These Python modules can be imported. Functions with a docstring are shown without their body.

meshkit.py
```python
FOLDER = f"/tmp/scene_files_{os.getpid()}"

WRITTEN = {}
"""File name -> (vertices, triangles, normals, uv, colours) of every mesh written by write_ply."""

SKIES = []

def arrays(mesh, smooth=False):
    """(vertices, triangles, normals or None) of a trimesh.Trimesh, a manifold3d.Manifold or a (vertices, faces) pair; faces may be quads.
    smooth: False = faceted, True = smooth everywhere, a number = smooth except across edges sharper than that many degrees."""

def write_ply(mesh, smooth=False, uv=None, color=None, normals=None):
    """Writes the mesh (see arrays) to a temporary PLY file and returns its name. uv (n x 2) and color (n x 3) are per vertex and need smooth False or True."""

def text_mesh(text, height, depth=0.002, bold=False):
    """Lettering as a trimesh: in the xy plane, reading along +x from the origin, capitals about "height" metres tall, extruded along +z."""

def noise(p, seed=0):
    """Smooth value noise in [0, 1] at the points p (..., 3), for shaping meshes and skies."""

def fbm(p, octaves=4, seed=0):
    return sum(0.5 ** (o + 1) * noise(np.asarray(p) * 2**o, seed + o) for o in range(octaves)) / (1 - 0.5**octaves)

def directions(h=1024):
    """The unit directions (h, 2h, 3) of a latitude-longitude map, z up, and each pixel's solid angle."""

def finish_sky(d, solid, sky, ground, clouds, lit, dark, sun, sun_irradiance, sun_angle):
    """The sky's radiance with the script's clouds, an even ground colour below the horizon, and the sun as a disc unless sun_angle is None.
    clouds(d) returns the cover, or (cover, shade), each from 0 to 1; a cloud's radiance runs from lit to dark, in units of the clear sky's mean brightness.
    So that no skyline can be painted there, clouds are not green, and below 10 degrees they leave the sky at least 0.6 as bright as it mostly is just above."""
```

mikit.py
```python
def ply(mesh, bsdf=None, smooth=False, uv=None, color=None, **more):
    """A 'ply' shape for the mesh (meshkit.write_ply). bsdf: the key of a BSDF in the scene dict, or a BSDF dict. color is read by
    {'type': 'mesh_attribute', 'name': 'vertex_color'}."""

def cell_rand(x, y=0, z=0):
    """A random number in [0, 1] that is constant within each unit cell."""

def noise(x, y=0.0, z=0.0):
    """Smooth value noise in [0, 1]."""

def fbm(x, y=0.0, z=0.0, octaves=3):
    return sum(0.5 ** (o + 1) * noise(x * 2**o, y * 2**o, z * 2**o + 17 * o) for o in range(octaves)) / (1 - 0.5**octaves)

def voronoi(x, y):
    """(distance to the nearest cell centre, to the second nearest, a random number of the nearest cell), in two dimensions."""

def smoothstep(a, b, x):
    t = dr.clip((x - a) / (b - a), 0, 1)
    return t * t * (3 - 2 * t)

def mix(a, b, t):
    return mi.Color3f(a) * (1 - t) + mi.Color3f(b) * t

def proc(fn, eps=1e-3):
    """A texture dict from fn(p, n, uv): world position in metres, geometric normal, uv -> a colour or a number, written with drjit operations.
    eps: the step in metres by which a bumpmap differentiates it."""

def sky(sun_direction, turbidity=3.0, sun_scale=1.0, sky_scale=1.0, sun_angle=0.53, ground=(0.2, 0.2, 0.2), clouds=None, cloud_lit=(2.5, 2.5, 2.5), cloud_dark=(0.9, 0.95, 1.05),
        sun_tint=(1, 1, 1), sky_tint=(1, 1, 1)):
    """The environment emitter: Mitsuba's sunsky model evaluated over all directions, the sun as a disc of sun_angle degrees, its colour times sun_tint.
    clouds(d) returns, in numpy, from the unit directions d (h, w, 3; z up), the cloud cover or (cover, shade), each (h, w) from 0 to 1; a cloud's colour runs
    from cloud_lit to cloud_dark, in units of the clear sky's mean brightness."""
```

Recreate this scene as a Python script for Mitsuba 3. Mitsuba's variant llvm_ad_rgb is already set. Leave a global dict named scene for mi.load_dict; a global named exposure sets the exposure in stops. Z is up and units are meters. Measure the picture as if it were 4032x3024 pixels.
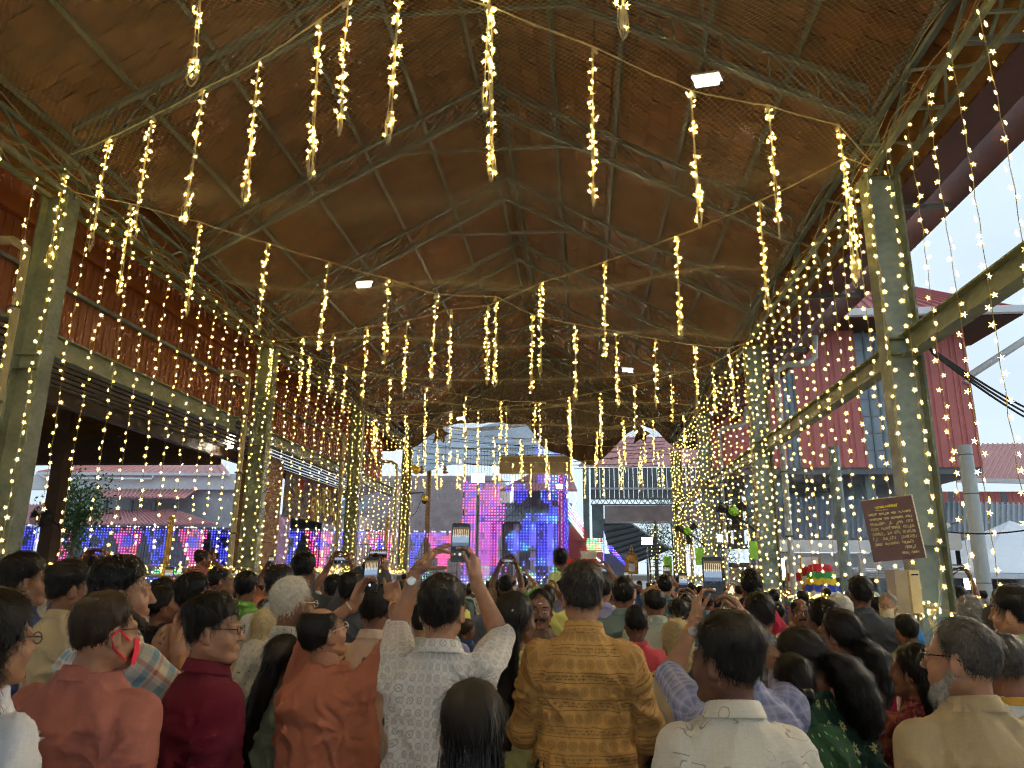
import math, zlib, base64, numpy as np, trimesh, mitsuba as mi, drjit as dr, mikit
from mikit import noise, fbm, smoothstep
# ------------------------------------------------------------------ camera, sky, exposure
T = mi.ScalarTransform4f
scene, labels = {}, {}
EYE = np.array([0.0, 0.0, 1.70])
_Y = np.array([280., -748., 2912.]); _Y /= np.linalg.norm(_Y)
_Z = np.array([120., 11337., 2912.]); _Z -= _Z @ _Y * _Y; _Z /= np.linalg.norm(_Z)
_X = np.cross(_Y, _Z); _X *= np.sign(_X[0])
CAM = np.stack([_X, _Y, _Z])            # rows: world x, y (along the hall), z in camera axes (right, up, forward)
scene['camera'] = {'type': 'perspective', 'fov': 69.39, 'fov_axis': 'x', 'near_clip': 0.05, 'far_clip': 600.0,
                   'to_world': T().look_at(origin=EYE.tolist(), target=(EYE + CAM[:, 2]).tolist(), up=CAM[:, 1].tolist())}
exposure = 3.3
scene['sky_light'] = mikit.sky([0.75, 0.35, 0.45], turbidity=4.0, sun_scale=0.1, sky_scale=0.60, sun_angle=20.0,
                               clouds=lambda d: (0.92 + 0 * d[..., 0], np.clip(0.25 + 0.9 * (mikit.meshkit.fbm(d * [3, 3, 7], 5, 3) - 0.45), 0, 1)),
                               cloud_lit=(1.65, 1.98, 2.2), cloud_dark=(1.0, 1.25, 1.5), sky_tint=(0.95, 1.0, 1.1), ground=(0.12, 0.11, 0.10))
BULB = np.array([1.0, 0.66, 0.13]) * 1.5          # warm fairy-light bulbs
TUBE = np.array([1.0, 0.82, 0.50]) * 160.0         # batten lamps under the roof
FLOOD = np.array([1.0, 0.92, 0.75]) * 30.0         # floodlights of the courtyard
F_PX, CX_PX, CY_PX = 2912., 2016., 1512.

def at(u, v, x=None, y=None, z=None):
    """The point on the plane x, y or z = const that the photograph (4032 wide) shows at u, v: used to measure the place."""
    d = CAM @ np.array([(u - CX_PX) / F_PX, -(v - CY_PX) / F_PX, 1.0])
    t = x / d[0] if x is not None else y / d[1] if y is not None else (z - EYE[2]) / d[2]
    return EYE + d * t
# ------------------------------------------------------------------ palette: base colours (linear), grain amount, grain scale (1/m)
PALN, PALV = {}, []
def colour(name, rgb, grain=0.12, scale=6.0):
    PALN[name] = len(PALV); PALV.append([*rgb, grain, scale]); return name
for nm, c, g, s in [
    ('roof_tile', (.135, .052, .017), .2, 12.), ('roof_tile_b', (.165, .066, .021), .2, 12.), ('roof_tile_c', (.108, .041, .014), .2, 12.), ('frame_steel', (.072, .086, .066), .25, 3.0), ('eave_red', (.10, .034, .024), .2, 1.5),
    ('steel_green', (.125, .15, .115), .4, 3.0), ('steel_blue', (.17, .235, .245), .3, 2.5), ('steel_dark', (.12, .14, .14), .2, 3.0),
    ('net', (.42, .37, .25), .5, .9), ('cable_cream', (.62, .55, .33), .2, 20.), ('cable_amber', (.30, .24, .11), .2, 20.), ('cable_black', (.03, .03, .032), .2, 20.), ('plug_cream', (.6, .55, .36), .2, 30.),
    ('clad_brown', (.165, .044, .014), .14, .8), ('soffit_slat', (.20, .19, .185), .15, 1.5), ('beam_black', (.075, .048, .033), .2, 1.0), ('wood_brown', (.16, .075, .022), .35, 3.),
    ('panel_red', (.54, .165, .15), .14, 1.2), ('roof_red', (.34, .085, .085), .22, 1.5), ('roof_pink', (.42, .20, .20), .2, .8), ('roof_grey', (.17, .21, .25), .2, 1.0),
    ('white_paint', (.72, .73, .74), .1, 2.), ('white_dirty', (.50, .52, .54), .22, 1.4), ('pvc_grey', (.42, .46, .47), .12, 2.), ('pvc_cream', (.45, .41, .27), .15, 3.), ('ply_box', (.46, .36, .17), .25, 6.), ('ply_box_side', (.30, .25, .17), .25, 6.),
    ('sign_brown', (.075, .035, .045), .1, 4.), ('sign_yellow', (.62, .47, .05), .05, 4.), ('sign_cream', (.55, .47, .27), .05, 4.), ('sign_white', (.7, .7, .68), .05, 4.),
    ('brick_wall', (.50, .43, .42), .25, 2.), ('mortar', (.45, .42, .40), .2, 2.), ('stone_grey', (.17, .18, .20), .25, 1.5), ('hall_grey', (.20, .21, .22), .2, 1.), ('tarp_blue', (.38, .46, .55), .12, 1.), ('tent_white', (.66, .72, .80), .08, 1.),
    ('gold', (.24, .14, .05), .2, 12.), ('fan_black', (.03, .032, .035), .2, 8.), ('tag_green', (.22, .55, .06), .08, 4.), ('leaf', (.035, .085, .02), .4, 5.), ('leaf_b', (.05, .11, .03), .4, 5.), ('bark', (.10, .07, .05), .3, 8.),
    ('floor', (.20, .19, .18), .25, 1.5), ('paving', (.22, .21, .20), .3, .8), ('rail_grey', (.40, .40, .38), .15, 4.), ('bamboo', (.45, .28, .08), .25, 9.), ('violet_tone', (.30, .22, .55), .12, 1.5), ('black', (.012, .012, .013), .1, 5.), ('flag_white', (.72, .72, .72), .06, 4.), ('flag_red', (.45, .03, .04), .06, 4.),
    ('umb_red', (.55, .03, .05), .1, 5.), ('umb_green', (.04, .28, .08), .1, 5.), ('umb_yellow', (.75, .50, .03), .1, 5.), ('umb_blue', (.04, .07, .42), .1, 5.), ('umb_white', (.7, .72, .75), .1, 5.), ('elephant', (.06, .05, .05), .3, 6.),
    ('beige_board', (.30, .26, .22), .12, 2.), ('pane_blue', (.25, .30, .36), .2, 1.), ('banner_base', (.15, .12, .12), .35, 2.), ('ban_red', (.25, .045, .035), .3, 3.), ('ban_violet', (.09, .07, .15), .3, 3.), ('ban_gold', (.30, .22, .07), .3, 3.), ('ban_grey', (.12, .12, .15), .3, 3.), ('ban_letter', (.45, .40, .18), .1, 3.),
    ('skin_a', (.20, .093, .050), .14, 40.), ('skin_b', (.145, .064, .034), .14, 40.), ('skin_c', (.27, .140, .080), .14, 40.), ('skin_d', (.085, .037, .021), .14, 40.), ('lip', (.14, .05, .04), .1, 60.), ('eye_white', (.55, .52, .48), .02, 9.), ('eye_dark', (.01, .008, .007), .02, 9.), ('ash', (.6, .58, .53), .1, 80.),
    ('hair_black', (.0042, .0036, .0034), .3, 60.), ('hair_brown', (.022, .013, .008), .3, 60.), ('hair_salt', (.042, .040, .038), .85, 90.), ('hair_pepper', (.016, .0145, .013), .7, 90.), ('hair_grey', (.21, .205, .19), .6, 90.), ('hair_white', (.50, .47, .38), .35, 80.), ('hair_blond', (.42, .33, .17), .35, 80.),
    ('watch_steel', (.55, .52, .42), .1, 50.), ('bracelet_gold', (.62, .40, .10), .1, 50.), ('phone_black', (.010, .010, .012), .1, 9.), ('phone_blue', (.04, .05, .09), .1, 9.), ('glasses_black', (.012, .01, .01), .1, 9.), ('mask_red', (.62, .03, .05), .1, 20.), ('clip_white', (.7, .7, .68), .1, 9.), ('clip_pink', (.6, .2, .25), .1, 9.)]:
    colour(nm, c, g, s)
PATN = {}                                # cloth colour names: (pattern number, colour one, colour two, colour three)
def rgb(*c): return {'type': 'rgb', 'value': list(map(float, c))}
CLOTH = []
def cloth(name, pattern, a, b=(0, 0, 0), c=(0, 0, 0), s=1.0):
    PATN[name] = len(CLOTH); CLOTH.append([pattern, *a, *b, *c, s]); return name
for nm, r in [('salmon', (.27, .102, .08)), ('orange', (.34, .125, .075)), ('maroon', (.085, .008, .018)), ('khaki', (.36, .285, .165)), ('cream', (.46, .385, .25)), ('navy', (.022, .042, .115)), ('green', (.11, .26, .05)),
              ('lime', (.47, .58, .22)), ('blue_kurta', (.02, .115, .30)), ('charcoal', (.035, .04, .048)), ('slate', (.10, .145, .145)), ('pale_green', (.38, .42, .33)), ('coral', (.42, .055, .075)), ('teal', (.022, .075, .095)),
              ('white', (.66, .65, .61)), ('white_b', (.55, .56, .58)), ('yellow', (.56, .54, .15)), ('lemon', (.60, .62, .26)), ('brown_shirt', (.135, .085, .058)), ('red', (.38, .022, .03)), ('black_cloth', (.014, .014, .016)), ('lilac', (.26, .26, .42)), ('sky', (.25, .36, .52)), ('pink', (.50, .26, .25)), ('grey_blue', (.12, .15, .22)), ('sage', (.115, .15, .12)), ('beige', (.40, .36, .27)), ('rust', (.26, .085, .03)), ('crimson', (.34, .02, .05)), ('dhoti', (.62, .62, .62)), ('trouser', (.03, .033, .042))]:
    cloth(nm, 0, r)
cloth('plaid_pastel', 1, (.60, .55, .42), (.15, .27, .34), (.42, .10, .08), .085)
cloth('check_blue', 1, (.27, .29, .44), (.16, .18, .30), (.36, .37, .50), .045)
cloth('plaid_dark', 1, (.05, .06, .06), (.20, .21, .19), (.02, .02, .02), .06)
cloth('white_rings', 2, (.60, .58, .54), (.26, .23, .19), s=.036)
cloth('mustard_print', 3, (.43, .255, .085), (.16, .08, .028), s=.098)
cloth('white_sketch', 4, (.62, .585, .49), (.22, .165, .12), s=.085)
cloth('green_motif', 5, (.012, .035, .026), (.52, .44, .20), s=.085)
cloth('white_dots', 6, (.47, .445, .37), (.14, .10, .07), s=.030)
cloth('peach_motif', 6, (.62, .46, .33), (.10, .07, .07), s=.14)
cloth('floral_tan', 7, (.34, .20, .13), (.15, .045, .035), (.44, .33, .22), .11)
cloth('maroon_motif', 7, (.085, .012, .018), (.16, .05, .03), (.05, .01, .012), .06)
cloth('green_dots', 6, (.02, .06, .03), (.22, .28, .12), s=.05)
cloth('gold_border', 8, (.62, .62, .60), (.48, .29, .05), s=.3)
_PAL = mi.Float(np.array(PALV, np.float32).ravel()); _CL = mi.Float(np.array(CLOTH, np.float32).ravel())
def _pal(p, n, uv):
    i = mi.UInt32(dr.round(uv.x)) * 5
    g = lambda k: dr.gather(mi.Float, _PAL, i + k)
    s = g(4)
    q = p * s + uv.y * 7.3
    w = 1 + g(3) * (2.2 * (fbm(q.x, q.y, q.z, 3) - 0.5) + 0.7 * (noise(q.x * 9, q.y * 9, q.z * 9) - 0.5))
    return mi.Color3f(g(0), g(1), g(2)) * dr.clip(w, 0.25, 1.9)
def _line(x, w):                         # 1 on lines at whole numbers, w wide
    f = dr.abs(x - dr.round(x)); return 1 - smoothstep(w * 0.6, w, f)
def _cloth(p, n, uv):
    i = mi.UInt32(dr.floor(uv.x / 64)); u = uv.x - 64 * dr.floor(uv.x / 64) - 32; v = uv.y
    i = i * 11
    g = lambda k: dr.gather(mi.Float, _CL, i + k)
    A, B, C, s, pat = mi.Color3f(g(1), g(2), g(3)), mi.Color3f(g(4), g(5), g(6)), mi.Color3f(g(7), g(8), g(9)), g(10), g(0)
    x, y = u / s, v / s
    fx, fy = x - dr.floor(x) - .5, y - dr.floor(y) - .5
    cx, cy = dr.floor(x), dr.floor(y)
    out = A
    w1 = .55 * dr.maximum(_line(x, .22), 0) + .55 * _line(y + .1, .2) + .25 * _line(x * 2 + .5, .12)
    w2 = .5 * _line(x + .42, .10) + .5 * _line(y + .45, .10)
    plaid = A * (1 - dr.clip(w1, 0, 1)) + B * dr.clip(w1, 0, 1); plaid = plaid * (1 - dr.clip(w2, 0, .9)) + C * dr.clip(w2, 0, .9)
    r = dr.sqrt(fx * fx + fy * fy)
    ring = smoothstep(.36, .30, r) * (1 - smoothstep(.25, .19, r)) + smoothstep(.11, .05, r) + .5 * _line(x + y, .07) + .5 * _line(x - y, .07)
    rings = A + (B - A) * dr.clip(ring, 0, 1) * .75
    # rows of round medallions with text-like bands between ruled lines
    row = dr.floor(y); xr = u / (s * .46) + row * .37; mx = xr - dr.floor(xr) - .5
    inband = smoothstep(.30, .24, dr.abs(fy)); rr = dr.sqrt(mx * mx + (fy * 2.5) ** 2)
    med = smoothstep(.46, .40, rr) * (.55 + .45 * smoothstep(.12, .2, dr.abs(rr - .24)))
    rule = smoothstep(.022, .008, dr.abs(dr.abs(fy) - .31)) + .6 * smoothstep(.018, .006, dr.abs(dr.abs(fy) - .44))
    script = smoothstep(.37, .40, dr.abs(fy)) * smoothstep(.45, .62, noise(u * 160, v * 75, row))
    must = A + (B - A) * dr.clip(.62 * med * inband + .8 * dr.clip(rule, 0, 1) * (1 - inband) + .42 * script, 0, 1)
    k1 = noise(x * 2.6, y * 2.6, 3.); k2 = noise(x * 5.2 + 9, y * 5.2, 8.)
    sk = smoothstep(.035, .0, dr.abs(k1 - .5)) * smoothstep(.50, .60, noise(x * .9, y * .9, 5.)) + smoothstep(.03, 0., dr.abs(k2 - .5)) * smoothstep(.62, .7, noise(x * .9 + 4, y * .9, 15.))
    sketch = A + (B - A) * dr.clip(sk, 0, 1) * .8
    ox = x + .5 * (cy - 2 * dr.floor(cy / 2)); gx = ox - dr.floor(ox) - .5; an = dr.atan2(fy, gx); r2 = dr.sqrt(gx * gx * 1.7 + fy * fy)
    mot = smoothstep(.03, .0, r2 - .20 - .07 * dr.cos(an * 8)) * (1 - smoothstep(.09, .06, r2))
    motif = A + (B - A) * mot
    rd = dr.sqrt(gx * gx * 2.2 + fy * fy)
    dots = A + (B - A) * smoothstep(.17, .11, rd)
    f1 = fbm(x * 2.2, y * 2.2, 2., 3); flo = A + (B - A) * smoothstep(.50, .58, f1); flo = flo + (C - flo) * smoothstep(.56, .62, fbm(x * 2.2 + 7, y * 2.2, 6., 3))
    bord = A + (B - A) * (_line(y, .06))
    for k, o in ((1, plaid), (2, rings), (3, must), (4, sketch), (5, motif), (6, dots), (7, flo), (8, bord)):
        out = dr.select(dr.abs(pat - k) < .5, o, out)
    wv = .90 + .2 * noise(u * 900, v * 60, 0.) * noise(u * 60, v * 900, 1.) + .16 * (fbm(u * 9, v * 9, i * .37, 2) - .5)
    return out * wv
def _clothbump(p, n, uv):
    return fbm(p.x * 11 + p.z * 6, p.y * 11, p.z * 8, 3) + .25 * noise(p.x * 60, p.y * 60, p.z * 60)
def _steelbump(p, n, uv):
    return fbm(p.x * 22, p.y * 22, p.z * 22, 2)
def bsdf(rough=.8, spec=.35, metallic=0.0, tex=_pal, sheen=0.0, **kw):
    return {'type': 'twosided', 'b': {'type': 'principled', 'base_color': mikit.proc(tex), 'roughness': rough, 'specular': spec, 'metallic': metallic, 'sheen': sheen, **kw}}
scene['matte'] = bsdf(.85, .25)
scene['paint'] = bsdf(.5, .45)
scene['gloss'] = bsdf(.22, .5)
scene['metal'] = bsdf(.32, .5, .9)
scene['skin'] = bsdf(.48, .4)
scene['hair'] = bsdf(.40, .22)
scene['cloth'] = {'type': 'twosided', 'b': {'type': 'bumpmap', 'arbitrary': mikit.proc(_clothbump, 2e-3), 'scale': 0.016, 'n': {'type': 'principled', 'base_color': mikit.proc(_cloth), 'roughness': .88, 'specular': .2, 'sheen': .25}}}
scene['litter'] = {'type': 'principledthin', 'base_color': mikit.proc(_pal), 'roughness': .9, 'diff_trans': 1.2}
scene['window_glass'] = {'type': 'thindielectric', 'int_ior': 1.5}
# ------------------------------------------------------------------ mesh helpers
rng = np.random.default_rng(7)
class MB:
    """Collects boxes, bars, tubes and sheets with a palette index per vertex; build() writes them as one mesh."""
    def __init__(s): s.v, s.f, s.c, s.n = [], [], [], 0
    def add(s, v, f, col):
        v = np.asarray(v, float); f = np.asarray(f, int)
        if f.shape[1] == 4: f = np.vstack([f[:, [0, 1, 2]], f[:, [0, 2, 3]]])
        s.v.append(v); s.f.append(f + s.n); s.c.append(np.stack([np.full(len(v), PALN[col] if isinstance(col, str) else col), np.full(len(v), (len(s.v) * .618) % 1)], 1)); s.n += len(v); return s
    def box(s, lo, hi, col, m=None):
        lo, hi = np.minimum(lo, hi), np.maximum(lo, hi)
        v = np.array([[x, y, z] for x in (lo[0], hi[0]) for y in (lo[1], hi[1]) for z in (lo[2], hi[2])], float)
        if m is not None: v = v @ np.asarray(m)[:3, :3].T + np.asarray(m)[:3, 3]
        return s.add(v, BOXF, col)
    def bar(s, a, b, w, h, col, up=(0, 0, 1)):
        a, b = np.asarray(a, float), np.asarray(b, float); d = b - a; L = np.linalg.norm(d); d /= L
        up = np.asarray(up, float)
        if abs(d @ up) > .98: up = np.array([0, 1., 0]) if abs(d[1]) < .9 else np.array([1., 0, 0])
        r = np.cross(d, up); r /= np.linalg.norm(r); u = np.cross(r, d)
        v = np.array([a + d * (L * i) - r * (w * (j - .5)) + u * (h * (k - .5)) for i in (0, 1) for j in (0, 1) for k in (0, 1)])
        return s.add(v, BOXF, col)
    def ibeam(s, a, b, w, h, tw, tf, col, up=(0, 0, 1)):
        a, b = np.asarray(a, float), np.asarray(b, float); d = (b - a) / np.linalg.norm(b - a); up = np.asarray(up, float)
        r = np.cross(d, up); r /= np.linalg.norm(r); u = np.cross(r, d)
        s.bar(a, b, tw, h - 2 * tf - .002, col, up)
        for k in (-1, 1): s.bar(a + u * k * (h - tf) / 2, b + u * k * (h - tf) / 2, w, tf, col, up)
        return s
    def tube(s, pts, r, col, sides=6):
        v, f = tube(pts, r, sides); return s.add(v, f, col)
    def sphere(s, c, r, col, n=8):
        v, f = SPH[n]; return s.add(v * r + np.asarray(c), f, col)
    def mesh(s): return np.vstack(s.v), np.vstack(s.f), np.vstack(s.c)
BOXF = np.array([[0, 1, 3, 2], [4, 6, 7, 5], [0, 4, 5, 1], [2, 3, 7, 6], [0, 2, 6, 4], [1, 5, 7, 3]])
def _sph(n):
    m = trimesh.creation.uv_sphere(1.0, count=[n, n * 2]); return np.array(m.vertices), np.array(m.faces)
SPH = {n: _sph(n) for n in (4, 6, 8, 12)}
def tube(pts, r, sides=6):
    p = np.asarray(pts, float); r = np.broadcast_to(np.asarray(r, float), (len(p),))
    t = np.gradient(p, axis=0); t /= np.linalg.norm(t, axis=1, keepdims=True) + 1e-12
    ref = np.array([0, 0, 1.]) if abs(t[:, 2]).mean() < .8 else np.array([0.3, 1., 0])
    a = np.cross(t, ref); a /= np.linalg.norm(a, axis=1, keepdims=True) + 1e-12; b = np.cross(t, a)
    g = np.arange(sides) * 2 * np.pi / sides
    v = (p[:, None] + r[:, None, None] * (np.cos(g)[None, :, None] * a[:, None] + np.sin(g)[None, :, None] * b[:, None])).reshape(-1, 3)
    i, j = np.meshgrid(np.arange(len(p) - 1), np.arange(sides), indexing='ij')
    q = np.stack([i * sides + j, i * sides + (j + 1) % sides, (i + 1) * sides + (j + 1) % sides, (i + 1) * sides + j], -1).reshape(-1, 4)
    n = len(v); v = np.vstack([v, p[:1], p[-1:]]); k = np.arange(sides)
    caps = np.vstack([np.stack([np.full(sides, n), (k + 1) % sides, k], 1), np.stack([np.full(sides, n + 1), n - sides + k, n - sides + (k + 1) % sides], 1)])
    return v, np.vstack([q[:, [0, 1, 2]], q[:, [0, 2, 3]], caps])
_used = set()
def name_of(base):
    if base not in _used: _used.add(base); return base
    k = 1
    while f'{base}_{k:03d}' in _used: k += 1
    _used.add(f'{base}_{k:03d}'); return f'{base}_{k:03d}'
def put(key, mb, mat='matte', smooth=False, emit=None, to_world=None):
    """One entry of the scene from an MB (or its arrays)."""
    v, f, c = mb.mesh() if isinstance(mb, MB) else mb
    kw = {} if to_world is None else {'to_world': to_world}
    if emit is not None: kw['emitter'] = {'type': 'area', 'radiance': rgb(*emit) if not isinstance(emit, dict) else emit}
    scene[key] = mikit.ply((v, f), mat, smooth=smooth, uv=c, **kw); return key
def part(parent, base, mb, mat='matte', smooth=False, emit=None, kind=None, label=None):
    key = put(name_of(f'{parent}__{base}'), mb, mat, smooth, emit)
    if kind or label: labels[key] = {**({'kind': kind} if kind else {}), **({'label': label} if label else {})}
    return key
def thing(base, label, cat, group=None, kind=None):
    key = name_of(base); labels[key] = {'label': label, 'category': cat}
    if group: labels[key]['group'] = group
    if kind: labels[key]['kind'] = kind
    return key
def struct(base, mb, mat='matte', label=None):
    key = put(name_of(base), mb, mat); labels[key] = {'kind': 'structure', **({'label': label} if label else {})}; return key
def catenary(a, b, sag, n=12):
    a, b = np.asarray(a, float), np.asarray(b, float); t = np.linspace(0, 1, n)[:, None]
    p = a + (b - a) * t; p[:, 2] -= (4 * sag * t * (1 - t))[:, 0]; return p
# ------------------------------------------------------------------ the setting
XL, XR, RX = -6.5, 3.4, -1.55            # the hall: post lines and ridge
BAYS = [-11.3, -4.9, 1.5, 7.9, 14.3, 20.7, 27.1]
EAVE_L, EAVE_R, SLOPE = 6.25, 6.10, 0.55
def chord_z(x): return 9.50 - SLOPE * abs(x - RX)
def roof_z(x): return 10.18 - SLOPE * abs(x - RX)
struct('ground', MB().box([-150, -120, -.3], [150, 220, 0], 'paving'))
struct('pavement', MB().box([-8.6, -14, 0.0], [5.2, 28.5, .004], 'floor'))
# --- the hall roof: clay tiles on purlins on lattice frames
roof = thing('hall_roof', 'high gabled hall roof of brown clay tiles on dark green steel frames', 'roof')
tiles, rest = [], {c: MB() for c in ('roof_tile', 'roof_tile_b', 'roof_tile_c')}
L_T, W_T = .335, .225
tr = np.random.default_rng(3)
sl = math.atan(SLOPE); cs, sn = math.cos(sl), math.sin(sl)
for side in (-1, 1):
    n_rows = 19
    for r in range(n_rows):
        for k in range(int(34.5 / W_T)):
            y = -6.0 + (k + .5 * (r % 2)) * W_T
            s0 = .06 + r * L_T
            jit = tr.normal(0, .004, 3)
            m = np.eye(4); m[:3, :3] = np.array([[side * cs, 0, side * sn], [0, 1, 0], [-sn, 0, cs]])
            x0 = RX + side * (s0 * cs); z0 = roof_z(RX) - s0 * sn
            m[:3, 3] = [x0, y + jit[0], z0 + jit[1] + .012 * (r % 2 == 0)]
            tilt = tr.normal(.045, .02)
            b = np.array([[0, -.105, 0], [L_T * .97, -.105, -.005], [L_T * .97, .105, -.005], [0, .105, 0], [0, -.105, .02], [L_T * .97, -.105, .02], [L_T * .97, .105, .02], [0, .105, .02]])
            b[:, 2] -= b[:, 0] * tilt
            b[[1, 5], 2] += tr.normal(0, .003)
            v = b @ m[:3, :3].T + m[:3, 3]
            d = np.linalg.norm(v.mean(0) - EYE)
            vis = abs((v.mean(0) - EYE) @ CAM[:, 0]) < .72 * ((v.mean(0) - EYE) @ CAM[:, 2]) and (v.mean(0) - EYE) @ CAM[:, 1] < .56 * ((v.mean(0) - EYE) @ CAM[:, 2])
            tiles.append((d if vis else 99, v, ('roof_tile', 'roof_tile_b', 'roof_tile_c')[int(tr.integers(0, 3))]))
TF = np.array([[0, 3, 2, 1], [4, 5, 6, 7], [0, 1, 5, 4], [1, 2, 6, 5], [2, 3, 7, 6], [3, 0, 4, 7]])
tiles.sort(key=lambda t: t[0])
for i, (d, v, c) in enumerate(tiles):
    if i < 300: part(roof, 'tile', MB().add(v, TF, c))
    else: rest['roof_tile'].add(v, TF, c)
part(roof, 'tile_field', rest['roof_tile'], kind='stuff')
deck = MB()
for side in (-1, 1):
    m = np.eye(4); m[:3, :3] = np.array([[side * cs, 0, side * sn], [0, 1, 0], [-sn, 0, cs]]); m[:3, 3] = [RX, 0, roof_z(RX) + .05]
    deck.box([0, -12, 0], [6.95, 28.4, .03], 'wood_brown', m)
part(roof, 'deck', deck)
for side in (-1, 1):
    for s in (.22, 1.35, 2.5, 3.65, 4.8, 5.9):
        x = RX + side * s * cs; z = roof_z(RX) - s * sn - .075
        part(roof, 'purlin', MB().bar([x, -12, z], [x, 28.2, z],   .06, .10, 'frame_steel', up=(side * sn, 0, cs)), 'paint')
FR = [y for y in np.arange(-8.1, 28, 3.2)]
for y in FR:
    m = MB()
    for side in (-1, 1):
        xe = XL if side < 0 else XR
        lo0, lo1 = np.array([xe, y, chord_z(xe)]), np.array([RX, y, chord_z(RX)])
        up0, up1 = lo0 + [0, 0, .46], lo1 + [0, 0, .46]
        m.bar(lo0, lo1, .085, .075, 'frame_steel').bar(up0, up1, .07, .07, 'frame_steel')
        n = 9
        for k in range(n):
            a, b = lo0 + (lo1 - lo0) * k / n, up0 + (up1 - up0) * (k + 1) / n
            m.bar(a, b, .024, .024, 'frame_steel')
            m.bar(up0 + (up1 - up0) * k / n, lo0 + (lo1 - lo0) * (k + .0) / n, .024, .024, 'frame_steel')
    za = chord_z(-3.05)
    m.bar([-3.05, y, za], [-.05, y, za], .04, .045, 'frame_steel')
    part(roof, 'rafter_frame', m, 'paint')
for side, xe in ((-1, XL), (1, XR)):     # knee pieces from the eave truss to the frames
    kn = MB()
    for y in FR: kn.bar([xe, y, (EAVE_L if side < 0 else EAVE_R) + .3], [xe, y, chord_z(xe) + .05], .09, .09, 'steel_green')
    part(roof, 'frame_foot', kn, 'paint')
fx = 4.82
part(roof, 'fascia', MB().box([fx, -12, 6.33], [fx + .03, 28.3, 6.78], 'eave_red'), 'paint')
part(roof, 'fascia', MB().box([-7.95, -12, 6.30], [-7.92, 28.3, 6.72], 'clad_brown'), 'paint')
part(roof, 'eave_board', MB().box([4.05, -12, 6.44], [4.5, 28.3, 6.47], 'eave_red'), 'paint')
gut = MB()
for y in np.arange(-10, 28, 3.2): gut.bar([3.42, y, 6.35], [4.8, y, 6.38], .05, .06, 'steel_dark')
part(roof, 'eave_bracket', gut, 'paint')
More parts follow.
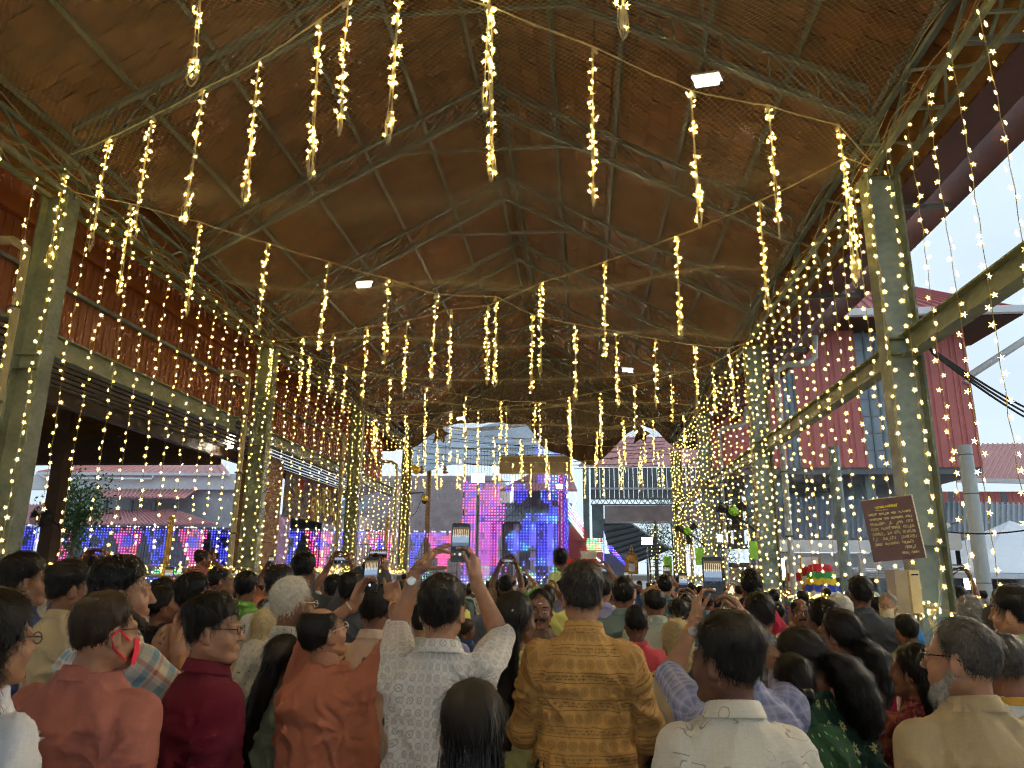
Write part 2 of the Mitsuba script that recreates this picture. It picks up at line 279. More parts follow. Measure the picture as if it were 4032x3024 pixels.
# --- eave trusses on the posts
def lattice(x, y0, y1, z, dx=.30, h=.42, col='steel_green'):
    m = MB()
    for xx in (x - dx / 2, x + dx / 2):
        for zz in (z, z + h): m.bar([xx, y0, zz], [xx, y1, zz], .055, .055, col)
    n = int((y1 - y0) / .62)
    for k in range(n):
        a, b = y0 + (y1 - y0) * k / n, y0 + (y1 - y0) * (k + 1) / n
        for xx in (x - dx / 2, x + dx / 2):
            m.bar([xx, a, z if k % 2 else z + h], [xx, b, z + h if k % 2 else z], .028, .028, col)
        m.bar([x - dx / 2, a, z], [x + dx / 2, b if k % 2 else a, z], .026, .026, col)
    return m
for x, z, nm in ((XL, EAVE_L, 'lattice eave truss on the left posts beside the brown cladding'), (XR, EAVE_R, 'lattice eave truss on the right posts beside the open sky')):
    t = thing('eave_truss', nm, 'truss')
    for a, b in zip(BAYS[:-1], BAYS[1:]): part(t, 'bay', lattice(x, a + .02, b - .02, z), 'paint')
# --- steel posts
for i, y in enumerate(BAYS):
    if y < -6: continue
    for x, zt, side in ((XL, EAVE_L - .035, 'left'), (XR, EAVE_R - .035, 'right')):
        if side == 'left' and y < 5: continue
        o = {7.9: 'nearest', 14.3: 'second', 20.7: 'third', 27.1: 'farthest'}.get(y, 'first hidden' if y > 0 else 'second hidden')
        t = thing('steel_post', f'{o} grey green steel post of the {side} row, hung with fairy lights', 'post')
        part(t, 'web', MB().box([x - .155, y - .006, .02], [x + .155, y + .006, zt], 'steel_blue' if side == 'right' else 'steel_green'), 'paint')  # right webs bluer and paler: their daylight is put into the colour
        for s in (-1, 1): part(t, 'flange', MB().box([x + s * .17 - .013, y - .11, .02], [x + s * .17 + .013, y + .11, zt], 'steel_green'), 'paint')
        for zz in (2.0, 3.98, 4.15): part(t, 'stiffener', MB().box([x - .154, y - .10, zz], [x + .154, y + .10, zz + .012], 'steel_green'), 'paint')
        part(t, 'base_plate', MB().box([x - .28, y - .25, .004], [x + .28, y + .25, .02], 'steel_dark'))
        pr = MB(); px = x - .42 if side == 'left' else x + .42
        if y > (5 if side == 'left' else 10):
            arc = [[px, y + .1, .05], [px, y + .1, 5.45 if side == 'left' else 5.35]]
            pr.tube(arc, .055, 'pvc_cream' if side == 'left' else 'pvc_grey', 10)
            e = np.array([[px, y + .1, 5.4], [px + (-.02 if side == 'left' else .02), y + .1, 5.6], [px + (-.22 if side == 'left' else .22), y + .1, 5.72], [px + (-.6 if side == 'left' else .6), y + .1, 5.74], [px + (-.75 if side == 'left' else .75), y + .1, 5.85], [px + (-.75 if side == 'left' else .8), y + .1, 6.3]])
            pr.tube(e, .06, 'pvc_cream' if side == 'left' else 'pvc_grey', 10)
            for zz in (1.2, 2.4, 3.6, 4.8): pr.box([px - .07, y + .04, zz], [px + .07, y + .16, zz + .03], 'steel_dark')
            d = thing('downpipe', f'{"cream" if side == "left" else "pale grey"} plastic rain downpipe beside the {o} {side} post', 'pipe'); part(d, 'pipe', pr, 'paint', True)
# --- longitudinal girders between the posts
t = thing('girder', 'olive steel girder running level between the right posts', 'girder')
for a, b in zip(BAYS[1:-1], BAYS[2:]): part(t, 'span', MB().ibeam([XR + .02, a + .12, 4.05], [XR + .02, b - .12, 4.05], .16, .24, .012, .016, 'steel_green'), 'paint')
t = thing('girder', 'olive steel girder under the brown cladding of the left aisle', 'girder')
for a, b in zip(BAYS[1:-1], BAYS[2:]): part(t, 'span', MB().ibeam([-7.0, a + .12, 4.56], [-7.0, b - .12, 4.56], .18, .30, .012, .018, 'steel_green'), 'paint')
# --- left aisle: ribbed brown cladding, slatted ceiling, dark beam
t = thing('aisle_cladding', 'tall brown ribbed cladding hanging between the left eave truss and girder', 'cladding')
for k, y in enumerate(np.arange(.0, 27.6, .46)):
    m = MB().box([-7.62, y, 4.98], [-7.60, y + .455, 6.93], 'clad_brown')
    for j in range(3): m.box([-7.60, y + .04 + j * .15, 4.98], [-7.59, y + .075 + j * .15, 6.93], 'clad_brown')
    part(t, 'panel', m, 'paint')
part(t, 'rail', MB().box([-7.56, 0, 5.66], [-7.50, 27.6, 5.72], 'steel_dark'))
part(t, 'top_board', MB().box([-7.56, 0, 6.30], [-7.48, 27.6, 6.52], 'clad_brown'))
part(t, 'bottom_rail', MB().bar([-7.58, 0, 4.94], [-7.58, 27.6, 4.94], .08, .06, 'steel_green'))
t = thing('aisle_ceiling', 'slatted ceiling strip of the low aisle left of the hall', 'ceiling')
for k, x in enumerate(np.arange(-7.22, -8.3, -.135)):
    part(t, 'slat', MB().box([x - .06, -4, 4.74 - k * .032], [x + .06, 27.6, 4.755 - k * .032], 'soffit_slat'), 'paint')
part(t, 'edge_beam', MB().bar([-8.42, -4, 4.36], [-8.42, 27.6, 4.36], .14, .22, 'beam_black'), 'paint')
t = thing('side_hall', 'dark brown side hall with a deep beam left of the fairy light curtain', 'building')
part(t, 'ceiling', MB().box([-24, -6, 5.2], [-8.52, 18.8, 5.3], 'wood_brown')); part(t, 'deep_beam', MB().box([-24, 16.6, 4.14], [-8.6, 16.9, 4.82], 'beam_black')); part(t, 'beam_face', MB().box([-24, 16.905, 4.82], [-8.6, 17.0, 5.19], 'wood_brown'))
part(t, 'side_beam', MB().box([-8.62, -4, 4.48], [-8.52, 18.8, 5.195], 'beam_black'))
part(t, 'roof', MB().box([-25, -8, 5.42], [-8.0, 19.3, 5.5], 'roof_red'))
p0 = at(240, 1900, y=14.5)
part(t, 'post', MB().box([p0[0] - .13, 14.3, .004], [p0[0] + .13, 14.6, 5.19], 'beam_black')); part(t, 'post', MB().box([-17.5, 14.3, .004], [-17.2, 14.6, 5.19], 'beam_black'))
# brown panelled pier behind the second left post, violet sheets beside it
t = thing('brown_pier', 'brown panelled pier standing behind the second left post', 'pier')
pb = [(960, 1092)]
for j, (z0, z1) in enumerate(((.01, 1.2), (1.21, 2.35), (2.36, 3.5), (3.51, 4.38))): part(t, 'panel', MB().box([-8.15, 16.95, z0], [-7.45, 17.9, z1], 'wood_brown'), 'paint')
part(t, 'core', MB().box([-8.1, 17.0, 0.01], [-7.5, 17.85, 4.36], 'beam_black'))
t = thing('violet_panel', 'plain violet panel standing upright beside the brown pier', 'panel')
for j, z in enumerate((0.3, 1.35, 2.1)): part(t, 'sheet', MB().box([-7.95, 18.3, z], [-7.90, 19.75, (1.34, 2.09, 3.1)[j]], 'violet_tone'), 'paint')  # plain sheets in one even violet
# --- bird net under the roof: crossing strands, hung from the frames and sagging
def net_z(x, y):
    hang = 6.62 + .05 * np.sin(x * 1.3 + y * .4) + .07 * np.sin(y * .9 + 1.3 * x)
    hang = hang + .16 * np.cos(y * 2 * math.pi / 3.2) - .10 * np.cos((x - RX) * .62)
    edge = np.exp(-((x - XR) / .55) ** 2) * (-.15) + np.exp(-((x - XL) / .55) ** 2) * .0
    return hang + edge
net = thing('bird_net', 'fine grey bird net stretched below the brown tiled roof', 'net')
def strands():
    P, Fs, n0 = [], [], 0
    y0, y1 = 3.0, 27.0; sp = .052
    for sgn in (1, -1):
        c0, c1 = (XL - y1, XR - y0) if sgn > 0 else (XL + y0, XR + y1)
        for c in np.arange(c0, c1, sp * 1.414):
            # the line x = c + sgn*y
            ya, yb = sorted(((XL + .1 - c) * sgn, (XR - .1 - c) * sgn)); ya, yb = max(ya, y0), min(yb, y1)
            if yb - ya < .1: continue
            yy = np.linspace(ya, yb, max(3, int((yb - ya) / .28))); xx = c + sgn * yy
            xx = xx + .012 * np.sin(yy * 5 + c * 3)
            P.append(np.stack([xx, yy, net_z(xx, yy)], 1))
    return P
def thin_lines(P, r):
    V, Fc, n = [], [], 0
    g = np.arange(3) * 2 * np.pi / 3
    for p in P:
        t_ = np.gradient(p, axis=0); t_ /= np.linalg.norm(t_, axis=1, keepdims=True)
        a = np.cross(t_, [0, 0, 1.]); a /= np.linalg.norm(a, axis=1, keepdims=True) + 1e-9; b = np.cross(t_, a)
        v = (p[:, None] + r * (np.cos(g)[None, :, None] * a[:, None] + np.sin(g)[None, :, None] * b[:, None])).reshape(-1, 3)
        i, j = np.meshgrid(np.arange(len(p) - 1), np.arange(3), indexing='ij')
        q = np.stack([i * 3 + j, i * 3 + (j + 1) % 3, (i + 1) * 3 + (j + 1) % 3, (i + 1) * 3 + j], -1).reshape(-1, 4) + n
        V.append(v); Fc.append(q); n += len(v)
    q = np.vstack(Fc); return np.vstack(V), np.vstack([q[:, [0, 1, 2]], q[:, [0, 2, 3]]])
part(net, 'strands', MB().add(*thin_lines(strands(), .0018), 'net'), kind='stuff')
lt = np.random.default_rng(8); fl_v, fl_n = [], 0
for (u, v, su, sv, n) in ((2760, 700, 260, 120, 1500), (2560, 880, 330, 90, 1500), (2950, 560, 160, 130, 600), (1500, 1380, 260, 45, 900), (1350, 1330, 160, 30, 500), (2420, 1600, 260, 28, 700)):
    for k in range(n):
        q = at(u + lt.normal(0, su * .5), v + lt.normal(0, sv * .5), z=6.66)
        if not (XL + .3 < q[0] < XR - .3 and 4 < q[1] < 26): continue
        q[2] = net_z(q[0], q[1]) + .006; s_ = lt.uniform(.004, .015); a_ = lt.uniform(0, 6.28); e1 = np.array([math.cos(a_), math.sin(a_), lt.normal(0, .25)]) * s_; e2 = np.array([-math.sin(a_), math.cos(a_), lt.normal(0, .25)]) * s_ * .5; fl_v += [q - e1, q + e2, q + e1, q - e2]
part(net, 'dry_litter', MB().add(np.array(fl_v), np.arange(len(fl_v)).reshape(-1, 4), 'net'), 'litter', kind='stuff')  # translucent flakes added to carry the lamp-lit sheen of the dusty net
hem = MB()
for x in (XL + .1, XR - .1):
    yy = np.linspace(3, 27, 80); hem.tube(np.stack([yy * 0 + x, yy, net_z(yy * 0 + x, yy)], 1), .006, 'net', 5)
part(net, 'hem_rope', hem)
# --- the far gable: dark cloth drape, blue tarpaulin
gy = 27.6
top = [(-7.6, 6.6), (RX, 10.1), (4.6, 6.6)]
bot = [at(u, v, y=gy)[[0, 2]] for u, v in ((1560, 1775), (1625, 1765), (1665, 1735), (1770, 1670), (1930, 1664), (2075, 1672), (2120, 1740), (2150, 1770), (2230, 1795), (2330, 1835), (2380, 1800), (2460, 1715), (2530, 1670), (2590, 1700), (2635, 1750), (2720, 1770))]
bx = np.array([b[0] for b in bot]); bz = np.array([b[1] for b in bot])
xs = np.linspace(-7.9, 4.6, 126); zb = np.interp(xs, bx, bz); zt = roof_z(xs) - .02
rows = 16; V = np.array([[x, gy + .10 * math.sin(x * 5.1 + 2.1 * j / rows) + .07 * math.sin(x * 11) * (j / rows), zt_ + (zb_ - zt_) * j / (rows - 1)] for j in range(rows) for x, zb_, zt_ in zip(xs, zb, zt)])
ii, jj = np.meshgrid(np.arange(rows - 1), np.arange(125), indexing='ij'); Q = np.stack([ii * 126 + jj, ii * 126 + jj + 1, (ii + 1) * 126 + jj + 1, (ii + 1) * 126 + jj], -1).reshape(-1, 4)
t = thing('gable_drape', 'dark brown sagging cloth closing the far gable of the hall', 'drape')
part(t, 'cloth', MB().add(V, Q, 'beam_black').add(V + [0, .02, 0], Q, 'beam_black'), 'matte', True)
for (u, v) in ((1735, 1705), (2525, 1705)):   # torn flaps hanging in the two openings
    c = at(u, v, y=gy + .25); k = c[1] / 2912 * 1.0
    pts = np.array([(-10, -35), (18, -8), (36, 2), (20, 12), (14, 42), (-4, 24), (-32, 44), (-22, 6), (-30, -16)]) * k
    vv = np.vstack([[c[0] + a, c[1] + .02 * math.sin(i * 2.), c[2] - b] for i, (a, b) in enumerate(pts)] + [[c[0], c[1] + .05, c[2]]])
    ff = np.array([[9, i, (i + 1) % 9] for i in range(9)]); back = vv + [0, .015, 0]
    t = thing('cloth_flap', f'torn dark cloth flap hanging in the {"left" if u < 2000 else "right"} gable opening', 'cloth'); part(t, 'flap', MB().add(vv, ff, 'beam_black').add(back, ff[:, ::-1], 'beam_black'))
ty = 31.0
a0, a1, a2, a3 = at(1560, 1860, y=ty), at(1640, 1700, y=ty + 3), at(2200, 1660, y=ty + 3), at(2290, 1790, y=ty)
u_, v_ = np.meshgrid(np.linspace(0, 1, 30), np.linspace(0, 1, 12)); W = lambda a: a[None, None, :]
G = (1 - u_)[..., None] * ((1 - v_)[..., None] * a0 + v_[..., None] * a1) + u_[..., None] * ((1 - v_)[..., None] * a3 + v_[..., None] * a2)
G[..., 2] -= .35 * np.sin(u_ * np.pi) * (1 - v_) * 0 + .12 * np.sin(u_ * 14 + v_ * 3)
V = G.reshape(-1, 3); ii, jj = np.meshgrid(np.arange(11), np.arange(29), indexing='ij'); Q = np.stack([ii * 30 + jj, ii * 30 + jj + 1, (ii + 1) * 30 + jj + 1, (ii + 1) * 30 + jj], -1).reshape(-1, 4)
t = thing('tarpaulin', 'pale blue grey tarpaulin stretched beyond the far gable', 'tarpaulin'); part(t, 'sheet', MB().add(V, Q, 'tarp_blue').add(V + [0, 0, .02], Q, 'tarp_blue'), 'matte', True)
ro = MB()
for k in range(9):
    a = at(1600 + 40 * tr.random(), 1690 + k * 16, y=29.5); b = at(2650 - 60 * tr.random(), 1720 + 14 * ((k * 5) % 9), y=29.5); ro.tube(catenary(a, b, .15 + .2 * tr.random(), 14), .012, 'cable_black', 4)
t = thing('overhead_cable', 'loose black cables crossing behind the far gable', 'cable'); part(t, 'cable', ro)
# --- batten lamps under the net line
for k, (x, y) in enumerate([(1.47, 7.43), (-4.18, 13.16), (1.29, 19.73), (-4.34, 26.0), (-4.2, 1.8), (1.5, -4.2), (-4.2, -8.5), (1.5, .6)]):
    lb = ['brightest batten lamp under the right roof slope', 'batten lamp under the left roof slope, farther in', 'small batten lamp far along the right roof slope', 'small batten lamp by the far gable opening'] + [f'{o_} batten lamp under the roof behind the viewer' for o_ in ('first', 'second', 'third', 'fourth')]
    z = 7.1
    t = thing('batten_lamp', lb[k], 'lamp', 'batten lamps under the roof' if k > 3 else None)
    ang = 0.5 * (1 if x > 0 else -1); d = np.array([math.cos(ang), -math.sin(ang) * .9, -.22 * (1 if x > 0 else -1)]); d /= np.linalg.norm(d)
    c = np.array([x, y, z])
    part(t, 'housing', MB().bar(c - d * .16 + [0, 0, .07], c + d * .16 + [0, 0, .07], .16, .03, 'white_paint'), 'paint')
    part(t, 'diffuser', MB().bar(c - d * .13, c + d * .13, .06, .05, 'white_paint'), emit=TUBE)
    part(t, 'hanger', MB().bar(c + [0, 0, .07], [c[0], c[1], roof_z(c[0]) - .1], .02, .02, 'steel_dark'))
# ------------------------------------------------------------------ the courtyard round the hall
def sheet_roof(parent, e0, e1, r0, r1, n, col, base='sheet', th=.04, rib=.05):
    """Ribbed sheets side by side from the eave line e0-e1 up to the ridge line r0-r1, each its own piece."""
    e0, e1, r0, r1 = map(np.asarray, (e0, e1, r0, r1)); nn = np.cross(e1 - e0, r0 - e0); nn = nn / np.linalg.norm(nn); nn = nn if nn[2] > 0 else -nn
    for k in range(n):
        a, b = k / n, (k + .97) / n
        p = [e0 + (e1 - e0) * a, e0 + (e1 - e0) * b, r0 + (r1 - r0) * b, r0 + (r1 - r0) * a]
        v = np.array([q for q in p] + [q + nn * th for q in p]); m = MB().add(v, [[0, 3, 2, 1], [4, 5, 6, 7], [0, 1, 5, 4], [1, 2, 6, 5], [2, 3, 7, 6], [3, 0, 4, 7]], col)
        m.bar(p[0] + nn * (th + rib / 2), p[3] + nn * (th + rib / 2), rib, rib, col, up=nn)
        part(parent, base, m, 'paint')
OCT = (np.array([[1, 0, 0], [-1, 0, 0], [0, 1, 0], [0, -1, 0], [0, 0, 1], [0, 0, -1.]]), np.array([[0, 2, 4], [2, 1, 4], [1, 3, 4], [3, 0, 4], [2, 0, 5], [1, 2, 5], [3, 1, 5], [0, 3, 5]]))
LEDC = {'blue': (.004, .014, 1.0), 'violet': (.22, .02, 1.0), 'magenta': (1.0, .02, .5), 'red': (1.0, .03, .06), 'green': (.05, 1.0, .22), 'white': (.75, .85, 1.0), 'cyan': (.05, .55, 1.0)}
def leds(parent, pts, cols, r, power=.6):
    pts = np.asarray(pts); cols = np.asarray(cols)
    for c in LEDC:
        q = pts[cols == c]
        if not len(q): continue
        v = (q[:, None] + OCT[0][None] * r).reshape(-1, 3); f = (OCT[1][None] + 6 * np.arange(len(q))[:, None, None]).reshape(-1, 3)
        part(parent, f'{c}_lamp', MB().add(v, f, 'white_paint'), emit=np.array(LEDC[c]) * power, kind='stuff')
lr = np.random.default_rng(11)
def room(parent, lo, hi, col='hall_grey'):
    """An open-fronted room: back, sides and ceiling, so that its inside is dark by itself."""
    (x0, y0, z0), (x1, y1, z1) = lo, hi
    part(parent, 'back_wall', MB().box([x0, y1 - .1, z0], [x1, y1, z1], col)); part(parent, 'ceiling', MB().box([x0, y0, z1 - .08], [x1, y1 - .105, z1], col))
    for x in (x0, x1 - .1): part(parent, 'side_wall', MB().box([x, y0, z0], [x + .1, y1 - .105, z1 - .085], col))
def led_wall(label, a, b, z0, z1, pitch, pattern, r=.026, wires=True, power=.75):
    a, b = np.array([*a, 0.]), np.array([*b, 0.]); L = np.linalg.norm(b - a); nx, nz = int(L / pitch), int((z1 - z0) / pitch)
    t = thing('led_curtain', label, 'light curtain'); P, C = [], []
    for i in range(nx):
        for j in range(nz):
            c = pattern(i * pitch, L, j / nz, i / nx)
            if c: P.append(a + (b - a) * (i / nx) + [0, 0, z1 - j * pitch]); C.append(c)
    leds(t, P, C, r, power)
    w = MB()
    for i in range(nx): p = a + (b - a) * (i / nx); w.bar(p + [0, .03, z0], p + [0, .03, z1 + .03], .012, .012, 'cable_black')
    part(t, 'wires', w, kind='stuff')
    fr = MB()
    for k in range(int(L / 2.4) + 2): p = a + (b - a) * min(1, k * 2.4 / L); fr.bar(p + [0, .09, 0], p + [0, .09, z1 + .02], .045, .045, 'steel_dark')
    for z in np.linspace(z0, z1, 5): fr.bar(a + [0, .09, z], b + [0, .09, z], .03, .03, 'steel_dark')
    part(t, 'rack', fr); return t
def pat_long(s, L, v, u):
    if v < .035: return 'white' if int(s / .07) % 2 == 0 else None
    ph = (s + .9 * (v - .5) * 0) / 2.36; k = int(ph * 2); f = ph * 2 - k; rnd = lr.random()
    if v < .68:
        w = .47 * (1 - v / .78) + .06; c = .5 + .16 * v * (1 if k % 2 else -.2)
        if abs(f - c) > w or rnd < .06: return None
        hole = ((f - c) / .22) ** 2 + ((v - .26) / .11) ** 2
        if k % 2 == 0: return 'blue' if hole > .6 or rnd > .8 else None
        return ('blue' if hole < 1 else ('magenta' if rnd < .7 else 'red')) if v > .12 else ('red' if rnd > .5 else 'blue')
    if v < .90:
        d = abs(ph - int(ph) - .42) * 2
        return ('green' if rnd < .6 else 'blue') if d < (v - .60) * 2.3 and rnd < .9 else ('red' if rnd < .10 else None)
    return 'blue' if rnd < .45 else 'white' if rnd < .75 else 'red' if rnd < .85 else None
led_wall('long low curtain of blue, pink and green pixel lights across the courtyard', (-21.3, 26.3), (-5.0, 29.9), 1.15, 3.28, .10, pat_long, r=.027, power=.7)
def pat_big(s, L, v, u):
    rnd = lr.random(); n1 = mikit.meshkit.noise(np.array([u * 7, v * 9, 1.]), 3); n2 = mikit.meshkit.noise(np.array([u * 14, v * 17, 7.]), 5)
    if v > .93: return ('white' if rnd < .4 else 'green' if rnd < .6 else 'blue' if rnd < .85 else None)
    if v > .86 and rnd < .5: return 'green' if n2 > .5 else None
    if u < .40 - .12 * (n1 - .5) and v > .24 + .10 * u:
        cell = ((u * 5.0) % 1 - .5) ** 2 + ((v * 8.5 + .5 * (int(u * 5) % 2)) % 1 - .5) ** 2
        if cell > .34 and n2 < .5: return None
        if .10 < cell < .20: return 'blue' if rnd < .8 else 'violet'
        return 'magenta' if rnd < .62 else 'red' if rnd < .85 else 'violet'
    if u > .58 + .10 * math.sin(v * 16) - .05:
        if v < .20 and (u < .72 or v > .075): return None
        if n1 < .27 or n2 < .16: return None
        return 'cyan' if n2 > .60 and rnd < .7 else 'blue'
    if u > .5 and v < .07: return 'cyan' if rnd < .5 else None
    return None
led_wall('tall curtain of pink and blue pixel lights beyond the far gable', (-4.85, 30.3), (-.82, 30.3), 1.2, 6.75, .118, pat_big, r=.030, power=.8)
for (u, cc, nm) in ((2205, 'magenta', 'magenta'), (2228, 'blue', 'blue')):
    p0, p1 = at(u, 1872, y=29.6), at(u, 2170, y=29.6); t = thing('led_pole', f'pole wound with {nm} lights at the right end of the tall light curtain', 'lighted pole')
    part(t, 'pole', MB().bar([p0[0], 29.6, 0], [p0[0], 29.6, p0[2]], .10, .10, 'steel_dark'))
    z = np.arange(p1[2], p0[2], .035); leds(t, np.stack([p0[0] + .075 * np.sin(z * 40), 29.53 + 0 * z, z], 1), np.array([cc] * len(z)), .022)
# --- left: low white building with pink roofs
yb = 31.5; A = lambda u, v, d=0: at(u, v, y=yb + d)
t = thing('courtyard_building', 'white building with a pink hipped sheet roof behind the long light curtain', 'building')
e0, e1 = A(150, 1862), A(905, 1866); r0, r1 = A(407, 1818, 3.), A(863, 1814, 3.)
part(t, 'upper_wall', MB().box([e0[0] + .4, yb + .5, 3.5], [e1[0] + .6, yb + .7, e0[2] - .02], 'white_dirty')); room(t, [e0[0] + .4, yb + .5, 0], [e1[0] + .6, yb + 7, 3.49])
part(t, 'parapet', MB().box([A(60, 1900)[0], yb + .15, A(500, 1926)[2]], [A(948, 1900)[0], yb + .45, e0[2] - .05], 'white_paint'), 'paint')
part(t, 'gutter', MB().bar(e0 + [0, -.05, -.03], e1 + [0, -.05, -.03], .14, .12, 'white_paint'), 'paint')
sheet_roof(t, e0, e1, r0, r1, 26, 'roof_pink', 'roof_sheet')
part(t, 'ridge_cap', MB().bar(r0 + [0, 0, .08], r1 + [0, 0, .08], .3, .06, 'roof_red'))
part(t, 'drain_pipe', MB().tube([A(150, 1868, -.1), A(185, 1884, -.1), A(600, 1886, -.1), A(604, 1872, -.1)], .055, 'white_paint', 8), 'paint', True)
sheet_roof(t, A(385, 1960, -1.4), A(725, 1964, -1.4), A(395, 1931, .1), A(773, 1932, .1), 22, 'roof_pink', 'porch_sheet')
part(t, 'porch_beam', MB().box([e0[0] + 1, yb - .05, 3.25], [e1[0] - .5, yb + .14, 3.45], 'steel_dark')); part(t, 'porch_post_row', MB().box([e0[0] + 1.1, yb - .03, 0], [e0[0] + 1.25, yb + .1, 3.24], 'steel_dark'))
for u in (420, 520, 610, 700): p = A(u, 1970, -1.2); part(t, 'porch_post', MB().box([p[0] - .06, p[1] - .06, 0], [p[0] + .06, p[1] + .06, p[2]], 'steel_dark'))
t = thing('low_shed', 'low pink roofed shed standing just behind the light curtain', 'shed')
sheet_roof(t, A(306, 2068, -2.6), A(862, 2069, -2.6), A(366, 2014, -.9), A(694, 2012, -.9), 30, 'roof_pink', 'roof_sheet')
part(t, 'wall', MB().box([A(320, 2068)[0], yb - 2.2, 0], [A(850, 2068)[0], yb - .95, A(300, 2072)[2] - .15], 'stone_grey'))
t = thing('low_shed', 'second pink roofed shed at the left end of the light curtain', 'shed')
sheet_roof(t, A(-60, 2068, -2.0), A(215, 2066, -2.0), A(-40, 1996, -.8), A(200, 1988, -.8), 18, 'roof_pink', 'roof_sheet'); part(t, 'wall', MB().box([A(-60, 2060)[0], yb - 1.6, 0], [A(205, 2060)[0], yb - .9, A(10, 2070)[2] - .1], 'stone_grey'))
t = thing('dark_shed_block', 'dark open shed behind the pink porch roof', 'shed'); room(t, [-27, yb + 7.2, 0], [A(1200, 1900)[0], yb + 13, 4.5]); part(t, 'roof', MB().box([-27.3, yb + 7, 4.51], [A(1215, 1900)[0], yb + 13.3, 4.6], 'roof_grey'))
def tree(label, base, h, cr, n, col='leaf', squash=(1, 1, 1.15), seed=1):
    r = np.random.default_rng(seed); t = thing('tree', label, 'tree'); b = np.asarray(base, float)
    tk = MB().tube([b, b + [.03, 0, h * .35], b + [-.04, .03, h * .62], b + [.02, 0, h * .9]], [.085, .07, .05, .02], 'bark', 8)
    tips = []
    for k in range(14):
        a = r.uniform(0, 6.28); s = b + [0, 0, h * r.uniform(.35, .85)]; e = s + np.array([math.cos(a), math.sin(a), r.uniform(.3, 1.1)]) * cr * r.uniform(.5, .95); tk.tube([s, (s + e) / 2 + [0, 0, .05], e], [.03, .02, .008], 'bark', 5); tips.append(e); tips.append((s + e) / 2)
    part(t, 'trunk', tk)
    c = b + [0, 0, h * .78]; P = []
    while len(P) < n:
        q = tips[int(r.integers(len(tips)))] + r.normal(0, cr * .24, 3) * squash
        P.append(q)
    P = np.array(P); s = .035 + .03 * r.random(n) + cr * .018; d1 = r.normal(size=(n, 3)); d1 /= np.linalg.norm(d1, axis=1, keepdims=True); d2 = np.cross(d1, r.normal(size=(n, 3))); d2 /= np.linalg.norm(d2, axis=1, keepdims=True)
    v = np.stack([P - d1 * s[:, None], P + d2 * s[:, None] * .45, P + d1 * s[:, None], P - d2 * s[:, None] * .45], 1); m = MB()
    h1 = r.random(n) < .5
    for sel, cc in ((h1, col), (~h1, 'leaf_b' if col == 'leaf' else 'leaf')): k = sel.sum(); m.add(v[sel].reshape(-1, 3), np.arange(k * 4).reshape(-1, 4), cc)
    part(t, 'crown', m, kind='stuff')
pt = at(300, 2060, y=24.0); tree('small green tree in front of the white building left of the hall', [pt[0], 24.0, 0], 4.9, 1.05, 2600, seed=4)
pt = at(2650, 2150, y=58); tree('tall dark tree beside the far hall under the sky gap', [pt[0], 58, 0], 8.0, 2.3, 2600, seed=6); tree('bushy tree beside the far lamp tower', [pt[0] + 2.4, 54, 0], 5.2, 1.6, 2000, seed=8); tree('pale tree rising behind the lamp tower', [pt[0] - 1.6, 60, 0], 5.6, 1.6, 1500, seed=9)
def floodlight(label, c, r=.13, mast=True):
    t = thing('floodlight', label, 'lamp'); c = np.asarray(c, float)
    part(t, 'housing', MB().box(c + [-r - .02, .02, -r * .8], c + [r + .02, .10, r * .8], 'steel_dark')); part(t, 'lens', MB().box(c + [-r, -.01, -r * .65], c + [r, .015, r * .65], 'white_paint'), emit=FLOOD)
    if mast: part(t, 'mast', MB().tube([[c[0], c[1] + .14, 0], [c[0], c[1] + .14, c[2] + .1]], .05, 'steel_dark', 8))
floodlight('lit floodlight on a mast in front of the white building', at(95, 1847, y=22.5), .17); floodlight('lit floodlight in front of the tall light curtain', at(1882, 1882, y=29.2), .24)
floodlight('lit floodlight on a mast before the far hall', at(2548, 2130, y=38), .24); floodlight('lit floodlight behind the right curtain of lights', at(2845, 2120, y=26), .15); floodlight('small lit floodlight at the right pixel light pole', at(2203, 1915, y=29.3), .10)
floodlight('small lit floodlight under the left aisle ceiling', at(520, 1612, y=13.5), .05, False); floodlight('second small floodlight under the left aisle ceiling', at(905, 1760, y=16.2), .05, False)
# --- centre: banded wall, temple front, hanging ornaments, board
t = thing('banded_building', 'pale pink building front of narrow level courses left of the tall light curtain', 'building')
c0, c1 = at(1395, 1872, y=40), at(1822, 1872, y=40); part(t, 'core', MB().box([c0[0], 40.06, 0], [c1[0] + 2, 46, c0[2] - .02], 'mortar'))
for k in range(50):
    z = 1.0 + k * .118
    if z + .1 < c0[2]: part(t, 'course', MB().box([c0[0] + lr.uniform(-.02, .02), 40.0 + lr.uniform(0, .02), z], [c1[0] + 2, 40.058, z + .098], 'brick_wall'))
t = thing('gabled_house', 'small dark gabled house left of the banded building', 'house')
h0, h1 = at(1270, 2030, y=36), at(1420, 1950, y=36); part(t, 'wall', MB().box([h0[0], 36, 0], [h1[0], 39.9, h0[2]], 'brick_wall')); sheet_roof(t, [h0[0] - .2, 35.9, h0[2]], [h1[0], 35.9, h0[2]], [h0[0] + .7, 37.9, h1[2]], [h1[0], 37.9, h1[2]], 8, 'roof_grey')
t = thing('temple_front', 'grey temple front with stepped pink roofs behind the tall light curtain', 'temple')
q0, q1 = at(1930, 2060, y=35), at(2250, 2060, y=35)
part(t, 'wall', MB().box([q0[0], 35.2, 0], [q1[0], 40, 4.1], 'stone_grey')); sheet_roof(t, [q0[0] - .5, 34.6, 4.0], [q1[0] + .3, 34.6, 4.0], [q0[0] + .5, 36.4, 5.0], [q1[0], 36.4, 5.0], 16, 'roof_grey', 'lower_roof')
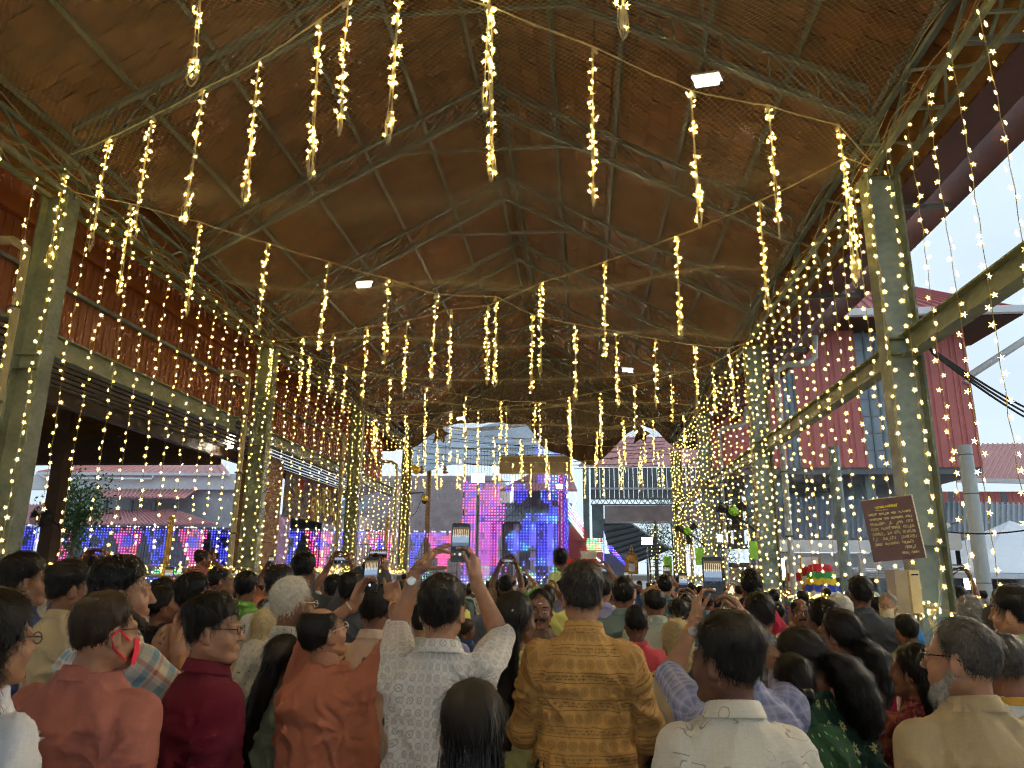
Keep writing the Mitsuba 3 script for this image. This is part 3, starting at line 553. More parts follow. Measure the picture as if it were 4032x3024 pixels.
part(t, 'upper_wall', MB().box([q0[0] + 1.0, 36, 4.6], [q1[0] - .2, 39, 5.6], 'stone_grey')); sheet_roof(t, [q0[0] + .4, 35.5, 5.5], [q1[0] + .3, 35.5, 5.5], [q0[0] + 2.6, 37.5, 7.0], [q1[0] - .2, 37.5, 7.0], 14, 'roof_pink', 'upper_roof')
for k in range(5): part(t, 'pilaster', MB().box([q0[0] + .3 + k * .8, 35.05, 0], [q0[0] + .55 + k * .8, 35.2, 3.95], 'white_dirty'))
sp = at(1700, 2000, y=38); 
t = thing('gold_flagstaff', 'tall golden temple flagstaff with ringed base rising behind the gable', 'flagstaff')
fx_, fz = at(1690, 1850, y=34)[0], at(1690, 1700, y=34)[2]; part(t, 'mast', MB().tube([[fx_, 34, 0], [fx_, 34, fz + .6]], .10, 'gold', 12), 'metal', True)
for z in np.arange(2.5, fz + .5, .16): part(t, 'ring', MB().tube([[fx_, 34, z], [fx_, 34, z + .05]], .125, 'gold', 12), 'metal')
for u in (1660, 1752):
    c = at(u, 1850, y=28.8); t = thing('hanging_bell_lamp', f'{"first" if u < 1700 else "second"} golden tiered lamp hanging in the far gable opening', 'hanging lamp')
    part(t, 'chain', MB().tube([c + [0, 0, .15], c + [0, 0, 1.9]], .012, 'gold', 5))
    for k, (dz, r) in enumerate(((.12, .07), (.02, .10), (-.10, .14))): part(t, 'bowl', MB().tube([c + [0, 0, dz - .05], c + [0, 0, dz - .01], c + [0, 0, dz + .02], c + [0, 0, dz + .06]], [r * .3, r, r * .9, r * .25], 'gold', 12), 'metal', True)
b0, b1 = at(1965, 1795, y=28.6), at(2250, 1866, y=28.6)
t = thing('hanging_board', 'long plain tan board hung behind the gable before the tall light curtain', 'sign')
part(t, 'board', MB().box([b0[0], 28.6, b1[2]], [b1[0], 28.63, b0[2]], 'beige_board')); part(t, 'frame_rail', MB().box([b0[0], 28.585, b0[2] - .05], [b1[0], 28.6, b0[2]], 'brick_wall')); part(t, 'frame_rail', MB().box([b0[0], 28.585, b1[2]], [b1[0], 28.6, b1[2] + .05], 'brick_wall'))
# --- right of centre: far open hall
yh = 40.0; H = lambda u, v, d=0: at(u, v, y=yh + d)
t = thing('far_hall', 'large dark open steel hall with a pink roof beyond the far gable', 'hall')
sheet_roof(t, H(2280, 1838), H(2900, 1838), H(2400, 1722, 4), H(2900, 1722, 4), 26, 'roof_pink', 'roof_sheet')
k0, k1 = H(2325, 1842), H(2900, 1965)
n = 30
for i in range(n): a = k0[0] + (k1[0] - k0[0]) * i / n; part(t, 'cladding_sheet', MB().box([a, yh, k1[2]], [a + (k1[0] - k0[0]) / n - .03, yh + .05, k0[2]], 'steel_dark'), 'paint')
part(t, 'fascia_strip', MB().box([k0[0], yh - .06, H(0, 1928)[2]], [k1[0], yh - .01, H(0, 1921)[2]], 'white_dirty'))
lat = MB(); za, zb = H(2500, 1981)[2], H(2500, 1963)[2]; za2 = za - .05
for z in (za2, zb): lat.bar([k0[0], yh + .3, z], [k1[0], yh + .3, z], .06, .06, 'steel_blue')
for i in range(24): a = k0[0] + (k1[0] - k0[0]) * i / 24; b = a + (k1[0] - k0[0]) / 24; lat.bar([a, yh + .3, za2], [(a + b) / 2, yh + .3, zb], .035, .035, 'steel_blue').bar([(a + b) / 2, yh + .3, zb], [b, yh + .3, za2], .035, .035, 'steel_blue')
part(t, 'lattice_beam', lat, 'paint'); part(t, 'lower_panel', MB().box([k0[0] + .8, yh + 3, H(0, 2042, 3)[2]], [k1[0], yh + 3.1, H(0, 1985, 3)[2]], 'brick_wall')); part(t, 'edge_strip', MB().box([k0[0] + .8, yh + 2.95, H(0, 2050, 3)[2]], [k1[0], yh + 3.1, H(0, 2043, 3)[2]], 'white_dirty'))
for u, v1, d, w in ((2306, 1842, -1., .16), (2345, 1985, 1., .2), (2362, 1985, 4., .2), (2800, 1842, 0, .2)): p = H(u, v1, d); part(t, 'column', MB().box([p[0] - w, p[1] - w, 0], [p[0] + w, p[1] + w, p[2]], 'steel_blue'), 'paint')
s0, s1, s2, s3 = H(2368, 2050, 4), H(2460, 2046, 4), H(2640, 2165, 18), H(2420, 2250, 22)
v = np.array([s0, s1, s2, s3]); part(t, 'inner_roof', MB().add(np.vstack([v, v + [0, 0, .1]]), [[0, 1, 2, 3], [7, 6, 5, 4], [0, 3, 7, 4], [1, 5, 6, 2], [0, 4, 5, 1], [3, 2, 6, 7]], 'roof_grey'))
for i in range(9):
    a, b = s0 + (s3 - s0) * (i + .5) / 9, s1 + (s2 - s1) * (i + .5) / 9; part(t, 'inner_purlin', MB().bar(a - [0, 0, .06], b - [0, 0, .06], .08, .1, 'steel_dark'))
t = thing('lamp_tower', 'dark ringed oil lamp tower with tiny flames before the far hall', 'lamp tower'); c = at(2588, 2300, y=36)
zt = at(2588, 2050, y=36)[2]; part(t, 'shaft', MB().tube([[c[0], 36, 0], [c[0], 36, zt]], [.12, .06], 'steel_dark', 10))
fl = []
for k, z in enumerate(np.arange(1.2, zt - .1, .17)):
    r = .30 - .16 * (z - 1.2) / (zt - 1.2); part(t, 'ring', MB().tube([[c[0], 36, z], [c[0], 36, z + .02], [c[0], 36, z + .04]], [r * .5, r, r * .9], 'steel_dark', 12)); fl += [[c[0] + r * math.cos(a), 36 + r * math.sin(a), z + .06] for a in lr.uniform(0, 6.28, 4)]
fv = np.array(fl); part(t, 'flame', MB().add((fv[:, None] + OCT[0] * np.array([.015, .015, .03])).reshape(-1, 3), (OCT[1][None] + 6 * np.arange(len(fv))[:, None, None]).reshape(-1, 3), 'white_paint'), emit=BULB * .4, kind='stuff')
t = thing('processional_shield', 'golden arched processional shield held high above the far crowd', 'shield'); c = at(2487, 2222, y=33); k = 33 / 2912
vv = [(-24, -36), (24, -36), (25, 20), (18, 36), (8, 44), (0, 46), (-8, 44), (-18, 36), (-25, 20)]
v = np.array([[c[0] + a * k, 33, c[2] + b * k] for a, b in vv]); nv = len(v); f = [[0, i, i + 1] for i in range(1, nv - 1)]; side = [[i, (i + 1) % nv, nv + (i + 1) % nv] for i in range(nv)] + [[i, nv + (i + 1) % nv, nv + i] for i in range(nv)]
part(t, 'plate', MB().add(np.vstack([v, v + [0, .08, 0]]), np.vstack([f, np.array(f)[:, ::-1] + nv, side]), 'gold'), 'metal')
for i in range(12): a = math.pi * (i / 11); part(t, 'boss', MB().sphere([c[0] - 22 * k * math.cos(a), 32.98, c[2] + (10 + 30 * math.sin(a) - 20 * (i in (0, 11))) * k], .04, 'gold', 6), 'metal', True)
part(t, 'idol', MB().sphere([c[0], 32.95, c[2] + .12], .09, 'gold', 8).box([c[0] - .12, 32.9, c[2] - .3], [c[0] + .12, 32.99, c[2] + .02], 'white_dirty'), 'paint'); part(t, 'finial', MB().tube([[c[0], 33.04, c[2] + .5], [c[0], 33.04, c[2] + .6], [c[0], 33.04, c[2] + .85]], [.05, .08, .005], 'gold', 10), 'metal', True); part(t, 'pole', MB().tube([[c[0], 33.12, 0], [c[0], 33.12, c[2] + .4]], .03, 'bamboo', 8))
def umbrella(label, c, tiers, w, h):
    t = thing('tiered_parasol', label, 'parasol'); n = 24
    for k, col in enumerate(tiers):
        z1 = c[2] - k * h / len(tiers); r0 = w * (.62 + .38 * k / len(tiers)); g = np.arange(n * 2) * np.pi / n; rr = r0 * (1 + .035 * np.cos(g * 8)); rb = r0 * 1.12 * (1 + .06 * np.cos(g * 12))
        ring = lambda r, z: np.stack([c[0] + r * np.cos(g), c[1] + r * np.sin(g), g * 0 + z], 1)
        hh = h / len(tiers) * 1.12; v = np.vstack([ring(rr * .55, z1 + .03), ring(rr, z1), ring(rb, z1 - hh)]); i = np.arange(2 * n); j = (i + 1) % (2 * n)
        part(t, 'tier', MB().add(v, np.vstack([np.stack([i + a, j + a, j + a + 2 * n, i + a + 2 * n], 1) for a in (0, 2 * n)]), col), 'matte', True, label=f'{col[4:]} tier of the parasol')
    part(t, 'pole', MB().tube([[c[0], c[1], 0], [c[0], c[1], c[2] + .15]], .025, 'bamboo', 8))
k = at(2240, 2204, y=27.5); umbrella('ceremonial parasol with red, green and yellow tiers beside the tall light curtain', k, ['umb_red', 'umb_green', 'umb_yellow'], .33, .62)
k = at(3228, 2226, y=19); umbrella('ceremonial parasol of five coloured tiers behind the right fairy lights', k, ['umb_red', 'umb_green', 'umb_yellow', 'umb_blue', 'umb_white'], .42, .74)
def flag(label, u, v, y, w, h):
    c = at(u, v, y=y); t = thing('cloth_flag', label, 'flag'); part(t, 'staff', MB().tube([[c[0], y, 0], [c[0], y, c[2] + .1]], .018, 'bamboo', 6))
    xs = np.linspace(0, w, 10); 
    for k, col in enumerate(('flag_white', 'flag_red', 'flag_white', 'flag_red')):
        za, zb = c[2] - h * k / 4, c[2] - h * (k + 1) / 4; p = [[c[0] + .02 + x, y + .05 * math.sin(x * 9 + k), z + .04 * abs(((x / w * 4) % 1) - .5) * (1)] for z in (za, zb) for x in xs]; q = [[i, i + 1, 11 + i, 10 + i] for i in range(9)]; part(t, 'stripe', MB().add(p, q, col).add(np.array(p) + [0, .01, 0], q, col), 'matte', True)
flag('red and white cloth flag beside the parasol at the light curtain', 2285, 2170, 27.2, .55, 1.1); flag('red and white flag behind the right curtain of lights', 3095, 2225, 19.5, .45, .8); flag('second red and white flag behind the right curtain of lights', 3150, 2195, 19.3, .4, .9)
# lit shrine with dotted rooflines
t = thing('lit_shrine', 'small shrine outlined with white, red and green dot lights beside the light poles', 'shrine'); yq = 33.5; Q_ = lambda u, v: at(u, v, y=yq)
g0, g1, g2 = Q_(2235, 2130), Q_(2262, 2010), Q_(2330, 2130); part(t, 'gable', MB().add([g0, g1, g2, g0 + [0, 1, 0], g1 + [0, 1, 0], g2 + [0, 1, 0]], [[0, 2, 1], [3, 4, 5], [0, 1, 4], [0, 4, 3], [1, 2, 5], [1, 5, 4]], 'roof_red')); part(t, 'body', MB().box([g0[0], yq + .05, 0], [g2[0] + .5, yq + 1, g0[2]], 'roof_red'))
P, C = [], []
for k, (c, n) in enumerate((('white', 26), ('cyan', 26), ('red', 22), ('white', 22), ('green', 18))):
    for s in np.linspace(0, 1, n): p = Q_(2238 + s * 58, 1985 + k * 14 + s * 75); P.append(p - [0, .1, 0]); C.append(c if (int(s * n) % 3) else 'white')
for i in range(11):
    for j in range(8): P.append(Q_(2312 + i * 6, 2122 + j * 7)); C.append(('green', 'white', 'green', 'red')[int(lr.integers(4))])
for s in np.linspace(0, 1, 40): P.append(Q_(2377, 2095 + s * 125)); C.append('blue'); P.append(Q_(2330 + s * 70, 2180 + s * 62)); C.append('green' if int(s * 40) % 2 else 'white'); P.append(Q_(2262 + 8 * math.sin(s * 5), 1940 + s * 70)); C.append('white')
leds(t, P, C, .024)
t = thing('blue_light_shrine', 'far shrine roof washed with blue and violet lights behind the shrine', 'shrine'); P, C = [], []
for i in range(26):
    for j in range(16):
        u, v = 2385 + i * 2.9, 2150 + j * 6.5
        if (u - 2380) > (v - 2140) * 1.0 - 6 and lr.random() < .8 and u < 2385 + (v - 2120) * .8: P.append(at(u, v, y=38.5)); C.append('blue' if lr.random() < .65 else 'violet')
leds(t, P, C, .03); z_ = at(2420, 2180, y=39); part(t, 'roof', MB().box([z_[0] - .9, 39, 0], [z_[0] + .7, 41, z_[2]], 'stone_grey'))
# --- right: the tall building with red cladding
yr = 24.0; B = lambda u, v, d=0: at(u, v, y=yr + d)
t = thing('red_clad_building', 'tall building with red ribbed cladding and a tiled hip roof right of the hall', 'building')
zT, zB = B(3450, 1300)[2], B(3450, 1841)[2]
xr0, xr1 = B(2780, 1500)[0], B(3822, 1500)[0]
def clad(x0, x1):
    for a in np.arange(x0, x1 - .1, .42):
        b = min(a + .415, x1); m = MB().box([a, yr, zB], [b, yr + .04, zT], 'panel_red')
        for j in (.04, .30): m.box([a + j, yr - .035, zB], [min(a + j + .05, b), yr, zT], 'panel_red')
        part(t, 'cladding_panel', m, 'paint')
gl0, gl1, gl2, gl3 = B(3060, 1500)[0], B(3125, 1500)[0], B(3378, 1500)[0], B(3500, 1500)[0]
clad(xr0, gl0); clad(gl1, gl2); clad(gl3, xr1)
for a, b in ((gl0, gl1), (gl2, gl3)):
    for z in np.arange(zB, zT - .3, .55): part(t, 'louvre_pane', MB().box([a + .03, yr + .06, z], [b - .03, yr + .075, z + .53], 'pane_blue'), 'gloss')
    for x in np.linspace(a, b, 4): part(t, 'mullion', MB().box([x - .025, yr - .0, zB], [x + .025, yr + .06, zT], 'steel_blue'), 'paint')
part(t, 'inner_wall', MB().box([xr0, yr + .25, zB], [xr1 - .05, yr + .4, zT], 'white_dirty')); part(t, 'side_cladding', MB().box([xr1 - .05, yr + .05, zB], [xr1, yr + 7, zT], 'panel_red')); part(t, 'floor_slab', MB().box([xr0, yr + .05, zB - .2], [xr1, yr + 7, zB - .01], 'stone_grey')); part(t, 'soffit', MB().box([xr0 - 1, yr - 1.2, zT + .02], [xr1 + 1.2, yr + 2, zT + .10], 'beam_black'))
ea, eb = np.array([xr0 - 1, yr - 1.3, zT + .16]), np.array([xr1 + 1.35, yr - 1.3, zT + .16]); ap = B(3440, 1135, 3.5)
sheet_roof(t, ea, eb, [ap[0] - 3, yr + 3.5, ap[2] + .3], [ap[0] + .1, yr + 3.5, ap[2] + .3], 30, 'roof_red', 'roof_tile_row')
part(t, 'eave_gutter', MB().bar(ea + [0, -.06, -.02], eb + [0, -.06, -.02], .2, .22, 'white_paint'), 'paint')
part(t, 'side_roof', MB().add([eb, eb + [0, 10, 0], [ap[0] + .1, yr + 3.5, ap[2] + .3], [ap[0] + .1, yr + 6, ap[2] + .3]], [[0, 1, 2], [1, 3, 2]], 'roof_red'))
part(t, 'rain_pipe', MB().tube([eb + [-.1, -.1, -.1], eb + [-.15, 0, -.9], eb + [-1.3, 1.2, -1.7], eb + [-1.5, 1.25, -2.0]], .11, 'white_paint', 10), 'paint', True)
for u in (2950, 3070, 3290, 3420): p = B(u, 1841, .4); part(t, 'leg', MB().box([p[0] - .14, p[1], 0], [p[0] + .14, p[1] + .28, zB], 'steel_blue'), 'paint')
for j in range(5): part(t, 'open_floor_beam', MB().bar([xr0, yr + 2 + j * .1, zB - .5 - j * .62], [xr1 - 4, yr + 2 + j * .1, zB - .5 - j * .62], .12, .16, 'steel_dark'))
for k in range(16): x = xr0 + .2 + k * .45; part(t, 'open_floor_pane', MB().box([x, yr + 2.7, 2.6], [x + .36, yr + 2.73, zB - .1], ('pane_blue', 'hall_grey', 'steel_blue')[k % 3]), 'gloss')
t = thing('pole', 'grey round pole with joints standing right of the nearest right post', 'pole'); p = at(3810, 1850, y=15.0); part(t, 'shaft', MB().tube([[p[0], 15, 0], [p[0], 15, 4.2]], .13, 'pvc_grey', 14), 'paint', True)
for z in (1.6, 2.5, 3.25, 4.0): part(t, 'joint', MB().tube([[p[0], 15, z], [p[0], 15, z + .02]], .133, 'steel_dark', 14))
t = thing('pole', 'slim blue grey pole standing behind the right curtain of lights', 'pole'); p = at(3290, 1850, y=17.5); part(t, 'shaft', MB().tube([[p[0], 17.5, 0], [p[0], 17.5, 4.6]], .12, 'steel_blue', 14), 'paint', True)
t = thing('pink_roofed_wing', 'wing with a pink sheet roof and red boarded wall at the right edge', 'building'); C_ = lambda u, v, d=0: at(u, v, y=30 + d)
sheet_roof(t, C_(3770, 1888), C_(4300, 1900), C_(3870, 1752, 4), C_(4300, 1748, 4), 22, 'roof_pink', 'roof_sheet'); part(t, 'gutter', MB().bar(C_(3770, 1890, -.1), C_(4300, 1902, -.1), .2, .16, 'white_paint'), 'paint')
a, b = C_(3650, 2000), C_(4300, 1930)
for k in range(28): x = a[0] + (b[0] - a[0]) * k / 28; part(t, 'wall_board', MB().box([x, 30.5, a[2]], [x + (b[0] - a[0]) / 28 - .03, 30.56, b[2]], 'panel_red' if k % 9 != 5 else 'roof_grey'), 'paint')
t = thing('grey_shed', 'long shed with grey corrugated roof and white fascia right of the hall', 'shed'); D = lambda u, v, d=0: at(u, v, y=21 + d)
sheet_roof(t, D(2990, 2128), D(4250, 2134), D(2990, 1962, 3.2), D(4250, 1996, 3.2), 60, 'roof_grey', 'roof_sheet', .03, .06)
f0, f1 = D(2985, 2128, -.1), D(4250, 2150, -.1); part(t, 'fascia', MB().box([f0[0], 20.86, D(0, 2150)[2]], [f1[0], 20.9, f0[2] + .02], 'white_paint'), 'paint')
part(t, 'eave_sheet', MB().box([f0[0], 21.3, D(0, 2200)[2]], [f1[0], 21.34, D(0, 2152)[2]], 'white_dirty'))
for k in range(5): z = D(0, 2200 + k * 9)[2]; part(t, 'shelf_rail', MB().bar([f0[0], 21.5, z], [f1[0], 21.5, z], .08, .05, 'white_dirty'))
room(t, [f0[0], 22.0, 0], [f1[0], 25.5, D(0, 2205, 1)[2]])
for u in (3385, 3700, 4000): p = D(u, 2140); part(t, 'post', MB().box([p[0] - .07, 20.93, 0], [p[0] + .07, 21.07, D(0, 2152)[2]], 'white_dirty'))
for u in (3185, 3420, 3760, 3850): p = D(u, 2255, .8); part(t, 'tube_lamp', MB().box([p[0] - .16, p[1], p[2]], [p[0] + .16, p[1] + .04, p[2] + .04], 'white_paint'), emit=np.array([.75, .8, 1.]) * 12)
for (u, v, w, h, y) in ((3060, 2235, .42, .5, 21.2), (3825, 2285, .34, .42, 18.5)):
    p = at(u, v, y=y); t = thing('display_screen', f'lit blue display screen under the shed {"left of the parasol" if u < 3500 else "right of the nearest right post"}', 'screen'); part(t, 'bezel', MB().box(p + [-w / 2 - .02, .01, -h / 2 - .02], p + [w / 2 + .02, .05, h / 2 + .02], 'black'))
    part(t, 'picture', MB().box(p + [-w / 2, 0, -h / 2], p + [w / 2, .009, h / 2], 'tarp_blue'), emit=(.25, .55, 1.1)); part(t, 'figure', MB().sphere(p + [.02, -.02, .05], .06, 'eye_white', 6).box(p + [-.06, -.02, -h / 2], p + [.1, -.005, .02], 'umb_blue'), emit=(.5, .35, .4))
t = thing('market_tent', 'white pyramid tent at the right edge of the courtyard', 'tent'); p = at(3845, 2258, y=17); q = at(4230, 2070, y=17)
cx_ = q[0]; apx = np.array([cx_, 17 + 2.4, q[2] + .25]); cs4 = [np.array([p[0], 17, p[2]]), np.array([2 * cx_ - p[0], 17, p[2]]), np.array([2 * cx_ - p[0], 21.6, p[2]]), np.array([p[0], 21.6, p[2]])]
for k in range(4):
    a, b = cs4[k], cs4[(k + 1) % 4]; part(t, 'panel', MB().add([a, b, apx, a + [0, 0, .02], b + [0, 0, .02], apx + [0, 0, .02]], [[0, 1, 2], [3, 4, 5]], 'tent_white')); part(t, 'valance', MB().bar(a - [0, 0, .05], b - [0, 0, .05], .02, .10, 'tent_white'))
    part(t, 'leg', MB().bar([a[0], a[1], 0], a, .05, .05, 'white_paint'))
t = thing('shop_box', 'white box cabinet on the grey pole right of the nearest right post', 'cabinet'); p, q = at(3690, 2093, y=15.2), at(3790, 2163, y=15.2); part(t, 'case', MB().box([p[0], 15.2, q[2]], [q[0], 15.5, p[2]], 'white_paint'), 'paint'); part(t, 'bracket', MB().bar([q[0] - .05, 15.3, q[2] - .02], [q[0] - .05, 15.3, q[2] - .35], .06, .06, 'black'))
t = thing('security_camera', 'small white camera on a bracket above the white box cabinet', 'camera'); p = at(3735, 2065, y=15.2); part(t, 'body', MB().bar(p, p + [-.18, -.05, -.10], .08, .07, 'white_paint'), 'paint'); part(t, 'arm', MB().bar(p, [p[0] + .2, 15.2, p[2] + .05], .03, .03, 'steel_dark'))
for k in range(3):
    t = thing('slack_cable', ('upper', 'middle', 'lower')[k] + ' slack black cable running from the girder to the right', 'cable'); a = at(3655 + 8 * k, 1365 + 12 * k, x=XR + .1); b = at(4250, 1690 + 26 * k, y=13); part(t, 'cable', MB().tube(catenary(a, b, .12, 12), .014, 'cable_black', 5))
t = thing('slack_cable', 'thin dark cable sagging right of the nearest post', 'cable'); part(t, 'cable', MB().tube(catenary(at(3660, 2085, y=8.0), at(4200, 2050, y=8), .08, 10), .008, 'cable_black', 5))
# --- things on the posts: brown notice, junction box, wall fans, cameras, loudspeaker, rails
def arc(cx, cz, rx, rz, a0, a1, n=9): g = np.radians(np.linspace(a0, a1, n)); return [(cx + rx * math.cos(a), cz + rz * math.sin(a)) for a in g]
GLYPH = {   # rounded Malayalam letters as pen strokes in a box about 1 high: (strokes, advance)
    'pa': ([arc(.25, .5, .25, .5, 60, 270) + [(.75, 0), (.75, 1)]], .95), 'ra': ([arc(.45, .45, .42, .55, -60, 240, 13)], 1.0), 'tha': ([arc(.3, .4, .28, .38, 300, 60) + arc(.72, .5, .36, .5, 150, -100)], 1.2),
    'ya': ([arc(.25, .5, .24, .45, 70, 290) + arc(.62, .5, .2, .5, 180, 0) + [(.82, 0), (1.1, 0), (1.1, 1)]], 1.3), 'ka': ([arc(.28, .3, .26, .3, 90, 360) + arc(.55, .62, .3, .38, 180, -10) + arc(.95, .3, .25, .3, 180, 420)], 1.3), 'ee': ([arc(.25, .3, .22, .28, 90, 380) + arc(.4, .7, .25, .3, 220, -30)], .7),
    'a': ([arc(.25, .4, .24, .35, 90, 400) + arc(.8, .55, .3, .45, 180, 0) + arc(1.3, .4, .22, .4, 180, -90)], 1.65), 'rra': ([arc(.45, .5, .42, .5, -80, 230, 12), [(.75, .1), (.75, .6)]], 1.05), 'i': ([[(0, 0), (0, .9)] + arc(.18, 1.0, .18, .25, 180, 0)], .5), 'na': ([[(0, 0)] + arc(.25, .6, .22, .4, 180, 0) + [(.47, .1)] + arc(.75, .6, .25, .4, 180, 0) + [(1.0, 0), (1.2, 0), (1.2, 1)]], 1.4),
    'va': ([arc(.28, .45, .26, .42, 80, 300) + arc(.75, .55, .3, .45, 200, -60) + [(.9, 0)]], 1.2), 'ta': ([arc(.42, .72, .3, .28, 30, 270) + arc(.42, .22, .34, .24, 90, -150)], .9), 'zha': ([arc(.35, .6, .3, .4, -30, 220) + arc(.6, .0, .35, .3, 160, -60)], 1.0), 'u': ([arc(.15, -.15, .18, .22, 90, -180)], .3), 'dot': ([arc(.12, .15, .12, .14, 0, 360)], .4), 'bar': ([[(0, 0), (0, 1)]], .3), 'open': ([arc(.5, .5, .45, .75, 130, 230)], .45), 'close': ([arc(-.2, .5, .45, .75, -50, 50)], .4), 'sp': ([], .6)}
def letters(mb, word, org, ex, ez, h, w, col, wrap=None):
    nr_ = np.cross(ex, ez); x = 0.0
    for g in word:
        st, adv = GLYPH[g]
        for s_ in st:
            p = np.array([org + ex * ((x + a) * h * .62) + ez * (b * h) for a, b in s_])
            if wrap is not None: p = wrap(p)
            for a, b in zip(p[:-1], p[1:]):
                if np.linalg.norm(b - a) > 1e-6: mb.bar(a, b, w, w * .4, col, up=nr_)
        x += adv + .16
    return x * h * .62
def width_of(word): return sum(GLYPH[g][1] + .16 for g in word) * .62
t = thing('notice_board', 'brown notice with cream lettering and a yellow heading on the nearest right post', 'sign')
s0 = at(3441, 2214, y=7.62); s1 = at(3424, 1968, y=7.62); s2 = at(3645, 2196, y=7.5); W_ = np.linalg.norm(s2 - s0); ex = (s2 - s0) / W_; ez = (s1 - s0) - ex * ((s1 - s0) @ ex); Hh = np.linalg.norm(ez); ez /= Hh; nr = np.cross(ex, ez); nr = nr if nr[1] < 0 else -nr
n = 10; xs = np.linspace(0, W_, n); bow = -.045 * (xs / W_) ** 2
cur = np.array([s0 + ex * x + ez * z - nr * b_ * 1.0 for z in (0, Hh) for x, b_ in zip(xs, bow)]); q = [[i, i + 1, n + i + 1, n + i] for i in range(n - 1)]
part(t, 'sheet', MB().add(np.vstack([cur, cur - nr * .006]), np.vstack([q, np.array(q)[:, ::-1] + 2 * n]), 'sign_brown'), 'paint', True)
part(t, 'edge', MB().tube(np.vstack([cur[n - 1], cur[2 * n - 1]]), .006, 'sign_white', 5)); part(t, 'top_edge', MB().tube(cur[n:], .004, 'sign_cream', 5))
bowf = lambda p, d: p - nr * (-.045 * (((p - s0) @ ex) / W_) ** 2)[:, None] + nr * d
tm = MB(); head = ['pa', 'u', 'ee', 'tha', 'ya', 'ka', 'sp', 'a', 'rra', 'i', 'ya', 'i', 'pa', 'pa', 'i']; hh_ = .40 * W_ / width_of(head); hh_ = min(hh_, .055 * Hh)
letters(tm, head, s0 + ex * .25 * W_ + ez * Hh * .845, ex, ez, .44 * W_ / width_of(head), .007, 'sign_yellow', lambda p: bowf(p, .006)); part(t, 'heading', tm, kind='stuff')
gl = ['ka', 'ra', 'tha', 'ya', 'pa', 'na', 'va', 'ta', 'i', 'u', 'rra', 'ee', 'a', 'dot', 'zha']; sr = np.random.default_rng(21)
rows_ = [(.09, .92, (6, 7, 3, 9)), (.09, .92, (6, 3, 6, 5)), (.09, .92, (7, 3, 4, 3)), (.09, .92, (3, 9, 6)), (.09, .92, (6, 2, 3, 5)), (.09, .92, (3, 7, 7)), (.09, .85, (4, 8, 7)), (.66, .9, (6,)), (.58, .9, (5, 4))]
for r_, (xa, xb, ws) in enumerate(rows_):
    words = [[gl[int(k)] for k in sr.integers(0, len(gl), n_)] for n_ in ws]; tot = sum(map(width_of, words)); hgt = min(.046 * Hh, (xb - xa) * W_ * .86 / tot); gap = ((xb - xa) * W_ - tot * hgt) / max(1, len(ws) - 1); x_ = xa * W_; lm = MB()
    for wd in words: x_ += letters(lm, wd, s0 + ex * x_ + ez * Hh * (.735 - r_ * .081), ex, ez, hgt, .0042, 'sign_cream', lambda p: bowf(p, .006)) + gap
    part(t, 'text_line', lm, kind='stuff')
part(t, 'underline', MB().bar(s0 + ex * .23 * W_ + ez * Hh * .81 + nr * .006, s0 + ex * .70 * W_ + ez * Hh * .81 + nr * .012, .003, .004, 'sign_cream', up=ez))
t = thing('junction_box', 'open tan plywood junction box on the nearest right post below the notice', 'box'); a, b, c = at(3487, 2245, y=7.55), at(3570, 2240, y=7.35), at(3592, 2415, y=7.35)
hz = a[2] - c[2]; bx0 = np.array([a[0], 7.35, c[2]]); part(t, 'case', MB().box(bx0, bx0 + [b[0] - a[0], .22, hz], 'ply_box_side'), 'paint'); ang = .9
part(t, 'door', MB().bar(bx0 + [b[0] - a[0] + .01, -.0, hz / 2], bx0 + [b[0] - a[0] + .14, .10, hz / 2], .018, hz, 'ply_box'), 'paint'); part(t, 'hasp', MB().bar(bx0 + [b[0] - a[0] + .04, -.0, hz * .9], bx0 + [b[0] - a[0] + .10, .02, hz * .9], .012, .012, 'black'))
t = thing('cable_loop', 'grey conduit looping below the junction box', 'conduit'); g = np.linspace(0, 1, 22); c0 = at(3560, 2425, y=7.6); R_ = .19; pts = [[c0[0] + .02 + R_ * (1 - math.cos(math.pi * s)), 7.66, c0[2] + .02 - .30 * math.sin(math.pi * s) + .5 * s * s] for s in g]; part(t, 'conduit', MB().tube(pts, .017, 'steel_blue', 8), 'paint', True)
t = thing('wire_skein', 'loose skein of cream wire hanging beside the junction box', 'wire')
for k in range(6): part(t, 'strand', MB().tube([[c0[0] + .20 + .02 * k, 7.5, c0[2] + .12], [c0[0] + .19 + .03 * math.sin(k * 2.), 7.5, c0[2] - .02], [c0[0] + .22 + .02 * math.cos(k * 3.), 7.5, c0[2] - .14], [c0[0] + .24, 7.5, c0[2] - .05], [c0[0] + .22, 7.5, c0[2] + .1]], .004, 'cable_cream', 5))
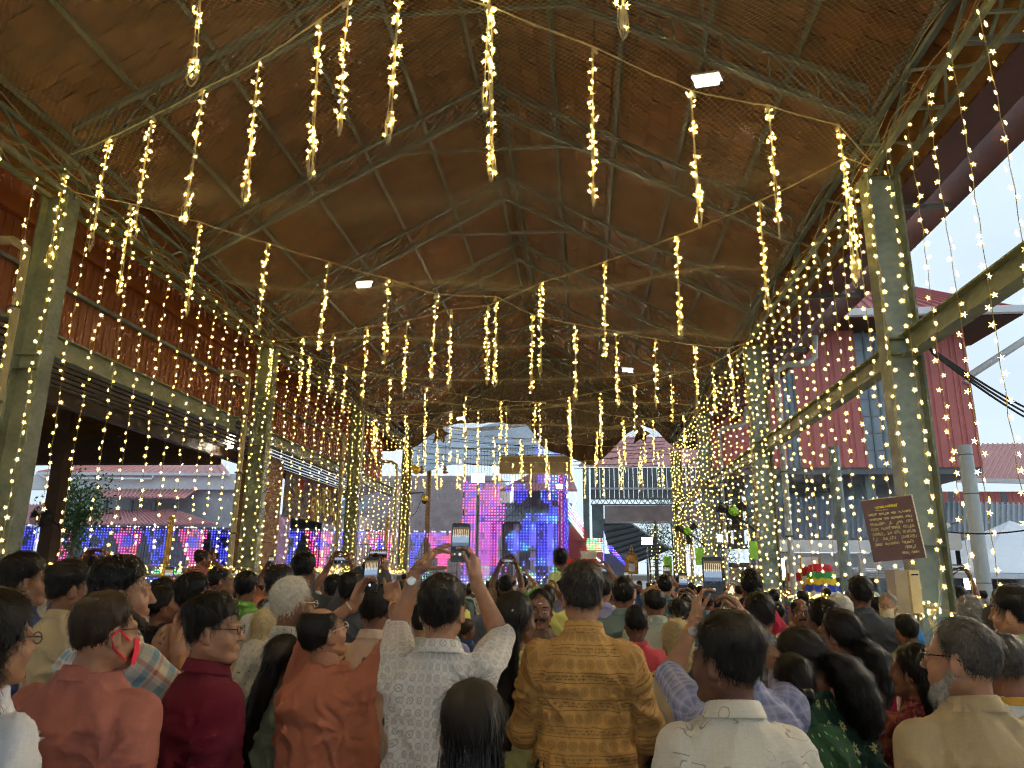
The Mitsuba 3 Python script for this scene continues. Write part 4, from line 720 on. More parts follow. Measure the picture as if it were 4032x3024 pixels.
def fan(label, c, r, face=(0, -1, 0), dome=True):
    t = thing('wall_fan', label, 'fan'); c = np.asarray(c, float); fz = np.asarray(face, float); ax = np.cross(fz, [0, 0, 1.]); up = np.array([0, 0, 1.])
    for rr in np.linspace(.25, 1, 6) * r: g = np.linspace(0, 2 * np.pi, 33); part(t, 'guard_ring', MB().tube([c + ax * rr * math.cos(a) + up * rr * math.sin(a) + fz * .10 * (1.1 - rr / r) for a in g], .006, 'fan_black', 4))
    sp_ = MB()
    for a in np.linspace(0, 2 * np.pi, 17)[:-1]: sp_.bar(c + fz * .11, c + (ax * math.cos(a) + up * math.sin(a)) * r, .006, .006, 'fan_black')
    part(t, 'guard_spokes', sp_, kind='stuff')
    for a in (0.4, 2.5, 4.6): d = ax * math.cos(a) + up * math.sin(a); d2 = np.cross(d, fz); v = np.array([c + d * .05 - d2 * .03, c + d * r * .9 - d2 * .10, c + d * r * .92 + d2 * .07, c + d * .05 + d2 * .03]) ; part(t, 'blade', MB().add(np.vstack([v, v + fz * .006]), [[0, 1, 2, 3], [7, 6, 5, 4]], 'fan_black'))
    part(t, 'motor', MB().tube([c - fz * .02, c - fz * .2], .09, 'fan_black', 12)); part(t, 'arm', MB().tube([c - fz * .15, c - fz * .2 + [.25, 0, -.15], c + [.45, .1, -.35]], .022, 'fan_black', 6))
    if dome: part(t, 'cap', MB().sphere(c + fz * .08 + up * .03, .10, 'tag_green', 8), 'paint', True)
fan('round black wall fan with green cap behind the right lights', at(2885, 2020, y=14.9), .32); fan('second black wall fan with green cap farther along the right lights', at(2705, 2095, y=20.0), .34); fan('black wall fan hanging before the white building on the left', at(160, 2035, y=13.9), .22, dome=False)
for u, v, y in ((2968, 2165, 14.0), (2755, 2190, 19), (2630, 2225, 23.5)):
    c = at(u, v, y=y); t = thing('green_tag', {2968: 'bright green hanging plate beside the second right post', 2755: 'green hanging plate beside the third right post', 2630: 'small green hanging plate farthest along the right lights'}[u], 'plate'); k = y / 2912; part(t, 'plate', MB().box(c + [-15 * k, 0, -32 * k], c + [15 * k, .02, 32 * k], 'tag_green'), 'paint')
t = thing('dome_camera', 'yellow and black dome security camera on a bracket by the farthest left post', 'camera'); c = at(1672, 1965, y=26.5)
part(t, 'hood', MB().tube([c + [0, 0, .13], c + [0, 0, .09], c + [0, 0, -.02], c + [0, 0, -.06]], [.03, .10, .115, .11], 'sign_yellow', 12), 'paint', True); part(t, 'dome', MB().sphere(c - [0, 0, .08], .10, 'black', 12), 'gloss', True); part(t, 'arm', MB().bar(c + [0, 0, .15], c + [-.12, .1, .25], .04, .04, 'steel_dark').bar(c + [-.12, .1, .25], [XL + .15, 27.0, c[2] + .25], .05, .05, 'steel_dark')); part(t, 'wire', MB().tube(catenary(c + [-.1, .1, .2], [XL + .2, 27, c[2] - .5], .3, 10), .012, 'cable_black', 4))
t = thing('loudspeaker', 'yellow horn loudspeaker at the top of the farthest left post', 'loudspeaker'); c = at(1645, 1855, y=26.6); part(t, 'horn', MB().tube([c, c + [-.1, .05, .10], c + [-.22, .1, .22]], [.16, .12, .06], 'sign_yellow', 12), 'paint', True)
t = thing('safety_rail', 'grey pipe rail with cross bars along the left lights', 'rail')
for z in (1.62, 1.1): part(t, 'rail', MB().tube([[XL + .35, 4.5, z], [XL + .35, 27, z]], .028, 'rail_grey', 8), 'paint', True)
for y in np.arange(5.2, 27, 2.4): part(t, 'rail_post', MB().tube([[XL + .35, y, 0], [XL + .35, y, 1.64]], .028, 'rail_grey', 8), 'paint', True)
for (u, y) in ((655, 10.6), (1460, 23)): p = at(u, 2050, y=y); t = thing('bamboo_stake', 'bamboo stake tied to the ' + ('near' if y < 15 else 'far') + ' part of the left rail', 'stake'); part(t, 'stake', MB().tube([[XL + .42, y, 0], [XL + .44, y, 1.7 + (2260 - at(0, 0, z=0)[0] * 0 - 2050) / 2912 * y]], .04, 'bamboo', 8), 'matte', True); part(t, 'lashing', MB().tube([[XL + .42, y, 1.58], [XL + .42, y, 1.66]], .05, 'sign_yellow', 8))
t = thing('gate_banner', 'printed banner seen from behind with mirrored lettering beyond the second left post', 'banner'); bw = np.array([-7.88, 19.1, 3.14]); 
part(t, 'sheet', MB().box([-7.89, 19.1, 3.12], [-7.87, 23.6, 4.30], 'banner_base')); part(t, 'hem', MB().box([-7.868, 19.1, 4.26], [-7.86, 23.6, 4.30], 'wood_brown'))
ex, ez = np.array([0, -1., 0]), np.array([0, 0, 1.])
bp = np.random.default_rng(5)
for k in range(44):
    y, z = bp.uniform(19.3, 23.4), bp.uniform(3.2, 4.15); s = bp.uniform(.1, .32); g = np.linspace(0, 2 * np.pi, 9)[:-1]; v = np.array([[-7.866 + .0012 * k / 10, y + s * math.cos(a) * bp.uniform(.6, 1.2), min(4.25, z + s * .7 * math.sin(a) * bp.uniform(.6, 1.2))] for a in g]); part(t, 'printed_patch', MB().add(v, [[0, i, i + 1] for i in range(1, 7)], ('ban_red', 'ban_violet', 'ban_gold', 'ban_grey', 'ban_grey')[k % 5]))
bm = MB(); letters(bm, ['ka', 'i', 'zha', 'u', 'ka', 'ee', 'na', 'ta', 'close'], np.array([-7.852, 23.1, 3.42]), ex, ez, .36, .055, 'ban_letter'); letters(bm, ['pa', 'ra', 'na', 'va'], np.array([-7.852, 22.7, 3.92]), ex, ez, .24, .045, 'ban_letter'); part(t, 'lettering', bm, kind='stuff')
# ------------------------------------------------------------------ fairy lights
sr4 = np.random.default_rng(42)
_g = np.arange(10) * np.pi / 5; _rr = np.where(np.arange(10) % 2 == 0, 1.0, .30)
GLAREV = np.vstack([np.stack([np.cos(_g) * _rr, np.sin(_g) * _rr, 0 * _g], 1), [[0, 0, .30], [0, 0, -.30]]]); _i = np.arange(10)  # star points put the camera glare of each small bulb into its shape
GLAREF = np.vstack([np.stack([_i, (_i + 1) % 10, np.full(10, 10)], 1), np.stack([(_i + 1) % 10, _i, np.full(10, 11)], 1)])
ORD = 'first second third fourth fifth sixth seventh eighth ninth tenth eleventh twelfth thirteenth fourteenth fifteenth sixteenth seventeenth eighteenth nineteenth twentieth'.split() + ['next'] * 9
def glare_stars(P, r=.017):
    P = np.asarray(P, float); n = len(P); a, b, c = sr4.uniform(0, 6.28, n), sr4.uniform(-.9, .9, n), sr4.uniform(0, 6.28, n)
    v = GLAREV[None] * (r * sr4.uniform(.8, 1.2, n))[:, None, None]
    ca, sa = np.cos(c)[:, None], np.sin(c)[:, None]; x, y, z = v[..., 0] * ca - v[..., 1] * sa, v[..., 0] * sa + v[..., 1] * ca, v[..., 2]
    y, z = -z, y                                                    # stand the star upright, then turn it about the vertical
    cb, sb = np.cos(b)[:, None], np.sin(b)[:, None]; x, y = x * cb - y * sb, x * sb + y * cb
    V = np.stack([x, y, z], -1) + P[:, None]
    return V.reshape(-1, 3), (GLAREF[None] + 12 * np.arange(n)[:, None, None]).reshape(-1, 3)
def curtain_string(x, y, z1, z0, label, group, r=.021):
    t = thing('light_string', label, 'light string', group)
    n = int((z1 - z0) / .128); z = z1 - .05 - (np.arange(n) + sr4.uniform(-.28, .28, n)) * .128
    sw = sr4.uniform(-.02, .02, 2); wob = lambda zz: np.stack([x + sw[0] * np.sin((z1 - zz) * 1.7 + y) + .006 * np.sin(zz * 17), y + sw[1] * np.sin((z1 - zz) * 1.3) + .006 * np.cos(zz * 15), zz], 1)
    zz = np.linspace(z1, z0, 24); part(t, 'wire', MB().tube(wob(zz), .0030, 'cable_amber', 4))
    p = wob(z) + np.stack([sr4.choice([-1, 1], n) * .022, sr4.choice([-1, 1], n) * .014, sr4.uniform(-.01, .012, n)], 1)
    part(t, 'bulb', MB().add(*glare_stars(p, r), 'white_paint'), emit=BULB, kind='stuff')
for side, x, z1, z0 in (('left', XL + .19, 6.24, 1.76), ('right', XR - .19, 6.10, 1.44)):
    ys = np.concatenate([np.arange(-4.43, 14.2, .485), np.arange(14.4, 27.2, .60)])
    cnt = {}
    for y in ys:
        near = y < 5
        o = 'behind the viewer' if near else f'between the {"nearest and second" if y < 14.3 else "second and third" if y < 20.7 else "third and farthest"} {side} posts' if y > 7.9 else f'before the nearest {side} post'
        cnt[o] = cnt.get(o, -1) + 1; o2 = f'{ORD[cnt[o]]} {o}'
        curtain_string(x, y + sr4.uniform(-.03, .03), z1 + sr4.uniform(-.08, .06), z0 + sr4.uniform(-.05, .05), f'{side} curtain glare-star bulb string, {o2}', f'{side} curtain strings {o}', .0275)
    t = thing('light_garland', f'thick garland of bunched glare-star bulbs along the foot of the {side} curtain', 'garland')
    yy = np.linspace(-5, 27, 200); part(t, 'rope', MB().tube(np.stack([x + .01 * np.sin(yy * 3), yy, z0 - .02 + .02 * np.sin(yy * 4.3)], 1), .008, 'cable_amber', 5))
    n = 620; yb_ = sr4.uniform(3, 27, n); yb_ = yb_ + .12 * np.sin(yb_ * 12.9); part(t, 'bulb', MB().add(*glare_stars(np.stack([x + sr4.normal(0, .035, n), yb_, z0 - .03 + sr4.normal(0, .04, n) - .05 * (sr4.random(n) < .3)], 1), .017), 'white_paint'), emit=BULB, kind='stuff')
    lp = MB()
    for y in sr4.uniform(4, 27, 60): g = np.linspace(0, np.pi, 9); w = sr4.uniform(.04, .12); lp.tube(np.stack([x + 0 * g + sr4.normal(0, .01), y + w * np.cos(g), z0 - .03 - sr4.uniform(.05, .14) * np.sin(g)], 1), .0035, 'cable_amber', 4)
    part(t, 'loop', lp, kind='stuff')
    t = thing('tangled_flex', f'tangle of cream flex tied along the {side} eave truss', 'wire')
    tg = MB(); 
    for k in range(3): yy = np.linspace(-5, 27, 300); tg.tube(np.stack([x - (.04 if side == 'left' else -.04) + .05 * np.sin(yy * (2.3 + k) + k), yy, z1 + .05 + .05 * k + .05 * np.sin(yy * (3.1 + .7 * k))], 1), .006, 'cable_amber', 4)
    for y in sr4.uniform(4, 27, 110):
        a = np.array([x + sr4.normal(0, .05), y, z1 + .05]); d = sr4.normal(0, 1, 3) * [.10, .10, .08]; d[2] -= .04; tg.tube([a, a + d * .6, a + d + sr4.normal(0, .03, 3)], .0035, 'cable_amber', 4)
    part(t, 'flex', tg, kind='stuff')
    for y in ys[ys > 4.5][::2]: pass
def bundle(p, L, label, group, r=.0240):
    """A hanging bundle: a string of bulbs folded into a skein, loops at its foot, a plug at its head."""
    t = thing('light_bundle', label, 'light string', group); p = np.asarray(p, float); w = MB(); ns = 4
    lean = sr4.normal(0, .02, 2)
    for k in range(ns):
        s = np.linspace(0, 1, 14); o = sr4.uniform(0, 6.28); rr = .006 + .012 * s ** 3
        w.tube(np.stack([p[0] + lean[0] * s + rr * np.cos(o + 5 * s), p[1] + lean[1] * s + rr * np.sin(o + 5 * s), p[2] - s * L * .9], 1), .0036, 'cable_cream', 4)
    f = p + np.array([lean[0], lean[1], -L * .86])
    for k in range(5):
        a = sr4.uniform(0, 6.28); g = np.linspace(0, 2 * np.pi, 13); w_ = sr4.uniform(.012, .045); h_ = L * sr4.uniform(.06, .09)
        w.tube(np.stack([f[0] + w_ * np.sin(g) * np.cos(a), f[1] + w_ * np.sin(g) * np.sin(a), f[2] - h_ * (1 - np.cos(g))], 1), .0026, 'cable_cream', 4)
    part(t, 'flex', w)
    n = int(L * 24); s = np.sort(sr4.random(n) ** .95); a = sr4.uniform(0, 6.28, n); rr = sr4.uniform(.018, .040, n)
    q = np.stack([p[0] + lean[0] * s + rr * np.cos(a), p[1] + lean[1] * s + rr * np.sin(a), p[2] - .02 - s * L * .98], 1); part(t, 'bulb', MB().add(*glare_stars(q, r), 'white_paint'), emit=BULB, kind='stuff')
    d = np.array([.035 * (1 if sr4.random() < .5 else -1), 0, -.07]); part(t, 'plug', MB().tube([p + [0, 0, .0], p + d * .3, p + d, p + d * 1.15], [.006, .015, .016, .008], 'plug_cream', 8), 'paint', True)
K = 4032 / 2212
def diagonal(a, b, tops, label, group, auto=0, L=1.45, drop=.28):
    """A cable from post to post (a, b: plan points) with bundles; tops: (u, v, v of the foot) measured in the photograph, in its 2212-wide view."""
    a, b = np.array(a), np.array(b); pts = []
    n = np.array([b[1] - a[1], a[0] - b[0]])
    for u, v, vb in tops:
        d = CAM @ np.array([(u * K - CX_PX) / F_PX, -(v * K - CY_PX) / F_PX, 1.0]); s = (a - EYE[:2]) @ n / (d[:2] @ n); p = EYE + d * s
        d2 = CAM @ np.array([(u * K - CX_PX) / F_PX, -(vb * K - CY_PX) / F_PX, 1.0]); z2 = EYE[2] + d2[2] * math.hypot(p[0], p[1]) / math.hypot(d2[0], d2[1])
        pts.append((float((p[:2] - a) @ (b - a) / ((b - a) @ (b - a))), p, min(2.4, max(.5, p[2] - z2))))
    for k in range(auto):
        s = (k + .6) / (auto + .2)
        pts.append((s, np.array([*(a + (b - a) * s), 6.2 - drop * 4 * s * (1 - s)]), L * sr4.uniform(.85, 1.1)))
    pts.sort(key=lambda q: q[0]); pts = [q for q in pts if -.01 < q[0] < 1.01]
    za, zb = (EAVE_L, EAVE_R) if a[0] < 0 else (EAVE_R, EAVE_L)
    line = [np.array([*a, za + .1])] + [q[1] for q in pts] + [np.array([*b, zb + .1])]
    full = []
    for p, q in zip(line[:-1], line[1:]):
        full += list(catenary(p, q, .012 * np.linalg.norm(q - p), 6)[:-1])
    full.append(line[-1]); full = np.array(full)
    t = thing('hanging_cable', label, 'cable'); part(t, 'cable', MB().tube(full, .0055, 'cable_cream', 5)); f2 = full + np.stack([.0 * full[:, 0], .0 * full[:, 0], .012 * np.sin(np.arange(len(full)) * 2.1)], 1); part(t, 'second_cable', MB().tube(f2, .004, 'cable_cream', 5))
    for q in pts[1::3]: part(t, 'tape', MB().tube([q[1] + (b[0] - a[0]) * .03 * np.array([1, (b[1] - a[1]) / (b[0] - a[0]), -.02]), q[1] + (b[0] - a[0]) * .036 * np.array([1, (b[1] - a[1]) / (b[0] - a[0]), -.02])], .013, 'cable_black', 6))
    for k, (s, p, l) in enumerate(pts): bundle(p, l, f'{ORD[k]} skein of glare-star bulbs on the {group[1]}', group[0])
y0, y1, y2, y3, y4 = 1.5, 7.9, 14.3, 20.7, 27.1
diagonal((XL, y1), (XR, y0), [(100, 365, 585), (150, 335, 575), (237, 297, 545), (330, 250, 527), (440, 190, 483), (560, 130, 437), (693, 40, 380), (752, -2, 290), (868, -70, 303), (1062, -160, 228), (1325, -330, 70)], 'cream light cable rising from the nearest left post over the crowd', ('skeins on the nearest left cable', 'cable rising from the nearest left post'))
diagonal((XR, y1), (XL, y0), [(1922, 290, 550), (1812, 270, 615), (1660, 228, 515), (1492, 195, 490), (1280, 100, 440), (1063, 15, 382), (450, -180, 180), (40, -400, 70)], 'cream light cable rising from the nearest right post over the crowd', ('skeins on the nearest right cable', 'cable rising from the nearest right post'))
diagonal((XL, y1), (XR, y2), [(285, 440, 640), (432, 480, 680), (577, 525, 715), (710, 565, 755), (838, 602, 785), (943, 635, 818), (1072, 640, 830), (1150, 680, 850), (1243, 700, 865), (1330, 715, 875), (1415, 732, 880), (1502, 745, 890), (1575, 752, 900)], 'cream light cable from the nearest left to the second right post', ('skeins from nearest left to second right post', 'cable from nearest left to second right post'))
diagonal((XR, y1), (XL, y2), [(1826, 340, 600), (1640, 435, 670), (1462, 510, 725), (1305, 565, 772), (1170, 610, 810), (1053, 660, 830), (973, 668, 840), (880, 692, 855), (793, 705, 865), (722, 720, 850), (655, 728, 850), (590, 735, 850)], 'cream light cable from the nearest right to the second left post', ('skeins from nearest right to second left post', 'cable from nearest right to second left post'))
diagonal((XL, y2), (XR, y3), [(670, 770, 880), (748, 790, 895), (843, 815, 930), (920, 835, 935), (1005, 855, 945), (1082, 865, 950), (1155, 868, 960), (1230, 880, 975), (1297, 893, 985), (1345, 900, 990), (1390, 905, 1000)], 'cream light cable from the second left to the third right post', ('skeins from second left to third right post', 'cable from second left to third right post'))
diagonal((XR, y2), (XL, y3), [(1540, 785, 890), (1450, 810, 910), (1372, 830, 935), (1298, 845, 965), (1230, 858, 970), (1165, 868, 985), (1095, 878, 985), (1035, 885, 1000), (975, 890, 1000), (920, 893, 1000), (877, 895, 975), (810, 900, 985)], 'cream light cable from the second right to the third left post', ('skeins from second right to third left post', 'cable from second right to third left post'))
diagonal((XL, y3), (XR, y4), [], 'cream light cable from the third left to the farthest right post', ('skeins from third left to farthest right post', 'cable from third left to farthest right post'), 12)
diagonal((XR, y3), (XL, y4), [], 'cream light cable from the third right to the farthest left post', ('skeins from third right to farthest left post', 'cable from third right to farthest left post'), 12)
diagonal((XL + .2, y4 + .3), (XR - .2, y4 + .31), [], 'cream light cable strung straight across the far gable', ('skeins across the far gable', 'cable across the far gable'), 14, 1.3, .5)
t = thing('twisted_wire', 'dark crinkled wire hanging below the ridge down to the crossing cables', 'wire'); g = np.linspace(0, 1, 160)
a, b = at(1030 * K, 10 * K, y=6.6), np.array([-1.62, 11.2, 6.1]); pw = a + (b - a) * g[:, None]; pw[:, 2] -= .8 * g * (1 - g); am = .05 * (1 - .6 * g)
part(t, 'wire', MB().tube(pw + np.stack([am * np.sin(g * 210), 0 * g, am * .5 * np.cos(g * 170)], 1), .006, 'bark', 4))
# ------------------------------------------------------------------ people
def surface_nets(fn, lo, hi, h):
    lo, hi = np.asarray(lo, float), np.asarray(hi, float); n = np.ceil((hi - lo) / h).astype(int) + 1
    ax = [lo[k] + h * np.arange(n[k]) for k in range(3)]
    G = np.stack(np.meshgrid(*ax, indexing='ij'), -1).astype(np.float32); D = fn(G.reshape(-1, 3)).reshape(n)
    S = D < 0; c = np.zeros(n - 1, np.int8)
    offs = [(i, j, k) for i in (0, 1) for j in (0, 1) for k in (0, 1)]
    for o in offs: c += S[o[0]:n[0] - 1 + o[0], o[1]:n[1] - 1 + o[1], o[2]:n[2] - 1 + o[2]]
    act = (c > 0) & (c < 8); I = np.argwhere(act); idx = np.full(n - 1, -1, np.int64); idx[act] = np.arange(len(I))
    vals = np.stack([D[I[:, 0] + o[0], I[:, 1] + o[1], I[:, 2] + o[2]] for o in offs], 1); acc = np.zeros((len(I), 3)); cnt = np.zeros(len(I))
    for a in range(8):
        for b in range(a + 1, 8):
            if sum(abs(offs[a][k] - offs[b][k]) for k in range(3)) != 1: continue
            m = (vals[:, a] < 0) != (vals[:, b] < 0); t = vals[m, a] / (vals[m, a] - vals[m, b]); acc[m] += np.array(offs[a]) + t[:, None] * (np.array(offs[b]) - np.array(offs[a])); cnt[m] += 1
    V = lo + (I + acc / cnt[:, None]) * h; F = []
    for ax_ in range(3):
        u, v = (ax_ + 1) % 3, (ax_ + 2) % 3; sl = [slice(None)] * 3; s2 = [slice(None)] * 3; sl[ax_] = slice(0, n[ax_] - 1); s2[ax_] = slice(1, n[ax_])
        E0, E1 = S[tuple(sl)], S[tuple(s2)]; X = np.argwhere(E0 != E1); ok = (X[:, u] > 0) & (X[:, v] > 0) & (X[:, u] < n[u] - 1) & (X[:, v] < n[v] - 1); X = X[ok]; fl = E0[tuple(X.T)]
        def cell(du, dv): Y = X.copy(); Y[:, u] -= du; Y[:, v] -= dv; return idx[tuple(Y.T)]
        q = np.stack([cell(1, 1), cell(0, 1), cell(0, 0), cell(1, 0)], 1); q[~fl] = q[~fl][:, ::-1]; F.append(q)
    return V, np.vstack(F)
def d_cone(p, a, b, ra, rb):
    a, b = np.asarray(a, np.float32), np.asarray(b, np.float32); ab = b - a; t = np.clip(((p - a) @ ab) / max(float(ab @ ab), 1e-9), 0, 1); return np.linalg.norm(p - a - t[:, None] * ab, axis=1) - (ra + (rb - ra) * t)
def d_ell(p, c, r):
    r = np.asarray(r, np.float32); q = (p - np.asarray(c, np.float32)) / r; k = np.linalg.norm(q, axis=1); return (k - 1) * r.min()
def smin(a, b, k): h = np.clip(.5 + .5 * (b - a) / k, 0, 1); return b + (a - b) * h - k * h * (1 - h)
def smax(a, b, k): return -smin(-a, -b, k)
def tri(f): return np.vstack([f[:, [0, 1, 2]], f[:, [0, 2, 3]]]) if f.shape[1] == 4 else f
def rot(ax, deg):
    a = math.radians(deg); c, s = math.cos(a), math.sin(a); return np.array({'x': [[1, 0, 0], [0, c, -s], [0, s, c]], 'y': [[c, 0, s], [0, 1, 0], [-s, 0, c]], 'z': [[c, -s, 0], [s, c, 0], [0, 0, 1]]}[ax])
def scalp(p): return smin(d_ell(p, (0, -.015, .022), (.075, .094, .090)), d_ell(p, (0, .028, -.035), (.060, .064, .084)), .02)
def d_head(p):
    d = scalp(p); m = np.abs(p[:, 0]); q = np.stack([m, p[:, 1], p[:, 2]], 1)
    d = smin(d, d_cone(q, (.050, .0, -.062), (.012, .068, -.102), .022, .018), .02)
    d = smin(d, d_cone(p, (0, .088, .010), (0, .108, -.026), .008, .012), .010); d = smin(d, d_ell(q, (.011, .098, -.031), (.008, .010, .007)), .006)
    d = smin(d, d_cone(q, (.012, .086, .024), (.045, .072, .020), .010, .008), .012); d = smax(d, -(np.linalg.norm(q - np.array([.031, .097, .004], np.float32), axis=1) - .013), .012)
    d = smin(d, np.linalg.norm(q - np.array([.031, .078, .003], np.float32), axis=1) - .0135, .003); d = smin(d, d_ell(q, (.038, .062, -.036), (.022, .022, .024)), .02)
    d = smin(d, d_cone(q, (0, .094, -.060), (.020, .086, -.061), .0075, .004), .006); d = smin(d, d_cone(q, (0, .092, -.071), (.016, .086, -.070), .0085, .005), .006); d = smin(d, d_ell(p, (0, .082, -.098), (.02, .016, .015)), .015)
    e = q - np.array([.076, -.010, -.012], np.float32); e = e @ rot('z', -24).astype(np.float32); ear = d_ell(e, (0, 0, 0), (.009, .021, .033)); ear = smax(ear, -d_ell(e, (.009, .004, .002), (.006, .012, .021)), .006); ear = smin(ear, d_ell(e, (-.004, .012, -.022), (.009, .009, .012)), .008)
    d = smin(d, ear, .006); return smin(d, d_cone(p, (0, -.022, -.06), (0, -.030, -.112), .052, .050), .03)
HEAD = {}
HEAD['fine'] = surface_nets(d_head, (-.105, -.125, -.20), (.105, .135, .125), .0052); HEAD['coarse'] = surface_nets(d_head, (-.105, -.125, -.20), (.105, .135, .125), .0095)
def add_head(mb, M, sc, skin, fine=True, face=False):
    v, f = HEAD['fine' if fine else 'coarse']; X = lambda v: (np.asarray(v) * sc) @ M[:3, :3].T + M[:3, 3]
    mb.add(X(v), f, skin)
    if face:
        for s in (-1, 1):
            mb.add(X(SPH[6][0] * [.0115, .0115, .0085] + [s * .031, .0815, .001]), SPH[6][1], 'eye_white'); mb.add(X(SPH[6][0] * .0056 + [s * .031, .0888, .001]), SPH[6][1], 'eye_dark'); mb.add(X(SPH[6][0] * [.0145, .0125, .0085] + [s * .031, .0812, .0095]), SPH[6][1], skin)
        for z in (-.0605, -.0705): mb.add(X(SPH[6][0] * [.021, .006, .0048] + [0, .0975, z]), SPH[6][1], 'lip')
# hair -------------------------------------------------------------
def hairline(th, st):
    """Lower edge of the hair (z) by azimuth, 0 in front, pi behind."""
    a = np.degrees(np.abs(th)); k = {'short': [.072, .066, .050, .012, -.020, -.062, -.092], 'crop': [.074, .068, .052, .030, .0, -.040, -.072], 'receded': [.100, .094, .062, .014, -.015, -.058, -.088], 'long': [.080, .070, .040, -.03, -.08, -.10, -.10], 'boy': [.058, .056, .040, .012, -.01, -.045, -.075]}[st]
    return np.interp(a, [0, 30, 55, 82, 105, 140, 180], k)
def hair_cap(st, thick, top=0., bald=0., h=.0078, seed=0, amp=.004):
    def fn(p):
        th = np.arctan2(p[:, 0], p[:, 1]); n = mikit.meshkit.noise(p * [55, 55, 30], seed) - .5; n2 = mikit.meshkit.noise(p * [140, 140, 50], seed + 3) - .5
        tp = .18 + .82 * np.clip((p[:, 2] - hairline(th, st)) / .055, 0, 1); sidef = .55 + .45 * np.clip((p[:, 2] - .01) / .05, 0, 1)
        d = scalp(p) - thick * tp * (sidef if st != 'long' else 1) - top * np.clip((p[:, 2] - .03) / .07, 0, 1) * (1 - .65 * np.clip((p[:, 1] - .02) / .05, 0, 1)) - amp * 2 * n - amp * 1.1 * n2
        d = smax(d, hairline(th, st) - p[:, 2] + .008 * n, .010)
        d = np.maximum(d, -(scalp(p) + .012))
        if bald: d = smax(d, -(d_ell(p, (0, .005 if bald < 2 else .03, .13), (.056, .066, .10)) if bald < 2 else d_ell(p, (0, .03, .15), (.075, .11, .155))), .012)
        return d
    return surface_nets(fn, (-.12, -.14, -.13), (.12, .14, .155), h)
def strands_on(v, f, n, length, seed, whorl=(0, -.045, .115), lift=.30, wide=.0026, down=.35, curl=0., segs=4):
    r = np.random.default_rng(seed); m = trimesh.Trimesh(v, tri(f), process=False); p, fi = trimesh.sample.sample_surface(m, n, seed=seed); nn = m.face_normals[fi]
    out = np.einsum('ij,ij->i', p - [0, -.01, 0], nn) > 0; p, nn = p[out], nn[out]; n = len(p)
    t = p - np.array(whorl); t[:, 2] -= down * np.abs(t[:, 2]) * .3; t -= np.einsum('ij,ij->i', t, nn)[:, None] * nn; t += r.normal(0, .012, t.shape); t /= np.linalg.norm(t, axis=1, keepdims=True) + 1e-9
    side = np.cross(t, nn); L = length * r.uniform(.5, 1.2, n); pts = [p - nn * .002]; q = p.copy()
    for k in range(segs):
        s = L / segs; g = (k + 1) / segs; cdir = t + nn * (lift * (1 - 1.6 * g))[..., None] if np.ndim(lift) else t + nn * lift * (1 - 1.6 * g)
        cdir = cdir + np.array([0, 0, -.25 * g]) + curl * (side * np.sin(9 * g + 6.28 * r.random(n))[:, None]); cdir /= np.linalg.norm(cdir, axis=1, keepdims=True); q = q + cdir * s[:, None]
        ins = -(scalp(q.astype(np.float32)) - .004); q = q + nn * np.clip(ins, 0, .02)[:, None]; pts.append(q)
    return ribbons(np.stack(pts, 1), side, wide, r)
def ribbons(P, side, wide, r):
    n, k, _ = P.shape; w = wide * np.linspace(1, .25, k)[None, :, None] * r.uniform(.6, 1.3, (n, 1, 1)); a, b = P - side[:, None] * w / 2, P + side[:, None] * w / 2
    v = np.stack([a, b], 2).reshape(n, k * 2, 3); f = []
    for i in range(k - 1): f += [[2 * i, 2 * i + 1, 2 * i + 3, 2 * i + 2]]
    f = np.array(f); return v.reshape(-1, 3), (f[None] + (k * 2) * np.arange(n)[:, None, None]).reshape(-1, 4)
def fall(path, radii, n, seed, wide=.004, curl=.0, freq=14):
    """A falling mass of hair: a soft core with strands along it. path in head coordinates."""
    r = np.random.default_rng(seed); P = np.asarray(path, float); R = np.asarray(radii, float)
    def fn(p):
        d = np.full(len(p), 9., np.float32)
        for a, b, ra, rb in zip(P[:-1], P[1:], R[:-1], R[1:]):
            q = (p - a) * [1, 1.5, 1] + a; d = smin(d, d_cone(q, a, b, ra * (.5 if curl > .015 else .82), rb * (.5 if curl > .015 else .82)), .02)
        return d - .012 * (mikit.meshkit.noise(p * [60, 60, 12], seed) - .5)
    mr = R.max() + .03; core = surface_nets(fn, P.min(0) - mr, P.max(0) + mr, max(.009, R.max() / 6))
    s = np.linspace(0, 1, 12); cum = np.linspace(0, 1, len(P)); C = np.stack([np.interp(s, cum, P[:, k]) for k in range(3)], 1); RR = np.interp(s, cum, R)
    a = r.uniform(0, 6.28, n); rr = r.uniform(.4 if curl > .015 else .75, 1.3 if curl > .015 else 1.12, n); off = np.stack([np.cos(a), np.sin(a) * .67, 0 * a], 1)
    ph = r.uniform(0, 6.28, n); st = r.uniform(0, .5, n)
    Q = []
    for k in range(12):
        g = np.clip(st + (1.06 - st) * s[k], 0, 1); c = np.stack([np.interp(g, s, C[:, j]) for j in range(3)], 1); rad = np.interp(g, s, RR); w = curl * np.sin(freq * g + ph)
        Q.append(c + off * (rad * rr)[:, None] + np.stack([w, w * .6 * np.cos(ph), 0 * w], 1))
    side = np.stack([-np.sin(a), np.cos(a), 0 * a], 1); return core, ribbons(np.stack(Q, 1), side, wide, r)
